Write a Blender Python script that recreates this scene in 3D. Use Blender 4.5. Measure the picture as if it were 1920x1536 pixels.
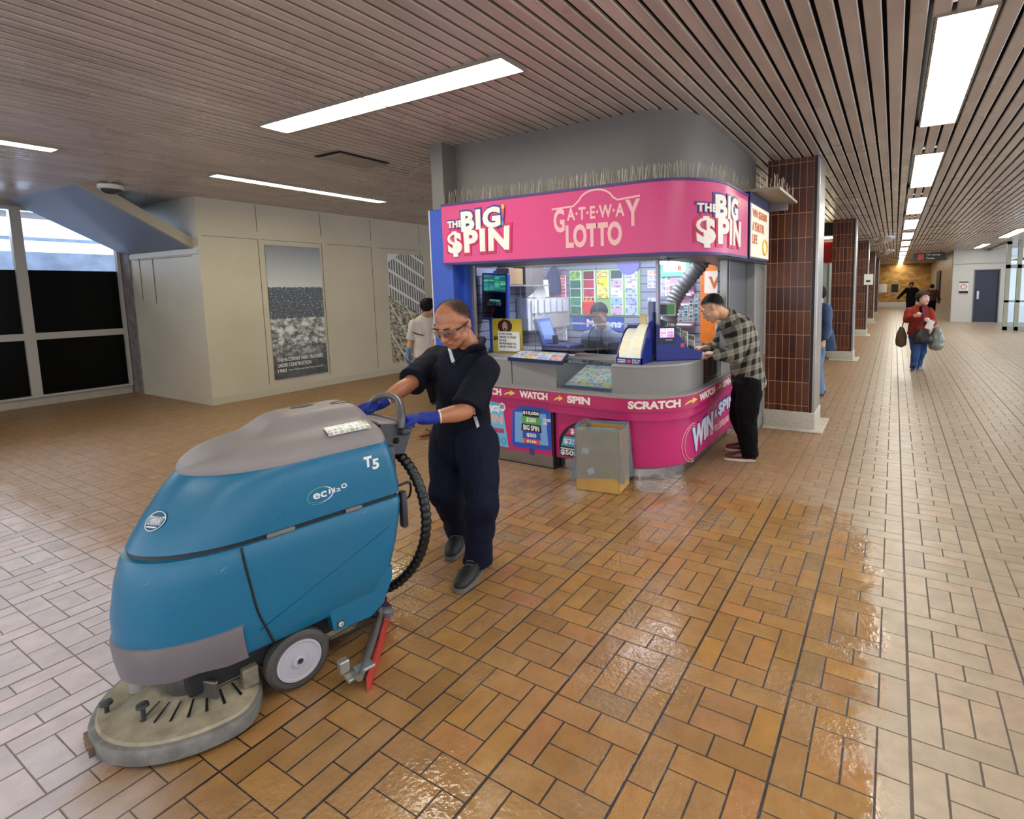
import bpy, bmesh, math, random
from mathutils import Vector, Matrix, noise as mnoise
PI = math.pi
random.seed(7)
V = Vector
for o in list(bpy.data.objects): bpy.data.objects.remove(o)
SC = bpy.context.scene; COL = SC.collection

# ------------------------------------------------------------------ camera, world, exposure
FPX = 989.8; PCX = 1133.1; PCY = 644.8; CAMH = 1.62
YAW, PITCH, ROLL = .502, .1041, -.0151
_ca, _sa, _cb, _sb, _cc, _sc = math.cos(YAW), math.sin(YAW), math.cos(PITCH), math.sin(PITCH), math.cos(ROLL), math.sin(ROLL)
_Rz = Matrix(((_cc, -_sc, 0), (_sc, _cc, 0), (0, 0, 1)))
_Rx = Matrix(((1, 0, 0), (0, _cb, -_sb), (0, _sb, _cb)))
_Ry = Matrix(((_ca, 0, _sa), (0, 1, 0), (-_sa, 0, _ca)))
_M = _Rz @ _Rx @ _Ry                 # (right, down, forward) of the hall -> of the lens
def _w(v): return V((v[0], v[2], -v[1]))
_T = _M.transposed()
cr, cd, cf = _w(_T @ V((1, 0, 0))), _w(_T @ V((0, 1, 0))), _w(_T @ V((0, 0, 1)))
cam_d = bpy.data.cameras.new('camera'); cam = bpy.data.objects.new('camera', cam_d); COL.objects.link(cam)
R3 = Matrix((cr, -cd, -cf)).transposed()
cam.matrix_world = Matrix.Translation((0, 0, CAMH)) @ R3.to_4x4()
cam_d.sensor_width = 36; cam_d.lens = FPX / 1920 * 36
cam_d.shift_x = (960 - PCX) / 1920; cam_d.shift_y = (PCY - 768) / 1920
cam_d.clip_start = .05; cam_d.clip_end = 300
SC.camera = cam
def P(x, y, z=None, X=None, Y=None):
    """a measured point of the hall: sight line (x, y) met at height z or on the plane X / Y"""
    d = cf + cr * ((x - PCX) / FPX) + cd * ((y - PCY) / FPX)
    if z is not None: t = (z - CAMH) / d.z
    elif X is not None: t = X / d.x
    else: t = Y / d.y
    return V((0, 0, CAMH)) + d * t

SC.view_settings.view_transform = 'Standard'; SC.view_settings.look = 'None'
SC.view_settings.gamma = 1; SC.view_settings.use_curve_mapping = False
SC.view_settings.exposure = 0.55
wd = bpy.data.worlds.new('world'); SC.world = wd; wd.use_nodes = True
wn = wd.node_tree
bg = wn.nodes['Background']; bg.inputs[0].default_value = (.80, .88, 1, 1); bg.inputs[1].default_value = 1.7
try:
    SC.cycles.max_bounces = 8; SC.cycles.transparent_max_bounces = 12
    SC.cycles.caustics_reflective = False; SC.cycles.caustics_refractive = False
    SC.cycles.sample_clamp_indirect = 6
except Exception: pass
CEIL_E = 17      # strength of the fluorescent panels
def area(name, loc, rot, sx, sy, e, col=(1, 1, 1)):
    l = bpy.data.lights.new(name, 'AREA'); l.shape = 'RECTANGLE'; l.size = sx; l.size_y = sy; l.energy = e; l.color = col
    o = bpy.data.objects.new(name, l); o.location = loc; o.rotation_euler = rot; COL.objects.link(o); return o
# daylight through the high window panes on the left and the open glazed side on the right
area('window_daylight', (-12.2, 1.6, 3.4), (0, math.radians(-62), 0), 1.6, 4.5, 260, (.72, .84, 1))
area('entrance_daylight', (7.5, 14, 1.8), (0, math.radians(90), 0), 3, 16, 300, (.78, .87, 1))

# ------------------------------------------------------------------ materials
def srgb(r, g, b):
    f = lambda c: (c / 255) / 12.92 if c / 255 <= .04045 else ((c / 255 + .055) / 1.055) ** 2.4
    return (f(r), f(g), f(b), 1)
class NT:
    def __init__(s, m): s.t = m.node_tree; s.n = s.t.nodes; s.l = s.t.links
    def set(s, sock, v):
        if isinstance(v, bpy.types.NodeSocket): s.l.new(v, sock)
        elif v is not None:
            if sock.type == 'VECTOR' and not hasattr(v, '__len__'): v = (v, v, v)
            sock.default_value = v
    def m(s, op, a, b=None, c=None, clamp=False):
        n = s.n.new('ShaderNodeMath'); n.operation = op; n.use_clamp = clamp
        s.set(n.inputs[0], a); s.set(n.inputs[1], b); s.set(n.inputs[2], c); return n.outputs[0]
    def mixc(s, f, a, b, typ='MIX'):
        n = s.n.new('ShaderNodeMix'); n.data_type = 'RGBA'; n.blend_type = typ
        s.set(n.inputs[0], f); s.set(n.inputs[6], a); s.set(n.inputs[7], b); return n.outputs[2]
    def mixf(s, f, a, b):
        n = s.n.new('ShaderNodeMix'); n.data_type = 'FLOAT'
        s.set(n.inputs[0], f); s.set(n.inputs[2], a); s.set(n.inputs[3], b); return n.outputs[0]
    def coord(s, k='Object'): return s.n.new('ShaderNodeTexCoord').outputs[k]
    def sep(s, v):
        n = s.n.new('ShaderNodeSeparateXYZ'); s.set(n.inputs[0], v); return n.outputs
    def comb(s, x, y, z=0):
        n = s.n.new('ShaderNodeCombineXYZ'); s.set(n.inputs[0], x); s.set(n.inputs[1], y); s.set(n.inputs[2], z); return n.outputs[0]
    def noise(s, vec, sc, det=3, rough=.5):
        n = s.n.new('ShaderNodeTexNoise'); s.set(n.inputs['Vector'], vec); n.inputs['Scale'].default_value = sc
        n.inputs['Detail'].default_value = det; n.inputs['Roughness'].default_value = rough; return n.outputs['Fac']
    def white(s, vec):
        n = s.n.new('ShaderNodeTexWhiteNoise'); s.set(n.inputs['Vector'], vec); return n.outputs['Value']
    def ramp(s, f, stops, const=False):
        n = s.n.new('ShaderNodeValToRGB'); s.set(n.inputs[0], f); e = n.color_ramp.elements
        if const: n.color_ramp.interpolation = 'CONSTANT'
        e[0].position = stops[0][0]; e[0].color = stops[0][1]; e[1].position = stops[1][0]; e[1].color = stops[1][1]
        for p, c in stops[2:]:
            k = e.new(p); k.color = c
        return n.outputs[0]
    def rng(s, v, a, b, c=0, d=1):
        n = s.n.new('ShaderNodeMapRange'); s.set(n.inputs[0], v)
        for i, q in enumerate((a, b, c, d)): n.inputs[i + 1].default_value = q
        return n.outputs[0]
    def bump(s, h, st=.3, dist=.01):
        n = s.n.new('ShaderNodeBump'); s.set(n.inputs['Height'], h); n.inputs['Strength'].default_value = st
        n.inputs['Distance'].default_value = dist; return n.outputs[0]
MATS = {}
def mat(name, c, rough=.5, metal=0, spec=None, var=0, vs=8, bump=0, bs=40, emit=None, es=1, alpha=1, trans=0, coat=0, ior=None, sheen=0):
    """plain procedural material: colour with a noise variation and a noise bump"""
    if name in MATS: return MATS[name]
    m = bpy.data.materials.new(name); m.use_nodes = True; N = NT(m); b = N.n['Principled BSDF']
    if len(c) == 3: c = srgb(*c)
    b.inputs['Base Color'].default_value = c; b.inputs['Roughness'].default_value = rough; b.inputs['Metallic'].default_value = metal
    b.inputs['Alpha'].default_value = alpha; b.inputs['Transmission Weight'].default_value = trans; b.inputs['Coat Weight'].default_value = coat
    if spec is not None: b.inputs['Specular IOR Level'].default_value = spec
    if ior: b.inputs['IOR'].default_value = ior
    if sheen: b.inputs['Sheen Weight'].default_value = sheen
    if var:
        f = N.noise(N.coord(), vs, 4)
        f = N.rng(f, .3, .7, 1 - var, 1 + var)
        n = N.n.new('ShaderNodeVectorMath'); n.operation = 'SCALE'; n.inputs[0].default_value = c[:3]; N.set(n.inputs['Scale'], f)
        N.l.new(n.outputs[0], b.inputs['Base Color'])
    if bump: N.l.new(N.bump(N.noise(N.coord(), bs, 3), bump), b.inputs['Normal'])
    if emit is not None:
        if len(emit) == 3: emit = srgb(*emit)
        b.inputs['Emission Color'].default_value = emit; b.inputs['Emission Strength'].default_value = es
    MATS[name] = m; return m
def glass(name, tint=(1, 1, 1, 1), a=.12, rough=.03):
    if name in MATS: return MATS[name]
    m = bpy.data.materials.new(name); m.use_nodes = True; N = NT(m); n = N.n; n.remove(n['Principled BSDF'])
    t = n.new('ShaderNodeBsdfTransparent'); t.inputs[0].default_value = tint
    g = n.new('ShaderNodeBsdfGlossy'); g.inputs['Roughness'].default_value = rough
    f = n.new('ShaderNodeFresnel'); f.inputs[0].default_value = 1.45
    mx = n.new('ShaderNodeMixShader'); N.l.new(N.m('ADD', f.outputs[0], a, clamp=True) if a else f.outputs[0], mx.inputs[0])
    N.l.new(t.outputs[0], mx.inputs[1]); N.l.new(g.outputs[0], mx.inputs[2])
    N.l.new(mx.outputs[0], n['Material Output'].inputs[0]); MATS[name] = m; return m
def newmat(name):
    m = bpy.data.materials.new(name); m.use_nodes = True; MATS[name] = m; return m, NT(m), m.node_tree.nodes['Principled BSDF']
def printmat(name, nx, ny, palette, ax=(0, 2), emit=0, rough=.35, line=.08, seed=0, lc=(1, 1, 1, 1), detail=True):
    """a printed sheet: a grid of nx by ny coloured fields with small marks in them"""
    if name in MATS: return MATS[name]
    m, N, b = newmat(name); c = N.sep(N.coord('Generated'))
    u = N.m('MULTIPLY', c[ax[0]], nx); v = N.m('MULTIPLY', c[ax[1]], ny)
    w = N.white(N.comb(N.m('FLOOR', u), N.m('FLOOR', v), seed + .5))
    col = N.ramp(w, [(i / len(palette), p if len(p) == 4 else srgb(*p)) for i, p in enumerate(palette)], True) if len(palette) > 1 else palette[0]
    if detail:
        w2 = N.white(N.comb(N.m('FLOOR', N.m('MULTIPLY', u, 5)), N.m('FLOOR', N.m('MULTIPLY', v, 4)), seed + 9.5))
        col = N.mixc(N.m('MULTIPLY', N.m('GREATER_THAN', w2, .72), .55), col, (.05, .05, .12, 1))
    if line:
        e = N.m('MINIMUM', N.m('PINGPONG', u, .5), N.m('PINGPONG', v, .5))
        col = N.mixc(N.m('LESS_THAN', e, line), col, lc)
    N.l.new(col, b.inputs['Base Color']); b.inputs['Roughness'].default_value = rough
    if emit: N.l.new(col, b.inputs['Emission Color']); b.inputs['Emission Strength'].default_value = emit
    return m

# ------------------------------------------------------------------ mesh helpers
class MB:
    """collects shapes (hall coordinates unless said otherwise) and becomes ONE mesh"""
    def __init__(s): s.v = []; s.f = []; s.mi = []; s.cur = 0
    def add(s, vs, fs, mi=None):
        k = len(s.v); s.v += [V(p) for p in vs]; s.f += [[k + i for i in f] for f in fs]; s.mi += [s.cur if mi is None else mi] * len(fs); return s
    def box(s, x0, x1, y0, y1, z0, z1, M=None):
        p = [V((x, y, z)) for z in (z0, z1) for y in (y0, y1) for x in (x0, x1)]
        if M: p = [M @ q for q in p]
        return s.add(p, [(0, 2, 3, 1), (4, 5, 7, 6), (0, 1, 5, 4), (2, 6, 7, 3), (0, 4, 6, 2), (1, 3, 7, 5)])
    def bbox(s, x0, x1, y0, y1, z0, z1, r=.01, M=None, seg=2):
        bm = bmesh.new(); q = MB().box(x0, x1, y0, y1, z0, z1)
        vs = [bm.verts.new(p) for p in q.v]; [bm.faces.new([vs[i] for i in f]) for f in q.f]
        bmesh.ops.bevel(bm, geom=list(bm.edges), offset=r, segments=seg, affect='EDGES', profile=.5)
        return s.bm(bm, M)
    def bm(s, bm, M=None):
        bm.verts.index_update(); s.add([(M @ v.co) if M else v.co.copy() for v in bm.verts], [[v.index for v in f.verts] for f in bm.faces]); bm.free(); return s
    def quad(s, a, b, c, d): return s.add([a, b, c, d], [(0, 1, 2, 3)])
    def cyl(s, a, b, r0, r1=None, n=16, cap=True):
        a = V(a); b = V(b); r1 = r0 if r1 is None else r1; t = (b - a).normalized(); u = t.orthogonal().normalized(); w = t.cross(u)
        vs = [a + (u * math.cos(2 * PI * i / n) + w * math.sin(2 * PI * i / n)) * r0 for i in range(n)] + [b + (u * math.cos(2 * PI * i / n) + w * math.sin(2 * PI * i / n)) * r1 for i in range(n)]
        fs = [(i, (i + 1) % n, n + (i + 1) % n, n + i) for i in range(n)]
        if cap: fs += [list(range(n))[::-1], list(range(n, 2 * n))]
        return s.add(vs, fs)
    def tube(s, pts, r, n=10, sub=4, closed=False, rf=None):
        pts = [V(p) for p in pts]
        if sub > 1: pts = crom(pts, sub, closed)
        m = len(pts); up = None; rings = []
        for i, p in enumerate(pts):
            t = ((pts[(i + 1) % m] if closed or i < m - 1 else p) - (pts[i - 1] if closed or i else p)).normalized()
            up = t.orthogonal().normalized() if up is None else (up - t * up.dot(t)).normalized(); w = t.cross(up)
            rr = rf(i / (m - 1)) if rf else (r[i] if hasattr(r, '__len__') else r)
            rings.append([p + (up * math.cos(2 * PI * k / n) + w * math.sin(2 * PI * k / n)) * rr for k in range(n)])
        vs = [q for g in rings for q in g]; fs = []
        for i in range(m if closed else m - 1):
            a = i * n; b = ((i + 1) % m) * n
            fs += [(a + k, a + (k + 1) % n, b + (k + 1) % n, b + k) for k in range(n)]
        if not closed: fs += [list(range(n))[::-1], list(range((m - 1) * n, m * n))]
        return s.add(vs, fs)
    def lathe(s, prof, c=(0, 0, 0), n=32, axis='Z', M=None):
        vs = []; fs = []
        for r, z in prof:
            for k in range(n):
                a = 2 * PI * k / n; p = V((r * math.cos(a), r * math.sin(a), z))
                if axis == 'X': p = V((p.z, p.x, p.y))
                if axis == 'Y': p = V((p.x, p.z, p.y))
                p = p + V(c); vs.append(M @ p if M else p)
        m = len(prof)
        for i in range(m - 1): fs += [(i * n + k, i * n + (k + 1) % n, (i + 1) * n + (k + 1) % n, (i + 1) * n + k) for k in range(n)]
        if prof[0][0] > 1e-5: fs.append(list(range(n))[::-1])
        if prof[-1][0] > 1e-5: fs.append(list(range((m - 1) * n, m * n)))
        return s.add(vs, fs)
    def ell(s, c, r, n=16, m=10, R=None):
        vs = []; fs = []
        for i in range(m + 1):
            th = PI * i / m
            for k in range(n):
                p = V((r[0] * math.sin(th) * math.cos(2 * PI * k / n), r[1] * math.sin(th) * math.sin(2 * PI * k / n), r[2] * math.cos(th)))
                if R: p = R @ p
                vs.append(V(c) + p)
        for i in range(m): fs += [(i * n + k, (i + 1) * n + k, (i + 1) * n + (k + 1) % n, i * n + (k + 1) % n) for k in range(n)]
        return s.add(vs, fs)
    def prism(s, poly, f):
        """poly: outline points; f(p, t) puts them at t = 0 and t = 1"""
        n = len(poly); vs = [f(p, 0) for p in poly] + [f(p, 1) for p in poly]
        return s.add(vs, [list(range(n))[::-1], list(range(n, 2 * n))] + [(i, (i + 1) % n, n + (i + 1) % n, n + i) for i in range(n)])
    def map(s, f): s.v = [V(f(p)) for p in s.v]; return s
def crom(pts, sub, closed=False):
    out = []; n = len(pts)
    for i in range(n if closed else n - 1):
        p0 = pts[i - 1] if i or closed else pts[0] * 2 - pts[1]; p1 = pts[i]; p2 = pts[(i + 1) % n]
        p3 = pts[(i + 2) % n] if closed or i + 2 < n else p2 * 2 - p1
        for k in range(sub):
            t = k / sub; out.append(.5 * ((2 * p1) + (p2 - p0) * t + (2 * p0 - 5 * p1 + 4 * p2 - p3) * t * t + (3 * p1 - p0 - 3 * p2 + p3) * t ** 3))
    if not closed: out.append(pts[-1])
    return out
WM = {}
def thing(name, label, cat, loc=(0, 0, 0), rz=0, group=None):
    o = bpy.data.objects.new(name, None); COL.objects.link(o); o.location = loc; o.rotation_euler = (0, 0, rz); o.empty_display_size = .1
    WM[o] = Matrix.Translation(loc) @ Matrix.Rotation(rz, 4, 'Z')
    o['label'] = label; o['category'] = cat
    if group: o['group'] = group
    return o
def mk(name, mb, ms, parent=None, smooth=None, local=False, label=None, cat=None, group=None, kind=None, mods=None, base=None):
    """link the collected shapes as one mesh object; world coordinates are turned into the parent's"""
    me = bpy.data.meshes.new(name); vs = mb.v
    if parent is not None:
        if not local: I = WM[parent].inverted(); vs = [I @ p for p in vs]
        org = V((0, 0, 0))
    else:
        if base is None:
            org = V([(min(p[i] for p in vs) + max(p[i] for p in vs)) / 2 for i in range(3)]); org.z = min(p.z for p in vs)
        else: org = V(base)
        vs = [p - org for p in vs]
    me.from_pydata([tuple(p) for p in vs], [], mb.f)
    if not isinstance(ms, (list, tuple)): ms = [ms]
    for m in ms: me.materials.append(m)
    if len(ms) > 1: me.polygons.foreach_set('material_index', mb.mi)
    if smooth is not None:
        me.polygons.foreach_set('use_smooth', [True] * len(me.polygons))
        if smooth < 180: me.set_sharp_from_angle(angle=math.radians(smooth))
    me.update(); me.validate()
    o = bpy.data.objects.new(name, me); COL.objects.link(o)
    if parent is not None: o.parent = parent; WM[o] = WM[parent]
    else: o.location = org; WM[o] = Matrix.Translation(org)
    if label: o['label'] = label
    if cat: o['category'] = cat
    if group: o['group'] = group
    if kind: o['kind'] = kind
    return o
def tree_copy(o, parent=None):
    c = o.copy(); COL.objects.link(c); c.parent = parent
    WM[c] = WM.get(o, Matrix())
    for ch in o.children: tree_copy(ch, c)
    return c
def text_mb(body, offset=0, sub=0, spacing=1, shear=0):
    """lettering as flat mesh, fitted to x 0..1 / y 0..1"""
    cu = bpy.data.curves.new('lettering', 'FONT'); cu.body = body; cu.size = 1; cu.offset = offset; cu.space_character = spacing; cu.shear = shear
    cu.resolution_u = 3; cu.space_line = .9
    o = bpy.data.objects.new('lettering', cu); COL.objects.link(o)
    dg = bpy.context.evaluated_depsgraph_get(); dg.update()
    me = bpy.data.meshes.new_from_object(o.evaluated_get(dg)); bm = bmesh.new(); bm.from_mesh(me)
    bpy.data.objects.remove(o); bpy.data.curves.remove(cu); bpy.data.meshes.remove(me)
    xs = [v.co.x for v in bm.verts]; ys = [v.co.y for v in bm.verts]
    x0, x1, y0, y1 = min(xs), max(xs), min(ys), max(ys)
    for v in bm.verts: v.co = V(((v.co.x - x0) / (x1 - x0), (v.co.y - y0) / (y1 - y0), 0))
    for i in range(1, sub):
        bmesh.ops.bisect_plane(bm, geom=bm.verts[:] + bm.edges[:] + bm.faces[:], plane_co=(i / sub, 0, 0), plane_no=(1, 0, 0))
    mb = MB().bm(bm); mb.aspect = (x1 - x0) / (y1 - y0); return mb
def lettering(body, place, m, parent, bold=.02, depth=.002, sub=0, spacing=1, shear=0, local=False, name='lettering', warp=None):
    """place(u, v, d) gives the point for u, v in 0..1 at height d over the surface"""
    t = text_mb(body, bold, sub, spacing, shear)
    if warp: t.v = [V((*warp(p.x, p.y), 0)) for p in t.v]
    mb = MB(); n = len(t.v)
    front = [V(place(p.x, p.y, depth)) for p in t.v]; mb.v = front + [V(place(p.x, p.y, -.0006)) for p in t.v]
    mb.f = [list(f) for f in t.f]; ed = {}
    for f in t.f:
        for i in range(len(f)):
            a, b = f[i], f[(i + 1) % len(f)]
            if (b, a) in ed: ed[(b, a)] = None
            else: ed[(a, b)] = 1
    for (a, b), k in ed.items():
        if k: mb.f.append([b, a, a + n, b + n])
    mb.mi = [0] * len(mb.f)
    return mk(name, mb, m, parent, local=local)
def plane_at(O, X, Y, N=None):
    O, X, Y = V(O), V(X), V(Y); N = N or X.cross(Y).normalized()
    return lambda u, v, d: O + X * u + Y * v + N * d

# --------- bodies and cloth: overlapping tapered sweeps grown into one skin
class Blob(MB):
    def chain(s, pts, rad, side=None, n=18, sub=4, flat0=False, flat1=False):
        pts = [V(p) for p in pts]; rad = [(r, r) if not hasattr(r, '__len__') else r for r in rad]
        if len(pts) == 2: sub = 1
        P2 = crom(pts, sub); R2 = [V((a, b, 0)) for a, b in rad]; R2 = crom(R2, sub)
        rings = []; up = V(side) if side is not None else None; m = len(P2)
        frames = []
        for i, p in enumerate(P2):
            t = ((P2[i + 1] if i < m - 1 else p) - (P2[i - 1] if i else p)).normalized()
            if side is not None: u = V(side); u = (u - t * u.dot(t)).normalized()
            else:
                up = t.orthogonal().normalized() if up is None else (up - t * up.dot(t)).normalized(); u = up
            frames.append((p, t, u, t.cross(u)))
        def ring(p, u, w, a, b): rings.append([p + u * (a * math.cos(2 * PI * k / n)) + w * (b * math.sin(2 * PI * k / n)) for k in range(n)])
        p, t, u, w = frames[0]; a, b = R2[0].x, R2[0].y; mr = min(a, b)
        if not flat0:
            for q in (.97, .8, .5): ring(p - t * (mr * q), u, w, a * math.sqrt(1 - q * q), b * math.sqrt(1 - q * q))
        for (p, t, u, w), r in zip(frames, R2): ring(p, u, w, r.x, r.y)
        a, b = R2[-1].x, R2[-1].y; mr = min(a, b)
        if not flat1:
            for q in (.5, .8, .97): ring(p + t * (mr * q), u, w, a * math.sqrt(1 - q * q), b * math.sqrt(1 - q * q))
        vs = [x for g in rings for x in g]; k2 = len(rings)
        fs = [(i * n + k, i * n + (k + 1) % n, (i + 1) * n + (k + 1) % n, (i + 1) * n + k) for i in range(k2 - 1) for k in range(n)]
        fs += [list(range(n))[::-1], list(range((k2 - 1) * n, k2 * n))]
        return s.add(vs, fs)
    def ball(s, c, r, R=None): return s.ell(c, r if hasattr(r, '__len__') else (r, r, r), 18, 12, R)
def skin(name, blob, m, parent, voxel=.008, it=4, disp=None, local=False, **k):
    me = bpy.data.meshes.new('t'); me.from_pydata([tuple(p) for p in blob.v], [], blob.f)
    o = bpy.data.objects.new('t', me); COL.objects.link(o)
    r = o.modifiers.new('r', 'REMESH'); r.mode = 'VOXEL'; r.voxel_size = voxel; r.use_smooth_shade = True
    if it:
        s = o.modifiers.new('s', 'SMOOTH'); s.iterations = it; s.factor = .5
    dg = bpy.context.evaluated_depsgraph_get(); dg.update()
    e = bpy.data.meshes.new_from_object(o.evaluated_get(dg))
    mb = MB(); mb.v = [v.co.copy() for v in e.vertices]; mb.f = [list(p.vertices) for p in e.polygons]; mb.mi = [0] * len(mb.f)
    if disp:
        nn = [v.normal.copy() for v in e.vertices]
        mb.v = [p + q * disp(p, q) for p, q in zip(mb.v, nn)]
    bpy.data.objects.remove(o); bpy.data.meshes.remove(me); bpy.data.meshes.remove(e)
    return mk(name, mb, m, parent, smooth=180, local=local, **k)
# ------------------------------------------------------------------ floor: clay pavers, half basket weave, wet where it was scrubbed
W = .1034; H = 3.0
def floor_mat():
    m, N, b = newmat('clay_pavers'); c = N.sep(N.coord('Object')); x, y = c[0], c[1]
    u = N.m('DIVIDE', N.m('ADD', x, 40 * 4 * W - .1065), W); v = N.m('DIVIDE', N.m('ADD', y, 40 * 4 * W + .03), W)
    bi = N.m('FLOOR', N.m('DIVIDE', u, 4)); bj = N.m('FLOOR', N.m('DIVIDE', v, 4))
    par = N.m('MODULO', N.m('ADD', bi, bj), 2)
    lu = N.m('SUBTRACT', u, N.m('MULTIPLY', bi, 4)); lv = N.m('SUBTRACT', v, N.m('MULTIPLY', bj, 4))
    a = N.mixf(par, lu, lv); bb = N.mixf(par, lv, lu)
    mid = N.m('MULTIPLY', N.m('GREATER_THAN', bb, 1), N.m('LESS_THAN', bb, 3))
    side = N.m('ADD', N.m('LESS_THAN', a, 1), N.m('GREATER_THAN', a, 3), clamp=True)
    ms = N.m('MULTIPLY', mid, side)
    da = N.mixf(mid, N.m('PINGPONG', a, 1), N.mixf(side, N.m('PINGPONG', N.m('ADD', a, 1), 1), N.m('PINGPONG', a, .5)))
    db = N.mixf(ms, N.m('PINGPONG', bb, .5), N.m('PINGPONG', N.m('ADD', bb, 1), 1))
    ia = N.mixf(mid, N.m('FLOOR', N.m('DIVIDE', a, 2)), N.mixf(side, 7., N.m('FLOOR', a)))
    ib = N.mixf(ms, N.m('FLOOR', bb), 9.)
    rid = N.white(N.comb(N.m('ADD', N.m('MULTIPLY', bi, 13), ia), N.m('ADD', N.m('MULTIPLY', bj, 17), ib), par))
    rid2 = N.white(N.comb(N.m('ADD', N.m('MULTIPLY', bj, 11), ib), N.m('ADD', N.m('MULTIPLY', bi, 19), ia), 3.3))
    # joints: across-hall joints thin, along-hall joints broader
    wob = N.m('MULTIPLY', N.m('SUBTRACT', N.noise(N.coord(), 35, 2), .5), .02)
    dx = N.mixf(par, da, db); dy = N.mixf(par, db, da)
    blk = N.m('PINGPONG', lu, 2)      # the unbroken joint between strips
    jx = N.rng(N.m('ADD', dx, wob), .022, .045, 1, 0); jy = N.rng(N.m('ADD', dy, wob), .012, .03, 1, 0)
    jb = N.rng(N.m('ADD', blk, wob), .038, .062, 1, 0)
    joint = N.m('MAXIMUM', N.m('MAXIMUM', jx, jy), jb)
    # where it is wet: swept area with ragged rim
    nz = N.noise(N.coord(), 3.2, 4); nz2 = N.noise(N.coord(), 14, 3)
    def pw(e): return N.m('POWER', N.m('ABSOLUTE', e), 4)
    ex = N.m('DIVIDE', N.m('ADD', x, 1.40), 1.42); ey = N.m('DIVIDE', N.m('SUBTRACT', y, 2.20), 2.0)
    se = N.m('ADD', N.m('ADD', pw(ex), pw(ey)), N.m('ADD', N.m('MULTIPLY', N.m('SUBTRACT', nz, .5), .9), N.m('MULTIPLY', N.m('SUBTRACT', nz2, .5), .5)))
    wet = N.rng(se, .8, 1.05, 1, 0)
    # scrubbed brown part of the floor against the dry part ahead of the machine, cool window daylight painted into its colour, and the paler lane at the right
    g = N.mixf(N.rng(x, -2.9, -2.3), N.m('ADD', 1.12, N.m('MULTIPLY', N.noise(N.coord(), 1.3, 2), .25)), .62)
    daylit = N.rng(N.m('SUBTRACT', N.m('ADD', y, N.m('MULTIPLY', N.m('SUBTRACT', nz, .5), .3)), g), -.14, .14, 1, 0)
    daylit = N.m('MULTIPLY', daylit, N.rng(x, -1.95, -1.6, 1, 0))
    lane = N.m('MULTIPLY', N.rng(N.m('ADD', x, N.m('MULTIPLY', N.m('SUBTRACT', nz, .5), .5)), -.75, -.05), .95)
    wet = N.m('MULTIPLY', wet, N.m('SUBTRACT', 1, daylit))
    base = N.ramp(rid, [(0, srgb(154, 120, 90)), (.3, srgb(161, 127, 95)), (.6, srgb(158, 124, 93)), (.9, srgb(163, 129, 96)), (1, srgb(166, 125, 95))])
    lanec = N.ramp(rid, [(0, srgb(162, 145, 124)), (.5, srgb(171, 154, 133)), (.85, srgb(174, 152, 131)), (1, srgb(158, 144, 126))])
    daylit_col = N.ramp(rid, [(0, srgb(190, 182, 190)), (.5, srgb(204, 196, 204)), (1, srgb(206, 192, 198))])
    wetc = N.ramp(rid, [(0, srgb(144, 107, 62)), (.3, srgb(163, 123, 71)), (.6, srgb(154, 116, 72)), (.85, srgb(169, 125, 67)), (.96, srgb(165, 114, 72)), (1, srgb(140, 114, 74))])
    col = N.mixc(lane, base, lanec); col = N.mixc(daylit, col, daylit_col); col = N.mixc(N.m('MULTIPLY', wet, .93), col, wetc)
    blot = N.rng(N.noise(N.coord(), 9, 5, .6), .3, .7, .86, 1.12)
    n = N.n.new('ShaderNodeVectorMath'); n.operation = 'SCALE'; N.set(n.inputs[0], col); N.set(n.inputs['Scale'], blot); col = n.outputs[0]
    jc = N.mixc(wet, N.mixc(daylit, N.mixc(lane, srgb(128, 98, 72), srgb(84, 72, 60)), srgb(124, 112, 106)), srgb(30, 20, 12))
    col = N.mixc(joint, col, jc); N.l.new(col, b.inputs['Base Color'])
    rw = N.rng(N.noise(N.coord(), 5, 3), .35, .65, .07, .26)
    rough = N.mixf(wet, N.mixf(lane, N.mixf(daylit, .42, .5), .36), rw); rough = N.mixf(N.m('MULTIPLY', joint, .7), rough, .7)
    N.l.new(rough, b.inputs['Roughness'])
    # riven clay surface, ripples turned with every paver
    rip = N.noise(N.comb(N.m('MULTIPLY', x, N.mixf(rid2, .5, 1.6)), N.m('MULTIPLY', y, N.mixf(rid2, 1.6, .5)), N.m('MULTIPLY', rid, 30)), 22, 3)
    puddle = N.m('MULTIPLY', wet, N.rng(N.noise(N.coord(), 1.9, 3), .46, .58))
    rp = N.noise(N.coord(), 46, 3)
    h = N.m('ADD', N.m('MULTIPLY', rip, .55), N.m('MULTIPLY', N.m('MULTIPLY', rp, puddle), .6))
    b.inputs['Coat Weight'].default_value = 1; N.l.new(N.m('MULTIPLY', wet, N.mixf(puddle, .35, 1.0)), b.inputs['Coat Weight'])
    b.inputs['Coat Roughness'].default_value = .04; b.inputs['Coat IOR'].default_value = 1.33
    N.l.new(N.bump(N.m('ADD', N.m('MULTIPLY', rp, N.mixf(puddle, .12, 1.0)), N.m('MULTIPLY', rip, .25)), 1.0, .05), b.inputs['Coat Normal'])
    h = N.m('SUBTRACT', h, N.m('MULTIPLY', joint, N.mixf(puddle, 1.1, .3)))
    N.l.new(N.bump(h, .55, .006), b.inputs['Normal'])
    b.inputs['Specular IOR Level'].default_value = .5
    return m
mb = MB(); mb.quad((-14, -7, 0), (8, -7, 0), (8, 44, 0), (-14, 44, 0))
mb.add([(-14, -7, -.2), (8, -7, -.2), (8, 44, -.2), (-14, 44, -.2)], [(3, 2, 1, 0)])
mk('floor', mb, floor_mat(), kind='structure', base=(0, 0, 0))

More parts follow.
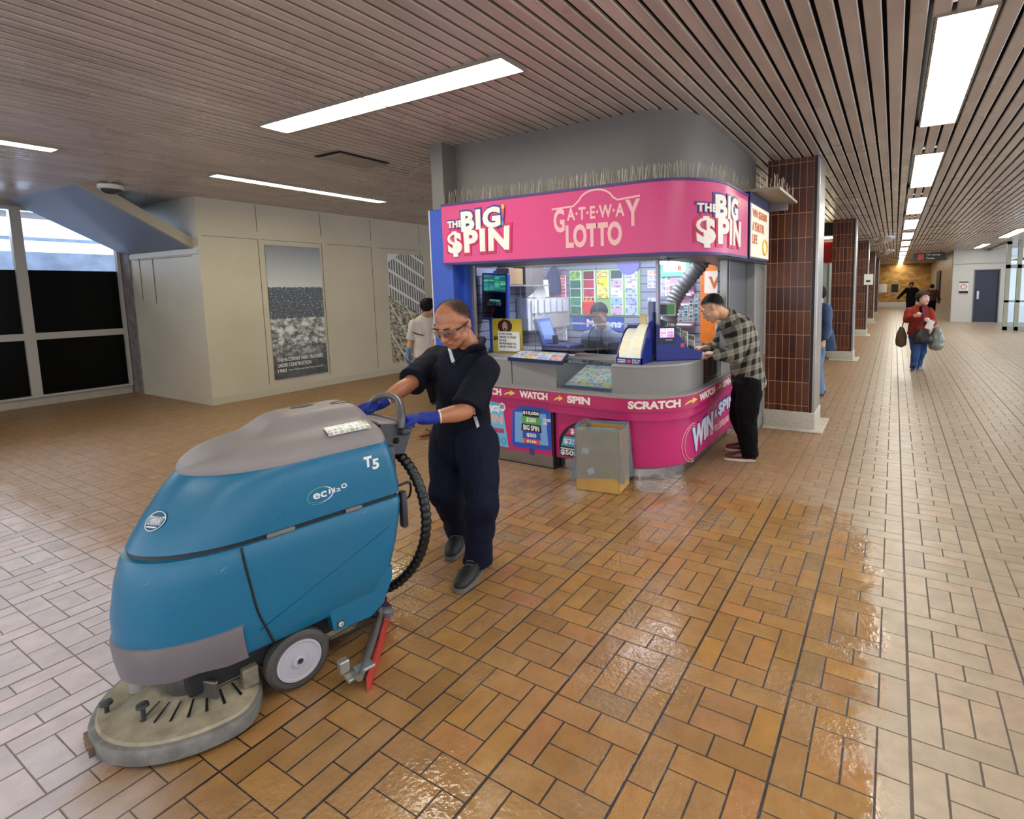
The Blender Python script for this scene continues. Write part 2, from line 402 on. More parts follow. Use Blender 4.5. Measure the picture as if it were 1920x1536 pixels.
# ------------------------------------------------------------------ ceiling: long enamelled slats under a dark void
def slat_mat():
    m, N, b = newmat('enamelled_slat'); c = N.sep(N.coord('Object'))
    k = N.m('FLOOR', N.m('DIVIDE', N.m('ADD', c[0], 20.), .1035)); j = N.m('FLOOR', N.m('DIVIDE', N.m('ADD', c[1], N.m('MULTIPLY', N.m('MODULO', k, 5), 1.3)), 3.6))
    r = N.white(N.comb(k, j, 0))
    col = N.ramp(r, [(0, srgb(186, 174, 166)), (.5, srgb(194, 182, 174)), (1, srgb(200, 190, 180))])
    st = N.rng(N.noise(N.comb(N.m('MULTIPLY', c[0], 3), N.m('MULTIPLY', c[1], .8), 0), 2.2, 4), .3, .7, .86, 1.1)
    n = N.n.new('ShaderNodeVectorMath'); n.operation = 'SCALE'; N.set(n.inputs[0], col); N.set(n.inputs['Scale'], st)
    N.l.new(n.outputs[0], b.inputs['Base Color'])
    N.l.new(N.rng(N.noise(N.coord(), 1.5, 3), .3, .7, .22, .42), b.inputs['Roughness'])
    w = N.noise(N.comb(N.m('MULTIPLY', c[0], 1.), N.m('MULTIPLY', c[1], .35), k), 2.5, 2)
    N.l.new(N.bump(w, .25, .02), b.inputs['Normal']); b.inputs['Specular IOR Level'].default_value = .6
    return m
void = mat('ceiling_void', (14, 12, 10), .9)
LIGHTS = []      # (x0, x1, y0, y1) of the fittings set in the ceiling
for k in range(-2, 14):
    y0 = 3.39 + (k * 3.28) if k < 1 else (6.75 + (k - 1) * 3.3)
    if k == 0: LIGHTS.append((.147, .4, 3.39, 5.58, 'corridor'))
    elif k < 0: LIGHTS.append((.147, .4, y0, y0 + 2.2, 'behind'))
    elif y0 < 41: LIGHTS.append((.147, .4, y0, y0 + 2.2, 'corridor'))
mb = MB(); x = -13.0 + .0075
x0 = .0078 - .1035 * 130
for i in range(190):
    xa = x0 + i * .1035 + .009; xb = xa + .0815
    if xa > 6.5: break
    # channel profile: flat face with turned-up lips
    prof = [(xa, H + .018), (xa, H + .004), (xa + .005, H), (xb - .005, H), (xb, H + .004), (xb, H + .018)]
    segs = [(-7, 42)]
    if .147 - .05 < (xa + xb) / 2 < .4:
        segs = []; y = -7
        for L in sorted(LIGHTS, key=lambda q: q[2]): segs.append((y, L[2])); y = L[3]
        segs.append((y, 42))
    for ya, yb in segs:
        if yb - ya < .01: continue
        k = len(mb.v); mb.add([(p, ya, q) for p, q in prof] + [(p, yb, q) for p, q in prof], [(j + 6, j + 7, j + 1, j) for j in range(5)])
mb.cur = 1; mb.box(-14, 8, -7, 44, H + .06, H + .1)
mk('ceiling', mb, [slat_mat(), void], kind='structure', base=(0, 0, 0))

tube_on = mat('lit_diffuser', (250, 250, 235), .5, emit=(255, 252, 238), es=CEIL_E)
tubeL = mat('lit_diffuser_warm', (250, 250, 225), .5, emit=(255, 250, 205), es=CEIL_E)
fr = mat('fitting_frame', (150, 142, 130), .35, .3)
PLACE = ['nearest the camera', 'second nearest', 'third nearest', 'fourth', 'fifth', 'sixth', 'seventh', 'eighth', 'ninth', 'tenth', 'eleventh', 'twelfth']
def ceiling_light(x0, x1, y0, y1, along, label, group=None, z=H - .002, m=tube_on):
    t = thing('ceiling_light', label, 'ceiling light', ((x0 + x1) / 2, (y0 + y1) / 2, z), 0, group)
    f = MB(); w = .014
    f.box(x0 - w, x1 + w, y0 - w, y0, z - .006, z + .05); f.box(x0 - w, x1 + w, y1, y1 + w, z - .006, z + .05)
    f.box(x0 - w, x0, y0, y1, z - .006, z + .05); f.box(x1, x1 + w, y0, y1, z - .006, z + .05)
    a, b = ((x0 + x1) / 2, (y0 + y1) / 2)
    if along == 'y': f.box(x0, x1, b - .008, b + .008, z - .004, z + .03)
    else: f.box(a - .008, a + .008, y0, y1, z - .004, z + .03)
    mk('light_frame', f, fr, t)
    for k in range(2):
        d = MB()
        if along == 'y': d.box(x0 + .002, x1 - .002, (y0, b + .008)[k] + .002, (b - .008, y1)[k] - .002, z + .004, z + .012)
        else: d.box((x0, a + .008)[k] + .002, (a - .008, x1)[k] - .002, y0 + .002, y1 - .002, z + .004, z + .012)
        mk('diffuser', d, m, t)
n = 0
for L in LIGHTS:
    if L[4] == 'corridor':
        s = 'row of ceiling lights running down the corridor'
        if n < 4: lab = ['big bright ceiling light panel at the top right, nearest of the corridor row', 'second ceiling light of the corridor row, after the big near panel', 'third ceiling light counted from the near end of the corridor row', 'fourth ceiling light counted from the near end of the corridor row'][n]
        else: lab = '%s ceiling light counted from the near end of the corridor row' % ['', '', '', '', 'fifth', 'sixth', 'seventh', 'eighth', 'ninth', 'tenth', 'eleventh', 'twelfth'][n]
        ceiling_light(L[0], L[1], L[2], L[3], 'y', lab, s); n += 1
for L in LIGHTS:
    if L[4] == 'behind': ceiling_light(L[0], L[1], L[2], L[3], 'y', 'ceiling light of the corridor row %s' % ('directly overhead, above the top edge of the photo' if L[2] > -1 else 'behind the camera'), 'row of ceiling lights running down the corridor')
ceiling_light(-4.605, -2.09, 2.59, 2.81, 'x', 'long double ceiling light over the cleaner, lying across the slats', z=H - .012)
ceiling_light(-4.1, -1.6, -1.6, -1.38, 'x', 'added long double ceiling light, unseen behind the camera, brightening the foreground', z=H - .012)  # unseen fitting added to brighten the scrubber and the near floor
ceiling_light(-7.02, -6.84, 3.33, 5.63, 'y', 'narrow ceiling light in front of the poster wall', 'narrow ceiling lights on the left side', z=H - .012, m=tubeL)
ceiling_light(-7.05, -6.87, -.3, 2.02, 'y', 'narrow ceiling light cut by the left edge of the photo', 'narrow ceiling lights on the left side', z=H - .012, m=tubeL)
ceiling_light(2.68, 2.9, 23.0, 25.6, 'y', 'far ceiling light before the dark blue door on the right', 'far ceiling lights on the right side', z=H - .012)
ceiling_light(2.72, 2.98, 17.2, 20.2, 'y', 'far ceiling light at the right edge near the glazed entrance', 'far ceiling lights on the right side', z=H - .012)

# hatch, dome camera, sprinkler sized fittings on the ceiling
slat1 = mat('panel_taupe', (150, 136, 122), .35)
t = thing('access_hatch', 'sagging access hatch in the slatted ceiling left of the kiosk', 'hatch', (-5.0, 3.72, H - .01))
mk('hatch_panel', MB().box(-5.17, -4.83, 3.47, 4.0, H - .028, H - .012, Matrix.Translation((0, 0, 0))), slat1, t)
mk('hatch_gap', MB().box(-4.83, -4.8, 3.47, 4.02, H - .012, H - .004).box(-5.19, -4.8, 3.43, 3.47, H - .012, H - .004), void, t)
wh = mat('white_plastic', (214, 212, 206), .4); blk = mat('black_plastic', (16, 16, 18), .45); chrome = mat('chrome', (200, 200, 204), .18, 1)
t = thing('dome_camera', 'white round dome camera hanging from the ceiling above the left window', 'security camera', (-8.45, 2.92, H - .1))
mk('housing', MB().lathe([(0, H - .012), (.09, H - .015), (.125, H - .035), (.125, H - .075), (.11, H - .085), (.07, H - .086)], (-8.45, 2.92, 0)), wh, t, 40)
mk('dome', MB().lathe([(.105, H - .085), (.09, H - .115), (.055, H - .135), (0, H - .14)], (-8.45, 2.92, 0)), mat('smoked_dome', (60, 62, 66), .08), t, 60)
mk('stem', MB().cyl((-8.45, 2.92, H - .015), (-8.45, 2.92, H + .04), .02), chrome, t, 40)
for (x, y, s, lab) in ((-.33, 17.7, .3, 'chrome dome light on the corridor ceiling, the nearer of two'), (-.36, 24.5, .3, 'chrome dome light on the corridor ceiling, the farther of two')):
    t = thing('dome_mirror', lab, 'ceiling dome', (x, y, H - .12), 0, 'domes on the corridor ceiling')
    mk('dome', MB().lathe([(s, H - .02), (s * .93, H - .08), (s * .7, H - .14), (s * .35, H - .18), (0, H - .19)], (x, y, 0)), mat('mirror_dome', (190, 192, 196), .08, .9), t, 60)
    mk('rim', MB().lathe([(s + .02, H - .002), (s + .02, H - .025), (s - .01, H - .03)], (x, y, 0)), chrome, t, 40)

# ------------------------------------------------------------------ tiled columns
def tile_mat():
    m, N, b = newmat('brown_glazed_tile'); c = N.sep(N.coord('Object'))
    h = N.m('ADD', c[0], c[1]); u = N.m('DIVIDE', N.m('ADD', h, 10), .0738); v = N.m('DIVIDE', c[2], .268)
    w = N.white(N.comb(N.m('FLOOR', u), N.m('FLOOR', v), 1)); wr = N.white(N.comb(0, N.m('FLOOR', v), 4))
    col = N.ramp(N.m('ADD', N.m('MULTIPLY', w, .45), N.m('MULTIPLY', wr, .55)), [(0, srgb(46, 18, 10)), (.3, srgb(74, 34, 16)), (.55, srgb(90, 46, 18)), (.8, srgb(100, 56, 20)), (1, srgb(60, 32, 18))])
    bl = N.rng(N.noise(N.coord(), 12, 4), .3, .7, .75, 1.25)
    n = N.n.new('ShaderNodeVectorMath'); n.operation = 'SCALE'; N.set(n.inputs[0], col); N.set(n.inputs['Scale'], bl)
    e = N.m('MAXIMUM', N.m('LESS_THAN', N.m('PINGPONG', u, .5), .034), N.m('LESS_THAN', N.m('PINGPONG', v, .5), .012))
    N.l.new(N.mixc(e, n.outputs[0], srgb(176, 128, 100)), b.inputs['Base Color'])
    N.l.new(N.mixf(e, .3, .7), b.inputs['Roughness'])
    N.l.new(N.bump(N.m('ADD', N.m('MULTIPLY', N.noise(N.coord(), 16, 2), .3), N.m('SUBTRACT', 1, e)), .3, .004), b.inputs['Normal'])
    return m
TILE = tile_mat(); alu = mat('brushed_aluminium', (168, 162, 156), .3, .8, var=.12, vs=3)
terr = mat('terrazzo', (186, 180, 166), .5, var=.18, vs=60)
def column(y0, lab):
    x0, x1, d = (-1.284 if y0 < 7 else -1.2), -.74, .5
    t = thing('tiled_column', lab, 'column', ((x0 + x1) / 2, y0 + d / 2, 0), 0, 'brown tiled columns along the corridor')
    # tiles in the column's own axes so that the grid starts at its edge
    q = MB().box(x0, x1 - .05, y0, y0 + d, .2, H); o = mk('tiled_shaft', q, TILE, t)
    q = MB(); q.bbox(x1 - .05, x1, y0 + .012, y0 + d - .012, .2, H, .006)
    for k in range(1, 6): q.box(x1 + .0, x1 + .003, y0 + .02, y0 + d - .02, .2 + k * .56, .203 + k * .56)
    mk('metal_side', q, alu, t)
    mk('black_edge', MB().box(x1 - .056, x1 - .028, y0 - .004, y0 + .011, .2, H), blk, t)
    mk('plinth', MB().bbox(x0 - .01, x1 + .01, y0 - .02, y0 + d + .02, .0, .2, .01), terr, t, 40)
    mk('floor_kerb', MB().bbox(x0 + .0, x1 + .1, y0 - .13, y0 + d + .1, 0, .018, .006), mat('kerb_white', (196, 190, 176), .5, var=.1), t)
    return t
LC = ['brown tiled column right beside the lottery kiosk, nearest and widest', 'brown tiled column second nearest, behind the person in blue', 'brown tiled column third from the kiosk, with a white notice', 'brown tiled column fourth from the kiosk down the corridor', 'brown tiled column fifth from the kiosk, almost at the far wall', 'brown tiled column farthest down the corridor']
for k, y in enumerate((6.2, 12.4, 18.7, 25, 31.2)): column(y, LC[k])
paper = mat('paper_white', (226, 224, 218), .6)
t = thing('notice', 'small white notice with a black mark on the third tiled column', 'notice', (-.72, 18.6, 1.6))
mk('sheet', MB().box(-.86, -.6, 18.66, 18.675, 1.62, 1.95), paper, t); mk('arrow_mark', MB().box(-.8, -.68, 18.655, 18.66, 1.7, 1.76), blk, t)

# ------------------------------------------------------------------ left side: window wall, stone pier, boxed stair, poster wall
wp = mat('mullion_paint', (176, 170, 162), .4); cream = mat('cream_panel', (196, 186, 166), .5, var=.07, vs=1.2, bump=.03)
cream2 = mat('cream_panel_shade_side', (190, 182, 166), .5, var=.07, vs=1.2)
WX = -11.2
q = MB(); q.box(WX - .25, WX, -7, 3.87, 0, .13); q.box(WX - .2, WX, -7, 12, 2.93, 3.02)
mk('wall_left', q, mat('window_curb', (168, 160, 146), .6, var=.1), kind='structure')
def windows(y0, y1, nm):
    t = bpy.data.objects.new(nm, None); COL.objects.link(t); t.location = (WX, (y0 + y1) / 2, .13); t['kind'] = 'structure'
    WM[t] = Matrix.Translation(t.location)
    q = MB(); q.box(WX - .06, WX + .05, y0, y0 + .075, .13, 2.93); q.box(WX - .06, WX + .05, y1 - .04, y1, .13, 2.93)
    q.box(WX - .06, WX + .048, y0, y1, .99, 1.09); q.box(WX - .06, WX + .048, y0, y1, .13, .16); q.box(WX - .06, WX + .048, y0, y1, 2.88, 2.93)
    mk('window_frame', q, wp, t)
    mk('black_film', MB().box(WX - .02, WX - .008, y0 + .05, y1 - .04, .15, 2.02), mat('black_film', (4, 5, 4), .25, spec=.12), t)
    mk('pane', MB().box(WX - .02, WX - .012, y0 + .05, y1 - .04, 2.02, 2.9), glass('window_glass', (.94, .97, 1, 1), .04), t)
for k, (a, b) in enumerate(((2.72, 3.87), (1.57, 2.72), (.42, 1.57), (-.73, .42), (-1.9, -.73))): windows(a, b, 'window_%d' % (k + 1))
stone = mat('pier_stone', (122, 112, 108), .8, var=.3, vs=9, bump=.4, bs=18)
mk('wall_pier', MB().box(WX - .2, -10.86, 3.88, 4.5, 0, 3), stone, kind='structure')
# outside the window: bright street, pale building band, daylight put in as emission
mk('wall_outside', MB().box(-16, -15.6, -6, 12, -.2, 2.55).box(-15.9, -15.7, -6, 12, 2.80, 2.86), mat('street_concrete', (150, 166, 192), .8, var=.35, vs=3.5, emit=(150, 172, 206), es=.28), kind='structure')
# boxed stair
X0, X1 = -10.86, -8.68
q = MB(); q.box(X0, X1, 3.9, 12.5, 0, H)
q.cur = 0
mk('wall_stair_box', q, cream, kind='structure')
q = MB()
def seam(a, b, w=.006):  # dark joint on the box
    q.box(min(a[0], b[0]) - w, max(a[0], b[0]) + w, min(a[1], b[1]) - w, max(a[1], b[1]) + w, min(a[2], b[2]) - w, max(a[2], b[2]) + w)
XW = X1
YS = [4.02, 4.62, 5.62, 6.72, 7.9, 9.1]
ft = 2.46
sy = lambda y: (XW, y, 0)
for a, b in ((3.96, 4.7), (4.76, 5.72), (5.85, 6.72), (6.9, 7.85)): seam((XW, a, ft), (XW, b, ft), .004)
for y in (4.71, 5.75, 6.74, 7.9): seam((XW, y, .18), (XW, y, ft), .004); seam((XW, y, ft + .12), (XW, y, H - .03), .004)
for xx in (-10.55,): seam((xx, 3.9, 1.55), (xx, 3.9, 2.2), .006)
seam((-10.7, 3.9, 2.18), (-8.9, 3.9, 2.18), .005); seam((-10.1, 3.9, 1.5), (-10.1, 3.9, 2.18), .007)
mk('trim_1', q, mat('panel_joint', (120, 112, 98), .8), kind='structure')
mk('trim_2', MB().bbox(XW, XW + .012, 3.9, 12, 0, .11, .004).bbox(-10.86, XW, 3.885, 3.9, 2.2, 2.27, .004), mat('cream_trim', (188, 180, 160), .5), kind='structure')
# sloping soffit of the stair coming down through the ceiling
steel = mat('soffit_blue_grey', (128, 140, 160), .42, .1)
a, b, c2, d2 = V((-11.1, 2.62, 3.02)), V((-8.95, 2.72, 3.02)), V((-8.9, 3.92, 2.27)), V((-11.05, 3.92, 2.27))
q = MB(); up = V((0, .05, .08)); q.add([a, b, c2, d2, a + up, b + up, c2 + up, d2 + up], [(3, 2, 1, 0), (4, 5, 6, 7), (0, 1, 5, 4), (1, 2, 6, 5), (2, 3, 7, 6), (3, 0, 4, 7)])
mk('ceiling_stair_soffit', q, steel, kind='structure')
q = MB(); e = V((.07, 0, 0)); f2 = V((0, .07, .11))
q.add([b, b + e, c2 + e, c2, b + f2, b + e + f2, c2 + e + f2, c2 + f2], [(3, 2, 1, 0), (4, 5, 6, 7), (0, 1, 5, 4), (1, 2, 6, 5), (2, 3, 7, 6), (3, 0, 4, 7)])
mk('trim_3', q, mat('beam_beige', (168, 158, 140), .5), kind='structure')

# posters on the wall
def photo_quarry():
    m, N, b = newmat('quarry_photo'); c = N.sep(N.coord('Generated')); z = c[2]; y = c[1]
    n1 = N.noise(N.comb(N.m('MULTIPLY', y, 9), N.m('MULTIPLY', z, 26), 0), 3.5, 6, .75)
    n2 = N.noise(N.comb(N.m('MULTIPLY', y, 3), N.m('MULTIPLY', z, 9), 2), 2.6, 6, .7)
    sky = N.ramp(z, [(.6, srgb(214, 214, 212)), (1, srgb(120, 122, 128))])
    city = N.ramp(n1, [(.40, srgb(14, 14, 18)), (.56, srgb(50, 50, 54)), (.62, srgb(206, 206, 202))])
    gnd = N.ramp(n2, [(.36, srgb(40, 40, 44)), (.47, srgb(120, 120, 118)), (.6, srgb(222, 220, 212))])
    low = N.ramp(n2, [(.3, srgb(14, 14, 16)), (.7, srgb(92, 92, 92))])
    ed = N.m('ADD', z, N.m('MULTIPLY', N.m('SUBTRACT', N.noise(N.comb(N.m('MULTIPLY', y, 6), 0, 0), 6, 2), .5), .05))
    col = N.mixc(N.m('GREATER_THAN', ed, .455), gnd, city); col = N.mixc(N.m('GREATER_THAN', ed, .69), col, sky)
    col = N.mixc(N.rng(z, .26, .14), col, low); N.l.new(col, b.inputs['Base Color']); b.inputs['Roughness'].default_value = .35; return m
def photo_frame():
    m, N, b = newmat('steelwork_photo'); c = N.sep(N.coord('Generated')); z = c[2]; y = c[1]
    s = N.m('ADD', z, N.m('MULTIPLY', y, .22))
    vb = N.m('LESS_THAN', N.m('PINGPONG', N.m('MULTIPLY', y, 15), .5), .16); hb = N.m('LESS_THAN', N.m('PINGPONG', N.m('MULTIPLY', s, 7), .5), .09)
    n1 = N.noise(N.comb(N.m('MULTIPLY', y, 3), N.m('MULTIPLY', s, 10), 0), 3.2, 6, .75)
    bld = N.mixc(N.m('MAXIMUM', vb, hb), N.ramp(n1, [(.3, srgb(60, 62, 68)), (.7, srgb(140, 142, 144))]), srgb(232, 230, 222))
    gnd = N.ramp(n1, [(.4, srgb(52, 46, 36)), (.5, srgb(150, 140, 116)), (.6, srgb(228, 222, 204))])
    dg = N.m('LESS_THAN', N.m('PINGPONG', N.m('MULTIPLY', N.m('ADD', y, N.m('MULTIPLY', z, 1.4)), 2.6), .5), .05)
    gnd = N.mixc(dg, gnd, srgb(220, 214, 196))
    col = N.mixc(N.m('GREATER_THAN', s, .62), gnd, bld); col = N.mixc(N.m('GREATER_THAN', N.m('SUBTRACT', z, N.m('MULTIPLY', y, .25)), .92), col, srgb(220, 222, 226))
    N.l.new(col, b.inputs['Base Color']); b.inputs['Roughness'].default_value = .35; return m
bordr = mat('poster_edge', (206, 200, 188), .5)
PXW = XW + .006
t = thing('poster', 'tall black and white photo poster of a train yard under construction', 'poster', (PXW, 5.22, .24))
mk('picture', MB().box(PXW - .004, PXW + .012, 4.80, 5.70, .24, 2.385), photo_quarry(), t)
wt = mat('print_white', (236, 234, 228), .5)
for s, z, h, w in (('THE McCOWAN YARD TRACKBED', .52, .06, .78), ('UNDER CONSTRUCTION', .43, .06, .56), ('1983', .345, .055, .14)):
    lettering(s, plane_at((PXW + .012, 4.85, z), (0, w, 0), (0, 0, h), V((1, 0, 0))), wt, t, .012, .001)
lettering('Photo of Scarborough Rapid Transit construction', plane_at((PXW + .012, 5.02, .35), (0, .6, 0), (0, 0, .035), V((1, 0, 0))), wt, t, 0, .001)
t = thing('poster', 'tall photo poster of steel building frames, behind the walker in white', 'poster', (PXW, 7.5, .24))
mk('picture', MB().box(PXW - .004, PXW + .012, 7.08, 7.98, .22, 2.36), photo_frame(), t)
# the hall closes far behind the kiosk on the left
mk('wall_back_left', MB().box(-8.7, -3.0, 16, 16.2, 0, 3), cream, kind='structure')

# ------------------------------------------------------------------ corridor end and right side
def yellow_brick():
    m, N, b = newmat('yellow_brick'); c = N.sep(N.coord('Object')); u = N.m('DIVIDE', c[0], .3); v = N.m('DIVIDE', c[2], .14)
    u = N.m('ADD', u, N.m('MULTIPLY', N.m('MODULO', N.m('FLOOR', N.m('ADD', v, 20)), 2), .5))
    w = N.white(N.comb(N.m('FLOOR', u), N.m('FLOOR', v), 0))
    col = N.ramp(w, [(0, srgb(158, 108, 46)), (.5, srgb(184, 134, 62)), (1, srgb(204, 158, 84))])
    e = N.m('MAXIMUM', N.m('LESS_THAN', N.m('PINGPONG', u, .5), .03), N.m('LESS_THAN', N.m('PINGPONG', v, .5), .06))
    N.l.new(N.mixc(e, col, srgb(150, 116, 70)), b.inputs['Base Color']); b.inputs['Roughness'].default_value = .5; return m
mk('wall_far', MB().box(-6, 4, 42, 42.3, .38, 3.02), yellow_brick(), kind='structure')
mk('baseboard_far', MB().bbox(-6, 4, 41.9, 42.3, 0, .38, .02), mat('white_base', (206, 206, 204), .5), kind='structure')
gw = mat('grey_white_panel', (196, 194, 192), .45); marble = mat('marble', (156, 140, 120), .35, var=.3, vs=4)
mk('wall_right_marble', MB().box(2.12, 2.5, 27.1, 42, 0, 3.02), marble, kind='structure')
q = MB().box(2.12, 2.88, 26.6, 26.9, 0, 3.02).box(3.72, 3.9, 26.6, 26.9, 0, 3.02).box(2.88, 3.72, 26.6, 26.9, 2.14, 3.02)
q.cur = 1; q.box(2.12, 3.9, 26.59, 26.6, 2.4, 2.42)
mk('wall_right', q, [gw, mat('grey_joint', (120, 118, 116), .6)], kind='structure')
t = bpy.data.objects.new('door_1', None); COL.objects.link(t); t.location = (3.3, 26.7, 0); t['kind'] = 'structure'; WM[t] = Matrix.Translation(t.location)
mk('door_leaf', MB().bbox(2.9, 3.7, 26.66, 26.72, .01, 2.13, .008), mat('door_navy', (44, 44, 66), .4), t)
mk('door_handle', MB().bbox(2.98, 3.06, 26.62, 26.66, .95, 1.3, .01), chrome, t)
mk('door_frame', MB().box(2.86, 2.9, 26.58, 26.75, 0, 2.17).box(3.7, 3.74, 26.58, 26.75, 0, 2.17).box(2.86, 3.74, 26.58, 26.75, 2.13, 2.17), mat('door_frame_grey', (96, 96, 104), .4), t)
mk('wall_dark_opening', MB().box(2.05, 2.12, 33, 35.5, .6, 2.3), blk, kind='structure')
t = thing('wall_notice', 'white notice with a red circle on the grey wall by the dark blue door', 'notice', (2.52, 26.57, 1.25))
mk('sheet', MB().box(2.36, 2.68, 26.575, 26.59, 1.2, 1.7), paper, t)
mk('header_bar', MB().box(2.36, 2.68, 26.565, 26.575, 1.64, 1.69), mat('notice_navy', (40, 44, 90), .5), t); mk('footer_bar', MB().box(2.36, 2.68, 26.565, 26.575, 1.2, 1.3), blk, t)
mk('red_ring', MB().tube([(2.52 + .1 * math.cos(a / 12 * 2 * PI), 26.565, 1.47 + .1 * math.sin(a / 12 * 2 * PI)) for a in range(12)], .012, 6, 2, True), mat('notice_red', (190, 50, 50), .5), t)
t = thing('hanging_sign', 'black hanging direction sign with a red square above the corridor end', 'sign', (1.2, 26, 2.6))
mk('panel', MB().bbox(.6, 1.82, 25.96, 26.04, 2.58, 2.9, .01), mat('sign_black', (26, 20, 18), .35), t)
for x_ in (.8, 1.62): mk('hanger', MB().cyl((x_, 26, 2.9), (x_, 26, 3.0), .012), blk, t)
mk('red_square', MB().box(.8, 1.02, 25.95, 25.96, 2.62, 2.86), mat('sign_red', (176, 60, 56), .5), t)
lettering('TTC Subway', plane_at((1.1, 25.955, 2.76), (.5, 0, 0), (0, 0, .09)), wt, t, .01, .002)
lettering('Trains', plane_at((1.1, 25.955, 2.64), (.3, 0, 0), (0, 0, .07)), wt, t, .0, .002)
for x, z, m_, lab, w in ((-.62, 1.35, paper, 'white notice on the yellow brick wall at the corridor end', .35), (.1, 1.35, blk, 'black framed board on the yellow brick wall', .3)):
    t = thing('wall_board', lab, 'notice', (x, 41.9, z - .3), 0); mk('board', MB().bbox(x - w, x + w * .4, 41.95, 42.02, z - .28, z + .28, .02), m_, t); mk('board_edge', MB().box(x - w - .02, x + w * .4 + .02, 41.985, 42.0, z - .31, z + .31), alu, t)
# glazed entrance at the far right
gf = mat('green_frame', (146, 148, 132), .45)
q = MB(); ya = 22.4
for x in (3.36, 3.66, 4.5, 5.4): q.box(x - .06, x + .06, ya, ya + .12, 0, 3.0)
q.box(3.3, 6, ya, ya + .12, 2.1, 2.22); q.box(3.3, 6, ya, ya + .12, 0, .12); q.box(3.3, 3.42, ya, 26.6, 2.9, 3.0); q.box(3.3, 6, ya, ya + .12, .95, 1.02)
mk('wall_entrance', q, gf, kind='structure')
mk('window_9', MB().box(3.4, 6, ya + .05, ya + .06, .1, 2.95), glass('entrance_glass', (.93, .98, .97, 1), .03), kind='structure')
mk('wall_entrance_outside', MB().box(3.9, 9, 27, 27.2, 0, 2.4).box(3.9, 9, 27, 27.2, 2.75, 3.2), mat('outside_wall', (176, 180, 186), .7, emit=(190, 205, 230), es=.55), kind='structure')
mk('wall_entrance_post', MB().box(3.26, 3.42, 17.3, 17.5, 0, 3.0), gf, kind='structure')

# storefront seen between the columns, behind the kiosk
red = mat('store_red', (190, 34, 28), .35)
q = MB(); q.box(-5, -1.22, 12.92, 13.2, 2.72, 3.0); mk('wall_store_head', q, blk, kind='structure')
t = thing('store_sign', 'red store fascia seen between the first two tiled columns', 'sign', (-3, 12.85, 2.1))
mk('fascia', MB().bbox(-5, -1.22, 12.95, 13.05, 2.12, 2.6, .02), red, t); mk('light_strip', MB().box(-5, -1.22, 12.93, 12.97, 2.66, 2.7), tubeL, t)
q = MB(); q.box(-5, -1.34, 12.9, 13.0, 0, .3)
for x in (-1.32, -2.0, -2.7, -3.4): q.box(x - .03, x + .03, 12.88, 12.98, 0, 2.12)
mk('wall_store_front', q, wh, kind='structure')
mk('window_8', MB().box(-5, -1.36, 12.93, 12.94, .3, 2.12), glass('store_glass', (.9, .95, .95, 1), .08), kind='structure')
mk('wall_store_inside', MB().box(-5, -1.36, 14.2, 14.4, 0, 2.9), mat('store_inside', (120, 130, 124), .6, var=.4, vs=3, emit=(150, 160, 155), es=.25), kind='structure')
mk('wall_corridor_left', MB().box(-3.2, -3.0, 14.4, 42, 0, 3), cream, kind='structure')
# ------------------------------------------------------------------ the lottery kiosk
def mkpath(x0, F, Rx, r, yend):
    L1 = (Rx - r) - x0; La = r * PI / 2; L2 = yend - (F + r)
    def f(u):
        if u <= L1: return V((x0 + u, F, 0)), V((0, -1, 0))
        if u <= L1 + La:
            a = (u - L1) / r; return V((Rx - r + r * math.sin(a), F + r - r * math.cos(a), 0)), V((math.sin(a), -math.cos(a), 0))
        return V((Rx, F + r + u - L1 - La, 0)), V((1, 0, 0))
    f.L = L1 + La + L2; f.L1 = L1; f.La = La
    return f
def strip(mb, f, u0, u1, z0, z1, o0=0, o1=-.03, n=None):
    """a band that follows the outline: from offset o1 (inner) to o0 (outer)"""
    us = [u0] + [u for u in [f.L1 + f.La * k / 14 for k in range(15)] if u0 < u < u1] + [u1]
    k = len(us); vs = []
    for u in us:
        p, nn = f(u)
        for o, z in ((o0, z0), (o0, z1), (o1, z1), (o1, z0)): vs.append(p + nn * o + V((0, 0, z)))
    fs = [(4 * i + a, 4 * i + 4 + a, 4 * i + 4 + (a + 1) % 4, 4 * i + (a + 1) % 4) for i in range(k - 1) for a in range(4)]
    fs += [(0, 1, 2, 3), (4 * k - 1, 4 * k - 2, 4 * k - 3, 4 * k - 4)]
    return mb.add(vs, fs)
def onpath(f, u0, u1, z0, z1, off=0):
    def g(u, v, d):
        p, nn = f(u0 + (u1 - u0) * u); return p + nn * (d + off) + V((0, 0, z0 + (z1 - z0) * v))
    return g
def patch(mb, g, poly, d=.001, sub=1):
    """a flat printed outline laid on the surface g"""
    k = len(mb.v); mb.v += [V(g(u, v, d)) for u, v in poly]; mb.f.append([k + i for i in range(len(poly))]); mb.mi.append(mb.cur); return mb
def arc_poly(cx, cy, rx, ry, a0=0, a1=360, n=28): return [(cx + rx * math.cos(math.radians(a0 + (a1 - a0) * i / n)), cy + ry * math.sin(math.radians(a0 + (a1 - a0) * i / n))) for i in range(n + (a1 - a0 < 360))]

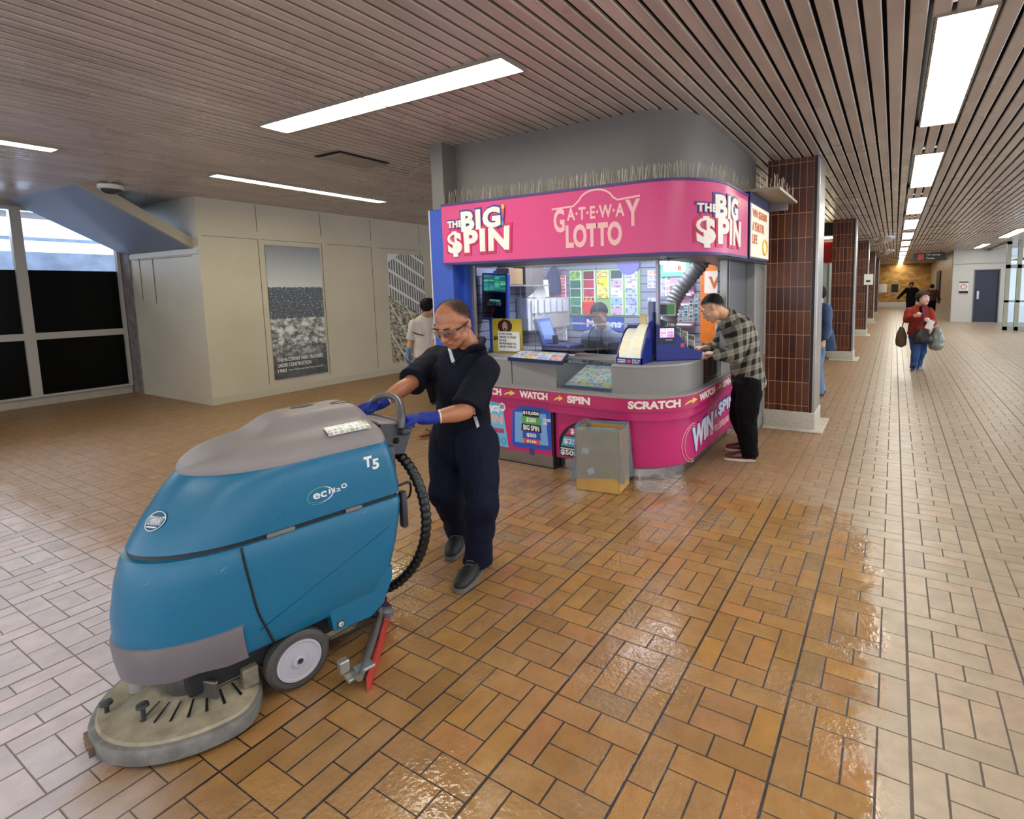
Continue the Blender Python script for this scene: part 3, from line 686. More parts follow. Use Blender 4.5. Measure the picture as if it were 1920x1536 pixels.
KX, KY = -2.6, 4.9
kiosk = thing('lottery_kiosk', 'pink fronted lottery ticket kiosk with a rounded corner and grey top', 'kiosk', (KX, KY, 0))
grey = mat('kiosk_grey', (134, 130, 128), .42, var=.06, vs=2); grey_d = mat('kiosk_grey_dark', (96, 96, 102), .45)
bulk = mat('bulkhead_paint', (112, 106, 100), .5, var=.08, vs=1.5)
pink = mat('kiosk_pink', (198, 40, 112), .32, var=.05, vs=2); pink2 = mat('fascia_pink', (206, 66, 122), .3, var=.05, vs=1)
bandm = mat('band_pink', (184, 38, 96), .35); blue = mat('kiosk_blue', (44, 78, 176), .38); blue_d = mat('deep_blue', (18, 28, 84), .35)
cream_p = mat('logo_cream', (236, 226, 216), .4); navy_o = mat('logo_navy', (58, 60, 128), .4); crim = mat('logo_crimson', (200, 44, 92), .4); rose = mat('logo_rose', (232, 178, 176), .4)
yel = mat('arrow_yellow', (236, 200, 84), .4); white_p = mat('print_bright', (240, 238, 236), .4); steelk = mat('kick_steel', (150, 146, 142), .25, .85, var=.1, vs=3)

# bulkhead above, reaching the ceiling
BH = mkpath(-3.75, 3.92, -1.42, .42, 6.2)
q = MB(); strip(q, BH, 0, BH.L, 2.38, H, 0, -.1); q.box(-3.9, -3.75, 3.74, 4.0, 2.39, H)
mk('wall_kiosk_bulkhead', q, bulk, kind='structure', smooth=30)
S = mkpath(-3.75, 3.70, -1.165, .5, 4.8)
q = MB(); strip(q, S, 0, S.L, 1.885, 2.405, 0, -.06); mk('fascia', q, pink2, kiosk, 30)
q = MB(); strip(q, S, 0, S.L, 2.405, 2.425, .006, -.24); strip(q, S, 0, S.L, 1.865, 1.885, .002, -.07); mk('fascia_trim', q, mat('trim_purple', (60, 44, 108), .4), kiosk, 30)
q = MB(); strip(q, S, 0, S.L + 1.3, 1.862, 1.868, -.05, -.62); mk('soffit', q, grey_d, kiosk, 30)
mk('interior_ceiling', MB().box(-3.9, -1.45, 4.2, 5.95, 2.34, 2.37), mat('kiosk_ceiling', (214, 214, 220), .6), kiosk)

def logo(u0, f, sc=1, zo=0):
    # letters at their size: the whole emblem is .76 wide and .42 high
    def pl(a, b, c, d, off=0): return onpath(f, u0 + a * sc, u0 + b * sc, c + zo, d + zo, off)
    def word(s, a, b, c, d, m, bold, dep, nm='lettering', sub=10, off=0, warp=None): return lettering(s, pl(a, b, c, d, off), m, kiosk, bold, dep, sub=sub, name=nm, warp=warp, spacing=1.13)
    bow = lambda x, y: (x, y + .10 * (x - .5) * (0.9 if y > .5 else 1.1))
    fan = lambda x, y: (x + (.04 * (y - .5)) * (x - .5), y * (1 + .14 * x) - .07 * x - (.10 * (1 - y) * (1 - x)))
    for k, (m, bo, dep) in enumerate(((navy_o, .09, .006), (cream_p, .05, .012))):
        g = .018 if k == 0 else 0
        word('BIG', .20 - g, .65 + g, 2.165 - g, 2.345 + g, m, bo, dep, warp=bow)
        word('THE', .035 - g * .7, .215 + g * .7, 2.20 - g * .7, 2.262 + g * .7, m, bo * .8, dep + .002)
    for k, (m, bo, dep) in enumerate(((crim, .09, .007), (cream_p, .045, .014))):
        g = .022 if k == 0 else 0
        word('$PIN', .03 - g, .74 + g, 1.955 - g, 2.165 + g, m, bo, dep, warp=fan)
    q = MB(); g = pl(0, 1, 2.17, 2.36)
    cols = [(236, 176, 60), (216, 90, 70), (150, 90, 150), (60, 90, 180), (90, 170, 170)]
    for i, c in enumerate(cols):
        patch(q, g, [(.665, 1 - i * .19), (.70 - .004 * i, 1 - i * .19), (.698 - .004 * i, .81 - i * .19), (.667, .81 - i * .19)], .012)
        q.mi[-1] = i
    mk('rainbow_pen', q, [mat('pen_%d' % i, c, .4) for i, c in enumerate(cols)], kiosk)
logo(.045, S, 1.02)
logo(2.44, S, 1.0, -.02)
# gateway lotto wordmark
g = onpath(S, 1.26, 2.03, 1.94, 2.34)
t1 = lambda a, b, c, d: (lambda u, v, dd: g(a + (b - a) * u, c + (d - c) * v, dd))
tall = lambda x, y: (x, y * 1.0 - (.55 * max(0, 1 - x / .14) + .55 * max(0, (x - .86) / .14)) * (1 - y) if (x < .14 or x > .86) else y)
lettering('G', t1(.0, .14, .36, .84), rose, kiosk, .03, .003); lettering('Y', t1(.86, 1.02, .38, .88), rose, kiosk, .03, .003)
lettering('A\u00b7T\u00b7E\u00b7W\u00b7A', t1(.17, .85, .58, .83), rose, kiosk, .03, .003, spacing=1.1)
lettering('LOTTO', t1(.15, .82, .03, .50), rose, kiosk, .045, .003)
q = MB()
pts = [(-.02, .84)] + [(.25, .86)] + [(.52 + .21 * -math.cos(a / 10 * PI), .88 + .26 * math.sin(a / 10 * PI)) for a in range(1, 10)] + [(.77, .90), (1.02, .93)]
for i in range(len(pts) - 1):
    (a, b), (c, d) = pts[i], pts[i + 1]; l = math.hypot((c - a) * .77, (d - b) * .4); nx, ny = -(d - b) * .4 / l * .007 / .77, (c - a) * .77 / l * .007 / .4
    patch(q, g, [(a - nx, b - ny), (c - nx, d - ny), (c + nx, d + ny), (a + nx, b + ny)], .002)
mk('emblem_line', q, rose, kiosk)
# side lightbox beyond the curved fascia
q = MB(); q.box(-1.23, -1.155, 4.84, 5.66, 1.87, 2.46); mk('side_sign_box', q, blue_d, kiosk)
q = MB(); q.box(-1.156, -1.148, 4.86, 5.62, 1.89, 2.36); mk('side_sign_face', q, mat('cream_face', (232, 222, 200), .4, emit=(232, 222, 200), es=.15), kiosk)
orng = mat('print_orange', (206, 110, 52), .4)
for i, s in enumerate(('WIN $365000', 'A YEAR FOR', 'LIFE')):
    lettering(s, plane_at((-1.147, 4.9, 2.24 - i * .115), (0, .6 * (1, .8, .34)[i], 0), (0, 0, .085), V((1, 0, 0))), orng, kiosk, .03, .002)
q = MB(); q.tube([(-1.146, 5.42 + .1 * math.cos(a), 2.0 + .07 * math.sin(a)) for a in [k / 8 * 2 * PI for k in range(8)]], .012, 6, 2, True); mk('printed_ring', q, yel, kiosk)
# shelf with bird spikes
spike = mat('spike_steel', (170, 160, 140), .35, .6)
t = thing('wall_shelf', 'small steel shelf with upright bird spikes over the side sign', 'shelf', (-1.05, 5.4, 2.46))
mk('shelf_board', MB().bbox(-1.3, -.92, 4.95, 5.9, 2.47, 2.5, .006), mat('shelf_paint', (150, 140, 122), .45), t)
mk('bracket', MB().box(-1.3, -1.0, 5.80, 5.83, 2.40, 2.47), grey, t)
q = MB()
for i in range(46):
    x = -.95 - random.random() * .28; y = 4.98 + i * .02; a = random.uniform(-.015, .02); q.cyl((x, y, 2.5), (x + a, y + random.uniform(-.01, .01), 2.5 + random.uniform(.11, .15)), .0022, n=5)
o = mk('bird_spikes', q, spike, t); o['kind'] = 'stuff'
q = MB(); n = 0
u = .02
while u < S.L - .02:
    p, nn = S(u); q.cur = 0
    for o_ in (-.04, -.11):
        b = p + nn * (o_ + random.uniform(-.02, .02)) + V((0, 0, 2.425)); tt = b + nn * random.uniform(-.035, .045) + V((random.uniform(-.02, .02), 0, random.uniform(.10, .135)))
        q.cyl(b, tt, .0017, .0012, 4)
    u += .019
o = mk('bird_spikes', q, spike, None, label='rows of thin steel bird spikes standing on top of the pink fascia', cat='bird spikes', kind='stuff')

# blue end pillar
mk('end_pillar', MB().bbox(-3.95, -3.68, 3.74, 4.05, 0, 2.39, .006).box(-3.685, -3.63, 3.86, 3.93, 0, 1.9), blue, kiosk)
mk('pillar_edge', MB().box(-3.956, -3.95, 3.735, 3.76, 0, 2.39), white_p, kiosk)
# shell of the cabin
slatw = None
def slatwall_mat():
    m, N, b = newmat('slatwall_grey'); c = N.sep(N.coord('Object')); v = N.m('DIVIDE', c[2], .098)
    e = N.m('LESS_THAN', N.m('FRACT', N.m('ADD', v, 10)), .09)
    N.l.new(N.mixc(e, srgb(150, 152, 166), srgb(46, 46, 56)), b.inputs['Base Color']); b.inputs['Roughness'].default_value = .4; return m
slatw = slatwall_mat()
mk('back_panel', MB().box(-3.95, -1.45, 5.9, 5.96, 0, 2.34), slatw, kiosk)
mk('left_panel', MB().box(-3.96, -3.9, 4.05, 5.96, 0, 2.38), slatw, kiosk)
mk('right_panel', MB().box(-1.50, -1.44, 5.02, 5.96, .98, 1.87), slatw, kiosk)
q = MB().box(-1.42, -1.39, 5.0, 5.9, .98, 1.865)
mk('side_shutter', q, grey_d, kiosk)
for y_ in (4.86, 4.95): mk('shutter_frame', MB().box(-1.43, -1.37, y_, y_ + .035, .98, 1.865), alu, kiosk)
mk('corner_post', MB().bbox(-1.44, -1.30, 5.72, 6.19, 0, 1.87, .01), mat('post_putty', (150, 148, 146), .45, var=.08), kiosk)
mk('upper_side_wall', MB().box(-1.46, -1.3, 4.85, 6.2, 1.87, 2.46), grey_d, kiosk)
# counter, left and right sections
BL = mkpath(-3.62, 3.80, -1.4, .5, 6); U2 = .975
band = mkpath(-3.62, 3.78, -1.43, .55, 5.62); body = mkpath(-3.62, 3.86, -1.5, .5, 5.64); bodyL = mkpath(-3.62, 3.84, -1.5, .5, 5.6); kick = mkpath(-3.62, 3.92, -1.56, .46, 5.62); up = mkpath(-3.62, 3.90, -1.5, .52, 5.64)
q = MB(); strip(q, bodyL, 0, U2 - .02, .12, .62, 0, -.04); mk('counter_front', q, pink, kiosk)
q = MB(); strip(q, body, U2 - .02, body.L, .12, .55, 0, -.04); mk('counter_front', q, pink, kiosk, 30)
q = MB(); strip(q, bodyL, 0, U2, 0, .125, -.004, -.05); mk('kick_plate', q, steelk, kiosk)
q = MB(); q.box(-3.62 + U2 - .004, -3.62 + U2 + .012, 3.83, 3.9, 0, .62); strip(q, bodyL, 0, U2, -.0, .008, .004, -.05); mk('edge_strip', q, blk, kiosk)
q = MB(); strip(q, kick, U2, kick.L, 0, .12, 0, -.03); mk('kick_plate', q, mat('mirror_steel', (176, 172, 170), .14, .95), kiosk, 30)
q = MB(); strip(q, body, U2, body.L, .112, .122, .0, -.3); mk('counter_floor', q, grey_d, kiosk, 30)
q = MB(); strip(q, band, 0, U2, .625, .725, -.01, -.08); mk('slogan_band', q, bandm, kiosk)
q = MB(); strip(q, band, U2, band.L, .615, .725, 0, -.1); mk('slogan_band', q, bandm, kiosk, 30)
q = MB(); strip(q, band, U2, band.L, .535, .615, -.03, -.1); mk('lower_band', q, pink, kiosk, 30)
q = MB(); strip(q, band, 0, band.L, .725, .738, .002, -.2); mk('ledge', q, mat('ledge_grey', (150, 146, 142), .4), kiosk, 30)
CASE0, CASE1 = .985, 1.545           # glass case along the front
def upm(u): return u
q = MB(); strip(q, up, 0, .475, .738, .975, 0, -.03); strip(q, up, .485, CASE0, .738, .965, 0, -.03); mk('counter_upper', q, grey, kiosk)
q = MB(); q.box(-3.62 + .474, -3.62 + .486, 3.905, 3.95, .738, .97); mk('joint', q, blk, kiosk)
UC = up.L1 + up.La + .18
q = MB(); strip(q, up, CASE1, UC, .738, .97, 0, -.03); mk('counter_upper', q, grey, kiosk, 30); q = MB(); strip(q, up, UC + .55, up.L, .738, .97, 0, -.03); mk('counter_upper', q, grey, kiosk, 30)
q = MB(); strip(q, up, CASE1, up.L - .3, .965, .982, .004, -.42); strip(q, up, 0, CASE0, .965, .98, .002, -.5); q.box(-2.64, -2.07, 4.16, 4.42, .965, .98); mk('counter_top', q, mat('counter_laminate', (160, 158, 158), .3), kiosk, 30)
cg = glass('case_glass', (.90, .97, .95, 1), .06)
mk('case_glass', MB().box(-2.63, -2.075, 3.9, 3.906, .74, .968), cg, kiosk); mk('case_glass', MB().box(-2.63, -2.075, 3.9, 4.16, .968, .974), cg, kiosk)
mk('case_glass', MB().box(-1.506, -1.5, 4.6, 5.1, .74, .968), cg, kiosk)
mk('case_floor', MB().box(-2.63, -2.06, 3.92, 4.4, .72, .74).box(-2.64, -2.06, 4.4, 4.42, .74, .97).box(-2.065, -2.06, 3.93, 4.4, .74, .965).box(-2.64, -2.632, 3.93, 4.4, .74, .965), mat('case_lining', (176, 178, 184), .4), kiosk)
mk('case_floor', MB().box(-1.9, -1.51, 4.56, 5.15, .72, .74).box(-1.9, -1.88, 4.56, 5.15, .74, .96).box(-1.9, -1.51, 5.1, 5.15, .74, .96), mat('case_lining_dark', (110, 116, 112), .4), kiosk)
# slogans on the band
def slog(f, s, a, b, z0=.642, z1=.708, off=0): lettering(s, onpath(f, a, b, z0, z1, off), cream_p, kiosk, .05, .003, sub=6)
def arrow(f, a, b, z0=.645, z1=.705, off=0):
    g = onpath(f, a, b, z0, z1, off); q = MB()
    q.add([g(u, v, .003) for u, v in ((0, .05), (.12, .38), (.34, .62), (.58, .68), (.56, .98), (1, .5), (.52, .08), (.56, .36), (.36, .34), (.2, .2))], [(0, 1, 9), (1, 2, 8, 9), (2, 3, 7, 8), (4, 5, 3), (3, 5, 7), (7, 5, 6)]); mk('arrow', q, yel, kiosk)
slog(band, 'SCRATCH', .06, .435, off=-.01); arrow(band, .465, .6, off=-.01); slog(band, 'WATCH', .65, .96, off=-.01)
arrow(band, 1.03, 1.13); slog(band, 'SPIN', 1.17, 1.40); slog(band, 'SCRATCH', 1.75, 2.2); arrow(band, 2.24, 2.42); slog(band, 'WATCH', 2.46, 2.9); arrow(band, 2.94, 3.12); slog(band, 'SPIN', 3.16, 3.45)
# left printed panel: scratch ticket and the spinning wheel screen
lb = mat('print_sky', (112, 190, 224), .35); bl1 = mat('print_blue', (44, 84, 186), .35); gr1 = mat('print_green', (88, 170, 92), .35); rd1 = mat('print_red', (220, 80, 56), .35); mag = mat('print_magenta', (206, 60, 150), .35)
g = onpath(bodyL, 0, 1, .0, 1)
q = MB(); patch(q, g, [(.1, .15), (.46, .13), (.40, .55), (.1, .58)], .001); mk('ticket_print', q, lb, kiosk)
q = MB(); patch(q, g, arc_poly(.40, .52, .038, .042), .004); mk('price_dot', q, white_p, kiosk); lettering('$5', onpath(bodyL, .375, .425, .5, .54), navy_o, kiosk, .02, .006)
lettering('BIG', onpath(bodyL, .16, .36, .45, .53), white_p, kiosk, .08, .003); lettering('$PIN', onpath(bodyL, .12, .40, .34, .44), rose, kiosk, .04, .003); lettering('WIN UP TO $500,000!', onpath(bodyL, .12, .41, .255, .31), crim, kiosk, .05, .003)
q = MB()
for k in range(5): q.tube([(g(.14 + k * .066 + .024 * math.cos(a), .19 + .026 * math.sin(a), .002)) for a in [j / 8 * 2 * PI for j in range(8)]], .0022, 4, 2, True)
mk('coin_rings', q, bl1, kiosk)
q = MB()
scr = [(.50, .18), (.52, .50), (.60, .545), (.75, .56), (.90, .55), (.955, .52), (.955, .19), (.93, .165), (.53, .155)]
patch(q, g, scr, .002); q.cur = 1; patch(q, g, [(.70, .16), (.76, .16), (.75, .10), (.71, .10)], .0018)
mk('screen_print', q, [bl1, navy_o], kiosk)
q = MB(); patch(q, g, [(.54, .20), (.55, .49), (.90, .50), (.92, .21)], .003); mk('screen_glow_print', q, mat('print_glow', (124, 172, 226), .35), kiosk)
q = MB()
for i, (z0, z1) in enumerate(((.46, .52), (.39, .46), (.32, .39), (.25, .32), (.205, .25))):
    w = .115 - .012 * abs(i - 2); cx = .735 + .0 * i; q.cur = i; w2 = .115 - .012 * abs(i - 1.4)
    patch(q, g, [(cx - w, z0), (cx + w, z0), (cx + w2, z1), (cx - w2, z1)], .005)
mk('wheel_print', q, [blk, gr1, blk, bl1, rd1], kiosk)
for s, a, b in (('$10,000', .475, .51), ('$200', .405, .45), ('BIG SPIN', .33, .38), ('$50', .265, .305), ('$100', .212, .24)): lettering(s, onpath(bodyL, .645 if len(s) > 4 else .68, .825 if len(s) > 4 else .79, a, b), white_p, kiosk, .03, .007)
lettering('THE BIG\nSPIN', onpath(bodyL, .87, .95, .40, .46), white_p, kiosk, .03, .005)
# wheel print beside the bin
g2 = onpath(body, 0, 1, 0, 1)
q = MB(); A = arc_poly(1.36, .24, .34, .235, 90, 185, 14)
q.cur = 0; patch(q, g2, [(1.36, .135)] + [(1.03, .135)] + [p for p in A[::-1] if p[1] > .135], .001)
mk('wheel_rim_print', q, blk, kiosk)
q = MB()
for i, (z0, z1, x0_) in enumerate(((.135, .195, 1.03), (.225, .32, 1.045), (.33, .40, 1.09), (.41, .455, 1.17))):
    q.cur = i; patch(q, g2, [(x0_, z0), (1.6, z0), (1.6, z1), (x0_ + .012 + .02 * i, z1)], .003)
mk('wheel_field', q, [blk, mat('print_teal', (88, 160, 196), .35), crim, mat('print_slate', (70, 110, 140), .35)], kiosk)
q = MB(); patch(q, g2, [(1.04, .2), (1.5, .2), (1.5, .21), (1.04, .21)], .004); mk('wheel_line', q, white_p, kiosk)
for s, a, b, z in (('$500', 1.04, 1.22, .14), ('$25', 1.075, 1.21, .245), ('$10', 1.15, 1.26, .34)): lettering(s, onpath(body, a, b, z, z + .055), white_p, kiosk, .03, .006)
# WIN A $PIN on the rounded corner and side
win = lambda x, y: (x, y * (1 - .28 * x) + .42 * x)
for m, bo, dep, gg in ((navy_o, .07, .004, .014), (mat('win_white', (222, 222, 236), .35), .03, .010, 0)):
    lettering('WIN', onpath(body, 2.34 - gg, 2.92 + gg, .155 - gg, .40 + gg), m, kiosk, bo, dep, sub=14, warp=win)
    lettering('A', onpath(body, 2.97 - gg, 3.06 + gg, .34 - gg, .43 + gg), m, kiosk, bo * .8, dep, sub=2)
    lettering('$PIN', onpath(body, 3.1 - gg, 3.66 + gg, .33 - gg, .47 + gg), m, kiosk, bo, dep, sub=2)
lettering('UP TO $500,000', onpath(body, 2.85, 3.5, .19, .27), rose, kiosk, .05, .003, sub=3)
q = MB()
gb = onpath(body, 0, 1, 0, 1)
for rx, ry in ((.17, .17), (.13, .15)):
    pp = [gb(2.36 + rx * math.cos(a), .27 + ry * math.sin(a), .003) for a in [math.radians(70 + k * 16) for k in range(14)]]; q.tube(pp, .0035, 5, 1)
mk('swoosh', q, rose, kiosk)
# glazing over the counter
gl = glass('kiosk_glass', (.96, .97, 1, 1), .0)
GY = 4.3
for a, b in ((-3.9, -3.16), (-3.155, -2.44), (-2.435, -1.84)):
    mk('glass_pane', MB().box(a, b, GY, GY + .008, .99, 1.868), gl, kiosk)
mk('glazing_post', MB().box(-3.63, -3.60, 3.93, 3.96, .98, 1.87), alu, kiosk)
mk('glazing_post', MB().box(-1.83, -1.805, GY - .02, GY + .02, .98, 1.87), mat('clear_post', (170, 166, 180), .2, .3), kiosk)
mk('glazing_rail', MB().box(-2.66, -1.84, GY - .04, GY + .04, .98, 1.005).box(-3.6, -1.84, GY - .01, GY + .02, 1.85, 1.868), alu, kiosk)
mk('glass_shelf', MB().box(-2.8, -2.2, GY + .02, GY + .14, 1.285, 1.292), glass('shelf_glass', (.8, .9, .95, 1), .2), kiosk)
# lamps of the cabin (real fittings under its ceiling)
for x in (-3.2, -2.3):
    t = thing('cabin_light', 'white lamp panel under the kiosk ceiling, %s' % ('left one behind the fascia' if x < -3 else 'right one above the duct'), 'ceiling light', (x, 4.9, 2.31))
    mk('housing', MB().bbox(x - .33, x + .33, 4.72, 5.08, 2.315, 2.34, .005), wh, t)
    mk('diffuser', MB().box(x - .31, x + .31, 4.74, 5.06, 2.308, 2.316), mat('cabin_diffuser', (240, 246, 255), .5, emit=(226, 236, 255), es=30), t)
t = thing('cabin_light', 'glaring round white spotlight under the kiosk ceiling by the duct', 'ceiling light', (-1.95, 4.72, 1.86))
mk('housing', MB().lathe([(.0, 1.93), (.07, 1.925), (.075, 1.87), (.06, 1.865)], (-1.95, 4.72, 0)), wh, t, 40); mk('bulb', MB().ell((-1.95, 4.72, 1.862), (.055, .055, .02)), mat('spot_bulb', (255, 255, 255), .4, emit=(240, 245, 255), es=40), t, 180)
# ------------------------------------------------------------------ what stands and hangs in and on the kiosk
PAL1 = [(236, 232, 120), (120, 186, 190), (232, 120, 140), (240, 240, 236), (110, 150, 210), (240, 180, 90), (150, 200, 130)]
BW = 5.9
def wall_sheet(name, x0, x1, z0, z1, m, lab, cat, y=None, grp=None, th=.012):
    y = y if y is not None else BW - .002
    return mk(name, MB().box(x0, x1, y - th, y, z0, z1), m, None, label=lab, cat=cat, group=grp)
# rack of ticket columns on the back wall
t = thing('ticket_board', 'green edged display board of scratch tickets on the kiosk back wall', 'display board', (-3.2, BW, 1.27))
mk('board', MB().box(-3.74, -2.72, BW - .012, BW - .002, 1.27, 1.865), mat('board_green', (150, 190, 120), .4), t)
cols = [[(70, 150, 110), (150, 200, 90), (230, 230, 150), (60, 120, 90)], [(226, 120, 120), (130, 50, 60), (240, 220, 200), (190, 60, 70)], [(246, 226, 60), (240, 214, 70), (250, 236, 110), (236, 200, 50)], [(226, 236, 240), (70, 90, 80), (200, 170, 190), (150, 180, 210)], [(214, 220, 234), (180, 190, 220), (230, 220, 230), (160, 170, 210)]]
for i, c in enumerate(cols):
    x = -3.72 + i * .2
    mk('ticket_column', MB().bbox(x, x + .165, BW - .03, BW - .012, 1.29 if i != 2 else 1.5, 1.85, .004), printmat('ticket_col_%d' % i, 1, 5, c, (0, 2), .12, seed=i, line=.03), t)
fr_r = mat('fries_red', (226, 56, 58), .4)
t = thing('snack_carton', 'red carton with orange sticks pinned left below the ticket board', 'carton', (-3.42, BW - .06, 1.3))
mk('carton', MB().add([(-3.5, 5.83, 1.3), (-3.37, 5.83, 1.29), (-3.35, 5.83, 1.46), (-3.52, 5.83, 1.45), (-3.5, 5.87, 1.3), (-3.37, 5.87, 1.29), (-3.35, 5.87, 1.46), (-3.52, 5.87, 1.45)], [(0, 1, 2, 3), (7, 6, 5, 4), (0, 4, 5, 1), (1, 5, 6, 2), (2, 6, 7, 3), (3, 7, 4, 0)]), fr_r, t)
q = MB()
for i in range(7): q.box(-3.51 + i * .022, -3.495 + i * .022, 5.845, 5.86, 1.44, 1.47 + .02 * (i % 3))
mk('sticks', q, mat('fries_orange', (244, 160, 60), .5), t)
t = thing('wall_sign', 'blue sign reading Millions on the kiosk back wall behind the clerk', 'sign', (-3.3, BW, 1.1))
mk('panel', MB().box(-3.7, -2.95, BW - .02, BW - .004, 1.09, 1.26), blue, t); lettering('Millions', plane_at((-3.48, BW - .021, 1.13), (.5, 0, 0), (0, 0, .1)), white_p, t, .03, .003)
# hanging strips of tickets
t = thing('ticket_strip', 'long strip of red and blue tickets hanging on a clip on the kiosk back wall', 'ticket strip', (-3.86, 5.8, .95))
q = [(232, 100, 100), (240, 140, 120), (226, 66, 80), (226, 90, 100), (140, 200, 226), (110, 180, 220), (236, 236, 236), (226, 226, 226), (232, 232, 232), (220, 220, 220)]
for i, c in enumerate(q):
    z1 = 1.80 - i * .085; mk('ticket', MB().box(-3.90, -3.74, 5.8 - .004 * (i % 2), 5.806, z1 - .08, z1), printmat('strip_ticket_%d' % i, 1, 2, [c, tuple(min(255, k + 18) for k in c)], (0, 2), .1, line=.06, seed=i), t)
mk('clip', MB().box(-3.84, -3.80, 5.79, 5.81, 1.80, 1.87).cyl((-3.82, 5.8, 1.87), (-3.82, 5.9, 1.88), .006), chrome, t)
# clock
cx, cz = -2.87, 1.93
t = thing('wall_clock', 'round pale violet wall clock half hidden by the fascia', 'clock', (cx, BW, cz - .13))
mk('clock_rim', MB().lathe([(.13, -.03), (.15, -.03), (.155, -.01), (.15, 0), (.13, -.005)], (cx, BW - .002, cz), 36, 'Y'), mat('clock_rim_violet', (130, 126, 190), .4), t, 40)
mk('clock_face', MB().lathe([(0, -.012), (.13, -.012)], (cx, BW - .002, cz), 36, 'Y'), white_p, t)
mk('clock_hand', MB().box(cx - .004, cx + .004, BW - .022, BW - .018, cz - .1, cz + .01), blk, t); mk('clock_hand', MB().box(cx - .004, cx + .06, BW - .022, BW - .018, cz - .004, cz + .004), blk, t)
# right half of the back wall
faint = [(226, 150, 120), (200, 190, 226), (236, 190, 160), (190, 186, 214), (210, 200, 230)]
for i, (x, z0, z1, lab) in enumerate(((-2.62, 1.62, 1.83, 'upper left'), (-2.45, 1.52, 1.76, 'upper right'), (-2.62, 1.2, 1.5, 'lower left'), (-2.45, 1.2, 1.42, 'lower right'))):
    wall_sheet('leaflet', x, x + .13, z0, z1, printmat('leaf_%d' % i, 2, 4, faint, (0, 2), .1, seed=20 + i), 'pale orange leaflet on the kiosk wall right of the ticket board, %s' % lab, 'leaflet', grp='leaflets right of the ticket board')
t = thing('shelf_rack', 'white wall rack of five little shelves behind the brochure holder', 'rack', (-2.15, 5.8, 1.2))
mk('rack_back', MB().box(-2.33, -2.03, 5.88, 5.895, 1.15, 1.78), mat('rack_pink', (206, 170, 206), .5), t)
for k in range(5): mk('shelf', MB().bbox(-2.33, -2.03, 5.78, 5.88, 1.18 + k * .115, 1.2 + k * .115, .004), mat('shelf_cream', (232, 224, 206), .4), t)
t = thing('display_screen', 'green and white number display high on the kiosk back wall', 'screen', (-2.45, BW, 1.75))
mk('screen_body', MB().bbox(-2.44, -2.08, BW - .05, BW - .01, 1.75, 2.0, .01), mat('screen_green', (120, 210, 160), .4, emit=(120, 220, 170), es=.5), t)
mk('screen_face', MB().box(-2.40, -2.12, BW - .056, BW - .05, 1.80, 1.97), mat('screen_pale', (226, 240, 236), .4, emit=(226, 240, 236), es=.6), t)
lettering('8', plane_at((-2.22, BW - .057, 1.815), (.04, 0, 0), (0, 0, .06)), rd1, t, .03, .002)
# orange bags and cards near the right side wall
orange = mat('bag_orange', (236, 130, 40), .4, var=.15, vs=9, bump=.4, bs=30)
for i, (y0, y1, z0, z1, lab) in enumerate(((5.5, 5.86, 1.0, 1.85, 'tall orange and white snack bag display hanging behind the customer'), (5.1, 5.4, .98, 1.28, 'short orange bag with a white leaf print in front of the customer face'))):
    t = thing('hanging_bag', lab, 'bag', (-1.5, (y0 + y1) / 2, z0))
    q = MB(); n = 8
    vs = []; fs = []
    for j in range(n + 1):
        for k in range(3):
            zz = z0 + (z1 - z0) * j / n; bul = .05 * math.sin(PI * j / n) + .01; yy = y0 + (y1 - y0) * k / 2
            vs.append((-1.49 - (bul if k == 1 else .01) - .01 * math.sin(j * 2.1 + k), yy, zz))
    for j in range(n):
        for k in range(2): a = j * 3 + k; fs.append((a, a + 1, a + 4, a + 3))
    m_ = len(vs); vs += [(-1.475, v[1], v[2]) for v in vs]; fs += [[p + m_ for p in f][::-1] for f in fs]
    b_ = [0, 1, 2] + [3 * j + 2 for j in range(1, n + 1)] + [3 * n + 1, 3 * n] + [3 * j for j in range(n - 1, 0, -1)]
    fs += [(b_[j], b_[(j + 1) % len(b_)], b_[(j + 1) % len(b_)] + m_, b_[j] + m_) for j in range(len(b_))]
    q.add(vs, fs); mk('bag_body', q, orange, t, 180)
    mk('white_print', MB().box(-1.53 - .03, -1.5, y0 + .05, y1 - .03, z0 + (z1 - z0) * (.62 if i == 0 else .3), z0 + (z1 - z0) * (.8 if i == 0 else .9)), mat('bag_white', (240, 226, 206), .5), t)
t = thing('orange_poster', 'orange and white poster with leaf prints on the right back wall of the kiosk', 'poster', (-1.75, 5.86, 1.0))
mk('sheet', MB().box(-1.95, -1.50, 5.86, 5.89, .98, 1.9), orange, t); mk('white_field', MB().box(-1.9, -1.5, 5.85, 5.86, 1.55, 1.8), mat('bag_white', (240, 226, 206), .5), t)
lettering('VS', plane_at((-1.85, 5.849, 1.6), (.2, 0, 0), (0, 0, .14)), orng, t, .04, .002)
# flexible duct
t = thing('air_duct', 'ribbed grey flexible air duct curving down inside the kiosk', 'duct', (-1.95, 5.1, 1.0))
pts = [V((-1.64, 5.2, 2.0)), V((-1.72, 5.18, 1.86)), V((-1.84, 5.14, 1.70)), V((-1.95, 5.1, 1.54)), V((-2.0, 5.05, 1.36)), V((-2.01, 5.03, 1.1)), V((-2.01, 5.03, .98))]
q = MB(); P2 = crom(pts, 14); q.tube(P2, [.078 + .007 * math.sin(i * 2.0) for i in range(len(P2))], 18, 1); mk('hose', q, mat('duct_grey', (112, 112, 110), .55), t, 60)
mk('collar', MB().cyl((-1.63, 5.2, 1.98), (-1.60, 5.21, 2.1), .095), grey, t, 40)
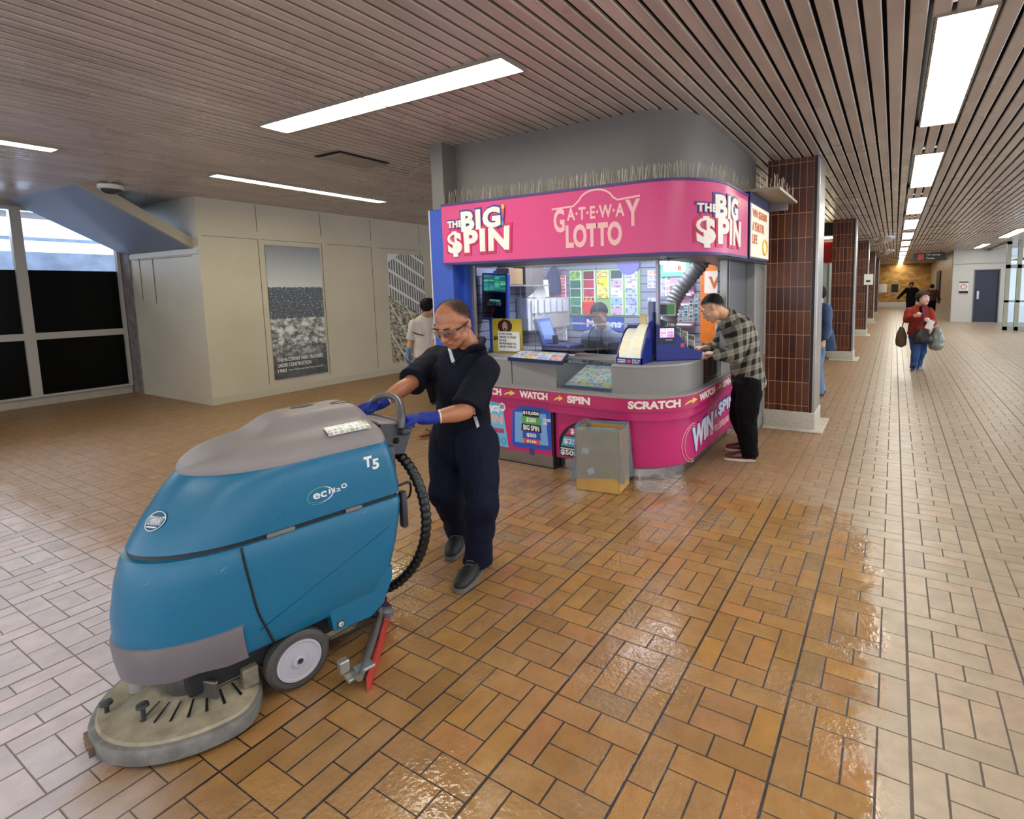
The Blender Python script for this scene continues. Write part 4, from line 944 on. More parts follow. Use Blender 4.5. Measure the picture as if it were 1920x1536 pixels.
# teal leaflets beside the duct
t = thing('leaflet_fan', 'fan of teal patterned paper standing behind the ticket vending unit', 'leaflets', (-1.78, 5.0, 1.3))
for i in range(4): mk('sheet', MB().box(-1.88 + i * .05, -1.84 + i * .05, 4.98 + i * .01, 4.985 + i * .01, 1.28, 1.40 + i * .05), printmat('teal_sheet_%d' % i, 1, 6, [(140, 190, 190), (90, 130, 140)], (0, 2), 0, seed=i), t)

# left wall of the cabin: lottery screen, shelves, jacket
t = thing('lottery_screen', 'tilted blue lottery screen with a green number table on the left', 'screen', (-3.7, 4.34, 1.3))
Mx = Matrix.Translation((-3.70, 4.36, 1.30)) @ Matrix.Rotation(math.radians(3), 4, 'Y')
mk('screen_case', MB().bbox(-.185, .165, -.02, .03, 0, .50, .012, Mx), blue, t)
mk('number_table', MB().box(-.15, .14, -.026, -.02, .31, .475, Mx), printmat('green_table', 4, 8, [(90, 214, 160), (60, 170, 130), (120, 232, 180), (40, 120, 120), (70, 190, 210)], (0, 2), .45, line=.05, lc=(.02, .15, .1, 1)), t)
mk('lower_screen', MB().box(-.15, .14, -.025, -.02, .03, .30, Mx), mat('screen_dark', (20, 22, 44), .2), t)
pl = plane_at((0, 0, 0), (1, 0, 0), (0, 0, 1)); f_ = lambda a, b, c, d: (lambda u, v, k: Mx @ V((a + (b - a) * u, -.026 - k, c + (d - c) * v)))
lettering('LIGHTNING', f_(-.07, .08, .205, .225), mat('neon_teal', (90, 220, 190), .4, emit=(90, 220, 190), es=.5), t, .02, .001, shear=.3)
lettering('LOTTO', f_(-.1, .09, .16, .20), white_p, t, .04, .001, shear=.3)
mk('bolt_mark', MB().add([Mx @ V(p) for p in ((-.03, -.028, .13), (.01, -.028, .14), (-.01, -.028, .1), (.0, -.028, .1), (-.05, -.028, .05), (-.03, -.028, .095), (-.045, -.028, .095))], [(0, 1, 2, 6), (2, 3, 5), (2, 5, 6), (3, 4, 5)]), rd1, t)
t = thing('power_cable', 'thin black cable looped left of the lottery screen', 'cable', (-3.86, 4.5, 1.3))
mk('cable', MB().tube([(-3.85, 4.45, 1.62), (-3.87, 4.42, 1.56), (-3.87, 4.4, 1.47), (-3.85, 4.42, 1.42), (-3.8, 4.43, 1.44)], .006, 6), blk, t)
t = thing('clear_shelf_unit', 'clear acrylic cupboard with white stock on the left kiosk wall', 'cabinet', (-3.8, 5.2, 1.1))
mk('cabinet_body', MB().bbox(-3.89, -3.72, 4.95, 5.85, 1.14, 1.52, .006), mat('acrylic_white', (196, 194, 198), .25, var=.15, vs=5), t)
for k in range(6): mk('paper_bundle', MB().bbox(-3.71, -3.69, 5.0 + k * .135, 5.09 + k * .135, 1.34, 1.50, .004), mat('bundle_white', (214, 212, 214), .5), t)
mk('lower_flap', MB().box(-3.715, -3.70, 5.0, 5.8, 1.15, 1.30), mat('flap_beige', (180, 170, 160), .4), t)
t = thing('jacket', 'navy jacket hanging on the left kiosk wall above the cupboard', 'jacket', (-3.8, 5.7, 1.52))
b = Blob(); b.chain([(-3.8, 5.62, 1.86), (-3.8, 5.64, 1.7), (-3.8, 5.64, 1.55)], [(.07, .05), (.11, .06), (.12, .06)], side=(0, 1, 0), flat1=True); b.chain([(-3.79, 5.52, 1.82), (-3.78, 5.49, 1.6)], [.035, .03]); skin('jacket_body', b, mat('navy_cloth', (28, 34, 82), .8, bump=.3, bs=30), t, .015)
t = thing('paper_sheet', 'big white slanted sheet of paper beside the navy jacket', 'paper', (-3.75, 5.3, 1.53))
mk('sheet', MB().add([(-3.74, 4.98, 1.53), (-3.74, 5.42, 1.53), (-3.74, 5.40, 1.74), (-3.74, 5.26, 1.73), (-3.74, 5.12, 1.60), (-3.745, 4.98, 1.53), (-3.745, 5.42, 1.53), (-3.745, 5.40, 1.74), (-3.745, 5.26, 1.73), (-3.745, 5.12, 1.60)], [(0, 1, 2, 3, 4), (9, 8, 7, 6, 5)]), white_p, t)
mk('yellow_tag', MB().box(-3.745, -3.735, 5.15, 5.33, 1.505, 1.53), yel, t)
t = thing('carton_stack', 'brown cardboard boxes high on the left kiosk wall', 'boxes', (-3.8, 4.9, 1.62))
mk('shelf', MB().box(-3.9, -3.65, 4.5, 5.3, 1.66, 1.68), alu, t); mk('carton', MB().bbox(-3.88, -3.7, 4.6, 4.85, 1.68, 1.86, .006), mat('cardboard', (150, 120, 84), .7, var=.1), t); mk('carton', MB().bbox(-3.88, -3.7, 4.9, 5.25, 1.68, 1.9, .006), mat('cardboard_dark', (90, 78, 70), .7, var=.1), t)

# on the counter
t = thing('age_poster', 'yellow poster stand with a curly haired face and a white age notice', 'poster stand', (-3.45, 4.2, .98))
mk('backing', MB().box(-3.69, -3.66, 4.24, 4.27, .98, 1.34), blue, t)
mk('yellow_sheet', MB().box(-3.66, -3.28, 4.25, 4.262, .98, 1.33), mat('poster_yellow', (214, 190, 60), .4), t)
hx, hz = -3.49, 1.245
q = MB(); rr = random.Random(3)
pts = []
for k in range(26):
    a = 2 * PI * k / 26; r = (.088 + .012 * rr.random()) * (1 if math.sin(a) > -.3 else .9); pts.append((hx + r * math.cos(a), 4.247, hz + r * .85 * math.sin(a)))
q.add(pts, [list(range(26))]); mk('hair_print', q, mat('print_hair', (62, 30, 30), .5), t)
q = MB(); q.add([(hx + .034 * math.cos(k / 16 * 2 * PI), 4.245, hz + .006 + .048 * math.sin(k / 16 * 2 * PI)) for k in range(16)], [list(range(16))]); mk('face_print', q, mat('print_skin', (196, 146, 120), .5), t)
q = MB(); q.add([(hx + .012 * math.cos(k / 10 * 2 * PI), 4.243, hz - .022 + .014 * math.sin(k / 10 * 2 * PI)) for k in range(10)], [list(range(10))]); q.box(hx - .02, hx - .01, 4.243, 4.245, hz + .014, hz + .02); q.box(hx + .01, hx + .02, 4.243, 4.245, hz + .014, hz + .02); mk('mouth_print', q, mat('print_dark', (60, 20, 24), .5), t)
mk('white_notice', MB().box(-3.57, -3.29, 4.225, 4.235, 1.0, 1.20), paper, t)
for i, s in enumerate(('IF YOU LOOK', 'UNDER 25 YEARS', 'OF AGE', 'BE PREPARED TO', 'SHOW YOUR I.D.')): lettering(s, plane_at((-3.55, 4.224, 1.165 - i * .033), (.017 * len(s) * .9, 0, 0), (0, 0, .021)), mat('ink', (40, 40, 46), .6), t, .02, .0006)
lettering('$4', plane_at((-3.645, 4.247, 1.10), (.06, 0, 0), (0, 0, .05)), mat('ink', (40, 40, 46), .6), t, .04, .001)
# ticket trays
def tray(name, lab, A, B, C, D, pm, th=.022):
    """A, B near edge; C, D far edge of the top face"""
    A, B, C, D = map(V, (A, B, C, D)); n = (B - A).cross(D - A).normalized(); t = thing(name, lab, 'ticket tray', ((A + B + C + D) / 4)[:])
    q = MB(); lo = [p - n * th for p in (A, B, C, D)]; q.add([A, B, C, D] + lo, [(0, 1, 2, 3), (7, 6, 5, 4), (0, 4, 5, 1), (1, 5, 6, 2), (2, 6, 7, 3), (3, 7, 4, 0)]); mk('tray_body', q, blue_d if th > .02 else blue, t)
    ctr = (A + B + C + D) / 4; ins = [p + (ctr - p) * .07 + n * .003 for p in (A, B, C, D)]; q = MB(); q.add(ins, [(0, 1, 2, 3)]); me = mk('ticket_sheet', q, pm, t)
    uv = me.data.uv_layers.new(name='uv')
    for i, c in enumerate(((0, 0), (1, 0), (1, 1), (0, 1))): uv.data[i].uv = c
    return t
def uvprint(name, nx, ny, pal, seed=0, em=.15):
    m, N, b = newmat(name); c = N.sep(N.coord('UV')); u = N.m('MULTIPLY', c[0], nx); v = N.m('MULTIPLY', c[1], ny)
    w = N.white(N.comb(N.m('FLOOR', u), N.m('FLOOR', v), seed + .5)); col = N.ramp(w, [(i / len(pal), srgb(*p)) for i, p in enumerate(pal)], True)
    w2 = N.white(N.comb(N.m('FLOOR', N.m('MULTIPLY', u, 4)), N.m('FLOOR', N.m('MULTIPLY', v, 5)), seed + 9)); col = N.mixc(N.m('MULTIPLY', N.m('GREATER_THAN', w2, .65), .5), col, srgb(50, 60, 130))
    e = N.m('MINIMUM', N.m('PINGPONG', u, .5), N.m('PINGPONG', v, .5)); col = N.mixc(N.m('LESS_THAN', e, .05), col, srgb(230, 236, 244))
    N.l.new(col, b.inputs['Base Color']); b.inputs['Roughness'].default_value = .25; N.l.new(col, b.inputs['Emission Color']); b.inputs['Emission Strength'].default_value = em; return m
pal2 = [(190, 206, 226), (224, 232, 160), (214, 226, 236), (150, 176, 216), (236, 214, 196), (176, 206, 200)]
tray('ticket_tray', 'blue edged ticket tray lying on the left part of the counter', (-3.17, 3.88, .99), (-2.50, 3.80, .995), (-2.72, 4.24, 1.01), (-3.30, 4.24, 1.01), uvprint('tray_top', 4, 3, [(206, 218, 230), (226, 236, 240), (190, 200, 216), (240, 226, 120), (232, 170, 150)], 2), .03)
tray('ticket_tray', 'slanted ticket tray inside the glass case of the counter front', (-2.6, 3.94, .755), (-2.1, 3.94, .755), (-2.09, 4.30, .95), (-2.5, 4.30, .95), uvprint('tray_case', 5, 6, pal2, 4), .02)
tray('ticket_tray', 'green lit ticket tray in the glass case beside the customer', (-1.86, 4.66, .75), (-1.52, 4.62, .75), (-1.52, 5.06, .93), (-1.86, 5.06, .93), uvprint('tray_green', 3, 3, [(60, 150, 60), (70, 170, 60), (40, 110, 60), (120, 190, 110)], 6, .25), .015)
t = thing('eyeglasses', 'folded wire eyeglasses lying on the glass case', 'glasses', (-2.4, 4.05, .976))
q = MB()
for cx_ in (-2.43, -2.36): q.tube([(cx_ + .026 * math.cos(a), 4.05 + .02 * math.sin(a), .98) for a in [k / 8 * 2 * PI for k in range(8)]], .0022, 5, 2, True)
mk('rims', q, mat('wire_dark', (50, 48, 50), .3, .6), t); mk('temple', MB().cyl((-2.46, 4.05, .98), (-2.52, 4.1, .98), .0022, n=5).cyl((-2.335, 4.05, .98), (-2.3, 4.1, .98), .0022, n=5), mat('wire_dark', (50, 48, 50), .3, .6), t)
t = thing('lottery_terminal', 'blue lottery terminal with a tilted screen behind the glass', 'terminal', (-3.15, 4.6, .98))
Mt = Matrix.Translation((-3.16, 4.62, 1.0)) @ Matrix.Rotation(math.radians(-20), 4, 'Y')
mk('terminal_screen', MB().bbox(-.05, .0, -.13, .13, .05, .34, .012, Mt), mat('terminal_blue', (48, 78, 150), .35), t)
mk('terminal_base', MB().bbox(-3.2, -2.86, 4.46, 4.78, .98, 1.05, .02), blue_d, t); mk('terminal_neck', MB().cyl((-3.12, 4.62, 1.03), (-3.13, 4.62, 1.14), .03), blk, t, 40)
mk('front_glare_panel', MB().box(.0, .004, -.10, .10, .1, .3, Mt), mat('terminal_glass', (110, 140, 190), .1), t)
# cabin counter and shelf inside
mk('inner_shelf', MB().bbox(-3.88, -2.9, 4.42, 4.85, .9, .975, .006), grey, kiosk)
# brochure holders
t = thing('brochure_holder', 'blue holder with two stacks of cream play slips on the counter', 'brochure holder', (-1.95, 4.12, .98))
def wedge(q, x0, x1, y0, y1, z0, zf, zb, n=8):
    pr = [(y0, z0), (y1, z0), (y1, zb)] + [(y1 + (y0 - y1) * math.sin(PI / 2 * k / n) if 0 else y1 + (y0 - y1) * k / n, zf + (zb - zf) * math.cos(PI / 2 * k / n)) for k in range(1, n + 1)]
    return q.prism(pr, lambda p, t_: (x0 if t_ == 0 else x1, p[0], p[1]))
q = MB(); wedge(q, -2.065, -2.055, 3.97, 4.2, .98, 1.04, 1.28); wedge(q, -1.835, -1.825, 3.97, 4.2, .98, 1.04, 1.34); q.box(-2.065, -1.825, 3.97, 3.98, .98, 1.035); q.box(-2.065, -1.825, 4.19, 4.2, .98, 1.3)
mk('holder', q, mat('holder_blue', (24, 40, 128), .3), t)
for k, x in enumerate((-2.045, -1.935)):
    for j, (z, y) in enumerate(((1.04, 3.99), (1.12, 4.04), (1.2, 4.1))):
        pass
    q = MB(); wedge(q, x, x + .09, 3.985, 4.185, .99, 1.09, (1.27, 1.31)[k]); mk('play_slips', q, printmat('slips_%d' % k, 1, 3, [(240, 232, 196), (236, 226, 180), (244, 240, 214)], (0, 2), .08, line=.02, detail=False), t, 40)
mk('tall_card', MB().box(-1.93, -1.87, 4.17, 4.175, 1.2, 1.40), mat('card_cream', (226, 206, 150), .5), t)
lettering('WINNING\nNUMBERS', plane_at((-2.055, 3.969, .992), (.08, 0, 0), (0, 0, .032)), white_p, t, .01, .001); lettering('PICK UP\n& PLAY', plane_at((-1.915, 3.969, .992), (.075, 0, 0), (0, 0, .032)), white_p, t, .01, .001)
q = MB(); q.ell((-1.945, 3.968, 1.007), (.02, .002, .014)); mk('orange_badge', q, rd1, t, 180)
# ticket vending unit
t = thing('ticket_dispenser', 'large blue counter unit with a small screen and rows of scratch tickets', 'ticket dispenser', (-1.66, 4.45, .98))
ub = mat('unit_blue', (26, 38, 128), .3); 
prof = [(4.22, .982), (4.66, .982), (4.66, 1.09), (4.62, 1.16), (4.56, 1.22), (4.49, 1.26), (4.42, 1.29), (4.33, 1.30), (4.22, 1.30)]
A_ = V((-1.81, 4.27, 0)); rot = Matrix.Rotation(math.radians(-42), 4, 'Z')
L = lambda x, y, z: V((-1.80, 4.28, 0)) + rot @ V((x, y, z))
# unit axes: x along its length to the right and back, y its depth
def U(x, y, z): return V((-1.80, 4.22, 0)) + V((.80, .60, 0)) * x + V((-.6, .8, 0)) * y + V((0, 0, z))
def side(y0, y1, q, top=0):
    pr = [(0, .982), (.40, .982), (.42, 1.06), (.34, 1.065), (.28, 1.10), (.24, 1.16), (.19, 1.22), (.12, 1.27), (.0, 1.30)]
    return q.prism(pr, lambda p, k: U(p[0], y0 if k == 0 else y1, p[1]))
q = MB(); side(0, .015, q); side(.30, .315, q); q.add([U(0, 0, .982), U(.4, 0, .982), U(.4, .31, .982), U(0, .31, .982), U(0, 0, .99), U(.4, 0, .99), U(.4, .31, .99), U(0, .31, .99)], [(3, 2, 1, 0), (4, 5, 6, 7), (0, 1, 5, 4), (1, 2, 6, 5), (2, 3, 7, 6), (3, 0, 4, 7)])
q.add([U(.4, .0, .985), U(.4, .31, .985), U(.42, .31, 1.06), U(.42, .0, 1.06), U(.385, .31, 1.06), U(.385, 0, 1.06)], [(0, 1, 2, 3), (3, 2, 4, 5)])
q.add([U(0, 0, .982), U(0, .31, .982), U(0, .31, 1.3), U(0, 0, 1.3), U(.012, 0, .982), U(.012, .31, .982), U(.012, .31, 1.3), U(.012, 0, 1.3)], [(0, 3, 2, 1), (4, 5, 6, 7), (3, 7, 6, 2)])
mk('case', q, ub, t)
q = MB(); UB = lambda x0, x1, y0, y1, z0, z1, mb: mb.add([U(x, y, z) for z in (z0, z1) for y in (y0, y1) for x in (x0, x1)], [(0, 2, 3, 1), (4, 5, 7, 6), (0, 1, 5, 4), (2, 6, 7, 3), (0, 4, 6, 2), (1, 3, 7, 5)])
mk('head_post', UB(.0, .05, .1, .31, 1.29, 1.50, MB()), ub, t)
mk('head_board', UB(.0, .26, .30, .34, 1.36, 1.48, MB()), mat('head_cream', (196, 200, 186), .4), t)
mk('head_screen', UB(.03, .17, .294, .30, 1.375, 1.465, MB()), mat('head_dark', (40, 44, 60), .3), t); mk('head_green', UB(.175, .245, .294, .30, 1.375, 1.465, MB()), gr1, t)
mk('touch_screen', UB(.03, .155, -.008, .0, 1.19, 1.27, MB()), printmat('touch_print', 2, 3, [(226, 150, 210), (214, 120, 190), (240, 190, 226)], (0, 2), .6, line=.03), t)
mk('touch_frame', UB(.015, .17, -.006, .002, 1.13, 1.285, MB()), mat('frame_navy', (18, 24, 70), .3), t)
mk('red_mark', UB(.22, .25, -.003, .0, 1.1, 1.135, MB()), rd1, t); mk('receipt', UB(.08, .14, -.012, .0, 1.165, 1.17, MB()), white_p, t)
for a in range(5):
    for b_ in range(4):
        x = .10 + a * .062; y = .03 + b_ * .068; z = 1.30 - .035 * a - .005
        mk('ticket', UB(x, x + .006, y, y + .056, z - .10, z + .04, MB()), printmat('unit_ticket_%d' % ((a + b_ * 2) % 4), 2, 3, [[(230, 226, 200), (80, 90, 70)], [(236, 190, 150), (214, 216, 206)], [(214, 222, 206), (100, 130, 90)], [(236, 236, 230), (150, 150, 130)]][(a + b_ * 2) % 4], (0, 2), 0, seed=a, line=.06), t)
mk('yellow_label', MB().add([U(.413, .06, 1.0), U(.413, .25, 1.0), U(.423, .25, 1.05), U(.423, .06, 1.05)], [(0, 1, 2, 3)]), mat('label_yellow', (200, 170, 60), .4), t)
mk('white_label', MB().add([U(.413, .01, .995), U(.413, .04, .995), U(.423, .04, 1.055), U(.423, .01, 1.055)], [(0, 1, 2, 3)]), white_p, t)

# cardboard box with a clear blue bin bag, before the counter
t = thing('waste_box', 'cardboard waste box lined with a clear blue plastic bag before the counter', 'waste box', (-2.05, 3.7, 0))
card = mat('box_cardboard', (196, 156, 84), .6, var=.1, vs=6)
Mb = Matrix.Translation((-2.04, 3.66, 0)) @ Matrix.Rotation(math.radians(8), 4, 'Z')
q = MB(); w, d, h_ = .185, .125, .50
for x0_, x1_, y0_, y1_ in ((-w, w, -d, -d + .006), (-w, w, d - .006, d), (-w, -w + .006, -d, d), (w - .006, w, -d, d)): q.box(x0_, x1_, y0_, y1_, .003, h_, Mb)
q.box(-w, w, -d, d, .003, .009, Mb); mk('box', q, card, t)
def bagm():
    m, N, b = newmat('bag_film'); b.inputs['Base Color'].default_value = srgb(120, 152, 168); b.inputs['Roughness'].default_value = .18
    f = N.noise(N.coord(), 7, 4); N.l.new(N.rng(f, .2, .8, .40, .52), b.inputs['Alpha']); N.l.new(N.bump(N.noise(N.comb(*[N.m('MULTIPLY', s_, k) for s_, k in zip(N.sep(N.coord())[:], (1, 1, .3))]), 26, 4), .8, .02), b.inputs['Normal']); return m
vs = []; fs = []; nk = 48; prof = [(.0, .30, .9), (.0, .48, .93), (.0, .525, 1.0), (.012, .53, 1.08), (.03, .50, 1.1), (.03, .4, 1.16), (.035, .28, 1.22), (.045, .18, 1.30), (.05, .13, 1.34), (.048, .105, 1.32)]
rr = random.Random(5); ph = [rr.random() * 6 for _ in range(6)]
for j, (o_, z, s_) in enumerate(prof):
    for k in range(nk):
        a = 2 * PI * k / nk; e = .22; cx_, sy_ = math.cos(a), math.sin(a)
        x = math.copysign(abs(cx_) ** e, cx_) * (w - .004) ; y = math.copysign(abs(sy_) ** e, sy_) * (d - .004)
        rip = (.0035 + .011 * max(0, (j - 3) / 6)) * (math.sin(a * 9 + ph[0] + j * .3) + .6 * math.sin(a * 17 + ph[1]) + .4 * math.sin(a * 5 + ph[2]))
        if j >= 3: x *= 1 + .06 * (s_ - 1.0) * 8; y *= 1 + .06 * (s_ - 1) * 8; x += math.copysign(.008, x); y += math.copysign(.008, y)
        zz = z + (.02 * math.sin(a * 3 + ph[3]) + .012 * math.sin(a * 7 + ph[4]) if j >= 8 or j in (2, 3) else 0) * (1 if j >= 8 else .35)
        rv = V((x, y, 0)).normalized() * rip; vs.append(Mb @ (V((x, y, zz)) + rv * (1 if j > 3 else .3)))
for j in range(len(prof) - 1): fs += [(j * nk + k, j * nk + (k + 1) % nk, (j + 1) * nk + (k + 1) % nk, (j + 1) * nk + k) for k in range(nk)]
mk('bin_bag', MB().add(vs, fs), bagm(), t, 180)
for (x, z, r_) in ((-.1, .33, .2), (-.05, .17, -.5)):
    mk('paper_scrap', MB().box(-.03, .03, -d - .004, -d - .002, -.02, .025, Mb @ Matrix.Translation((x, -.0, z)) @ Matrix.Rotation(r_, 4, 'Y')), paper, t)
# ------------------------------------------------------------------ walk-behind floor scrubber (own axes: x to its near side, y back towards the worker)
scr_ = thing('floor_scrubber', 'teal blue walk behind floor scrubber with a grey lid, pushed by the worker', 'floor scrubber', (-2.39, .97, 0), math.radians(-12))
MS = WM[scr_]
def scr_paint(name, c, sc_=.5):
    m, N, b = newmat(name); co = N.coord(); s = N.sep(co)
    sc1 = N.noise(N.comb(N.m('MULTIPLY', s[0], 3), N.m('MULTIPLY', N.m('ADD', s[1], N.m('MULTIPLY', s[2], .5)), 5), N.m('MULTIPLY', N.m('SUBTRACT', s[2], N.m('MULTIPLY', s[1], .45)), 60)), 2.2, 4, .7)
    k = N.m('MULTIPLY', N.rng(sc1, .64, .7), N.rng(N.noise(co, 4, 2), .5, .62))
    col = N.mixc(N.m('MULTIPLY', k, .55), c, srgb(150, 186, 204)); d = N.rng(N.noise(co, 3, 4), .35, .7, 0, .18)
    col = N.mixc(d, col, srgb(60, 84, 96)); N.l.new(col, b.inputs['Base Color']); N.l.new(N.rng(N.noise(co, 6, 3), .3, .7, .26, .42), b.inputs['Roughness'])
    N.l.new(N.bump(N.noise(co, 90, 2), .04), b.inputs['Normal']); return m
teal = scr_paint('scrubber_teal', srgb(8, 104, 142)); sgrey = mat('scrubber_grey', (136, 128, 128), .5, var=.07, vs=5, bump=.05, bs=150); skirtm = mat('skirt_grey', (112, 106, 110), .5, var=.12, vs=6)
dkgrey = mat('scrubber_dark', (52, 52, 56), .45); decks = mat('deck_grime', (150, 140, 120), .75, var=.28, vs=14, bump=.3, bs=40); rim = mat('bumper_rubber', (112, 110, 106), .55, var=.3, vs=20)
RF = .34
def outline(w, f, b, rb=.05, ns=20):
    pts = []
    for k in range(ns + 1):
        a = math.radians(90 - 180 * k / ns); pts.append((w * math.sin(a), f + RF * (1 - math.cos(a))))     # near side -> front -> far side
    for k in range(7):
        a = PI / 2 * k / 6; pts.append((-(w - rb) - rb * math.cos(a), b - rb + rb * math.sin(a)))
    for k in range(7):
        a = PI / 2 * (1 - k / 6); pts.append(((w - rb) + rb * math.cos(a), b - rb + rb * math.sin(a)))
    return pts
def loft(q, levels, cap0=True, cap1=True):
    rings = [[V((x, y, z)) for x, y in outline(w, f, b, rb)] for z, w, f, b, rb in levels]; n = len(rings[0])
    fs = [(i * n + k, (i + 1) * n + k, (i + 1) * n + (k + 1) % n, i * n + (k + 1) % n) for i in range(len(rings) - 1) for k in range(n)]
    if cap0: fs.append(list(range(n)))
    if cap1: fs.append(list(range((len(rings) - 1) * n, len(rings) * n))[::-1])
    return q.add([p for r in rings for p in r], fs)
q = MB(); loft(q, [(.245, .252, -.24, .60, .05), (.26, .262, -.262, .61, .05), (.36, .266, -.268, .67, .05), (.46, .267, -.268, .70, .05), (.58, .266, -.248, .725, .05), (.655, .264, -.228, .735, .05), (.672, .258, -.220, .730, .05), (.676, .25, -.205, .72, .05)])
# rounded belly behind the wheel
q.prism([(.378, .26), (.39, .175), (.55, .165), (.61, .2), (.655, .30), (.66, .36), (.4, .36)], lambda p, k: (-.2625 if k == 0 else .2625, p[0], p[1]))
mk('lower_body', q, teal, scr_, 35, local=True)
q = MB(); loft(q, [(.672, .252, -.205, .722, .05), (.70, .252, -.195, .722, .05)]); mk('seam_gasket', q, blk, scr_, 35, local=True)
q = MB(); loft(q, [(.690, .256, -.200, .728, .05), (.695, .262, -.207, .732, .05), (.73, .263, -.190, .732, .05), (.80, .262, -.148, .722, .05), (.88, .258, -.092, .706, .05), (.93, .252, -.05, .694, .05), (.942, .246, -.038, .69, .05)]); mk('upper_tank', q, teal, scr_, 35, local=True)
q = MB(); loft(q, [(.938, .24, -.03, .685, .05), (.950, .24, -.03, .685, .05)]); mk('lid_gasket', q, blk, scr_, 35, local=True)
# lid: a domed height field with a raised middle
def lidz(x, y):
    w = .248; e = max(0, 1 - (abs(x) / w) ** 5); yy = (y + .036) / .72
    base = .95 + .085 * (1 - math.exp(-yy * 5.5)) * e ** .6 * (1 if yy < .9 else max(.3, 1 - (yy - .9) * 4))
    hx = 1 / (1 + math.exp((abs(x + .02) - .125) * 90)); hy = 1 / (1 + math.exp(-(y - .25) * 38)) * 1 / (1 + math.exp((y - .66) * 60))
    return base + .062 * hx * hy
NX, NY = 44, 60; vs = []; fs = []
for j in range(NY + 1):
    v = j / NY
    y = -.038 + .728 * (v ** 1.25)
    yy = y
    wv = .248 * math.sqrt(max(0, 1 - (max(0, 1 - (y + .038) / RF)) ** 2)) if y < -.038 + RF else .248
    if y > .64: wv = min(wv, .198 + .05 * math.sqrt(max(0, 1 - ((y - .64) / .0501) ** 2)))
    for i in range(NX + 1):
        u = -1 + 2 * i / NX; u = math.copysign(abs(u) ** .8, u); x = wv * u; ed = max(0, 1 - abs(u) ** 7)
        zz = lidz(x, y); f_ = ed ** .5 * min(1, max(0, (y + .038) / .02)) ** .5 * min(1, max(0, (.69 - y) / .02)) ** .5
        vs.append(V((x, y, .95 + (zz - .95) * f_ + .012 * f_)))
for j in range(NY): fs += [(j * (NX + 1) + i, j * (NX + 1) + i + 1, (j + 1) * (NX + 1) + i + 1, (j + 1) * (NX + 1) + i) for i in range(NX)]
bd = [j * (NX + 1) for j in range(NY + 1)] + [NY * (NX + 1) + i for i in range(1, NX + 1)] + [j * (NX + 1) + NX for j in range(NY - 1, -1, -1)]
k0 = len(vs); vs += [V((vs[i].x, vs[i].y, .942)) for i in bd]
fs += [(bd[i], bd[i + 1], k0 + i + 1, k0 + i) for i in range(len(bd) - 1)]
lid = mk('lid', MB().add(vs, fs), sgrey, scr_, 50, local=True)
sl = lambda x, y, h=0: V((x, y, lidz(x, y) + .0125 + h))
q = MB()
for (cx, cy, rx, ry) in ((.0, .60, .03, .06), (-.06, .44, .03, .05)):
    q.add([sl(cx + rx * math.cos(a), cy + ry * math.sin(a), .002) for a in [k / 20 * 2 * PI for k in range(20)]], [list(range(20))])
mk('lid_recess', q, blk, lid, local=True)
def patch3(fn, u0, u1, v0, v1, n=6):
    q = MB(); vs = [fn(u0 + (u1 - u0) * i / n, v0 + (v1 - v0) * j / n) for j in range(n + 1) for i in range(n + 1)]
    return q.add(vs, [(j * (n + 1) + i, j * (n + 1) + i + 1, (j + 1) * (n + 1) + i + 1, (j + 1) * (n + 1) + i) for j in range(n) for i in range(n)])
mk('instruction_label', patch3(lambda a, b: sl(a, b, .002), .165, .222, .44, .62), printmat('label_print', 3, 8, [(190, 196, 186), (206, 206, 200), (200, 186, 180), (166, 190, 140)], (0, 1), 0, line=.05, rough=.3), lid, local=True)
# printing on the tank: place on its side surface
def tank(t_, z):            # t_: metres along the near side from the side start forwards (negative: round the nose) or back
    for k, (za, w, f, b, rb) in enumerate(TL):
        if z <= TL[k + 1][0]:
            zb, w2, f2, b2, rb2 = TL[k + 1]; s = (z - za) / (zb - za); return w + (w2 - w) * s, f + (f2 - f) * s
TL = [(.695, .262, -.207, .732, .05), (.73, .263, -.190, .732, .05), (.80, .262, -.148, .722, .05), (.88, .258, -.092, .706, .05), (.93, .252, -.05, .694, .05), (.942, .246, -.038, .69, .05)]
def side_pt(y, z, d=0): w, f = tank(0, z); return V((w + d, y, z))
def nose_pt(a, z, d=0):
    w, f = tank(0, z); a = math.radians(a); return V((w * math.sin(a), f + RF * (1 - math.cos(a)), z)) + V((math.sin(a), -math.cos(a), .5)).normalized() * d
def lt(s, y0, y1, z0, z1, m, b=.03, shear=0, d=.0015): return lettering(s, lambda u, v, k: side_pt(y0 + (y1 - y0) * u, z0 + (z1 - z0) * v, k + .0005), m, scr_, b, d, local=True, shear=shear)
wt2 = mat('decal_white', (226, 228, 230), .35)
lt('T', .562, .597, .850, .898, wt2, .045); lt('5', .598, .628, .833, .880, wt2, .04)
lt('ec', .345, .398, .775, .800, wt2, .02); lt('H', .407, .432, .782, .802, wt2, .02); lt('2', .437, .455, .782, .796, wt2, .02); lt('O', .458, .482, .788, .808, wt2, .02)
lt('electrically converted water', .402, .462, .762, .767, mat('decal_sky', (60, 140, 200), .35), 0)
for (c, m_, r_, z_, a0) in (((.372, .785), mat('decal_green', (70, 160, 120), .35), (.050, .034), .003, 20), ((.372, .787), mat('decal_blue', (40, 120, 190), .35), (.046, .029), .0034, 130), ((.374, .788), wt2, (.049, .031), .0030, 200)):
    q = MB(); pts = [side_pt(c[0] + r_[0] * math.cos(math.radians(a0 + k * 15)), c[1] + r_[1] * math.sin(math.radians(a0 + k * 15)), .001) for k in range(19)]
    q.tube(pts, None, 5, 1, rf=lambda t: .0008 + .0022 * math.sin(PI * t)); mk('swirl_decal', q, m_, scr_, 180, local=True)
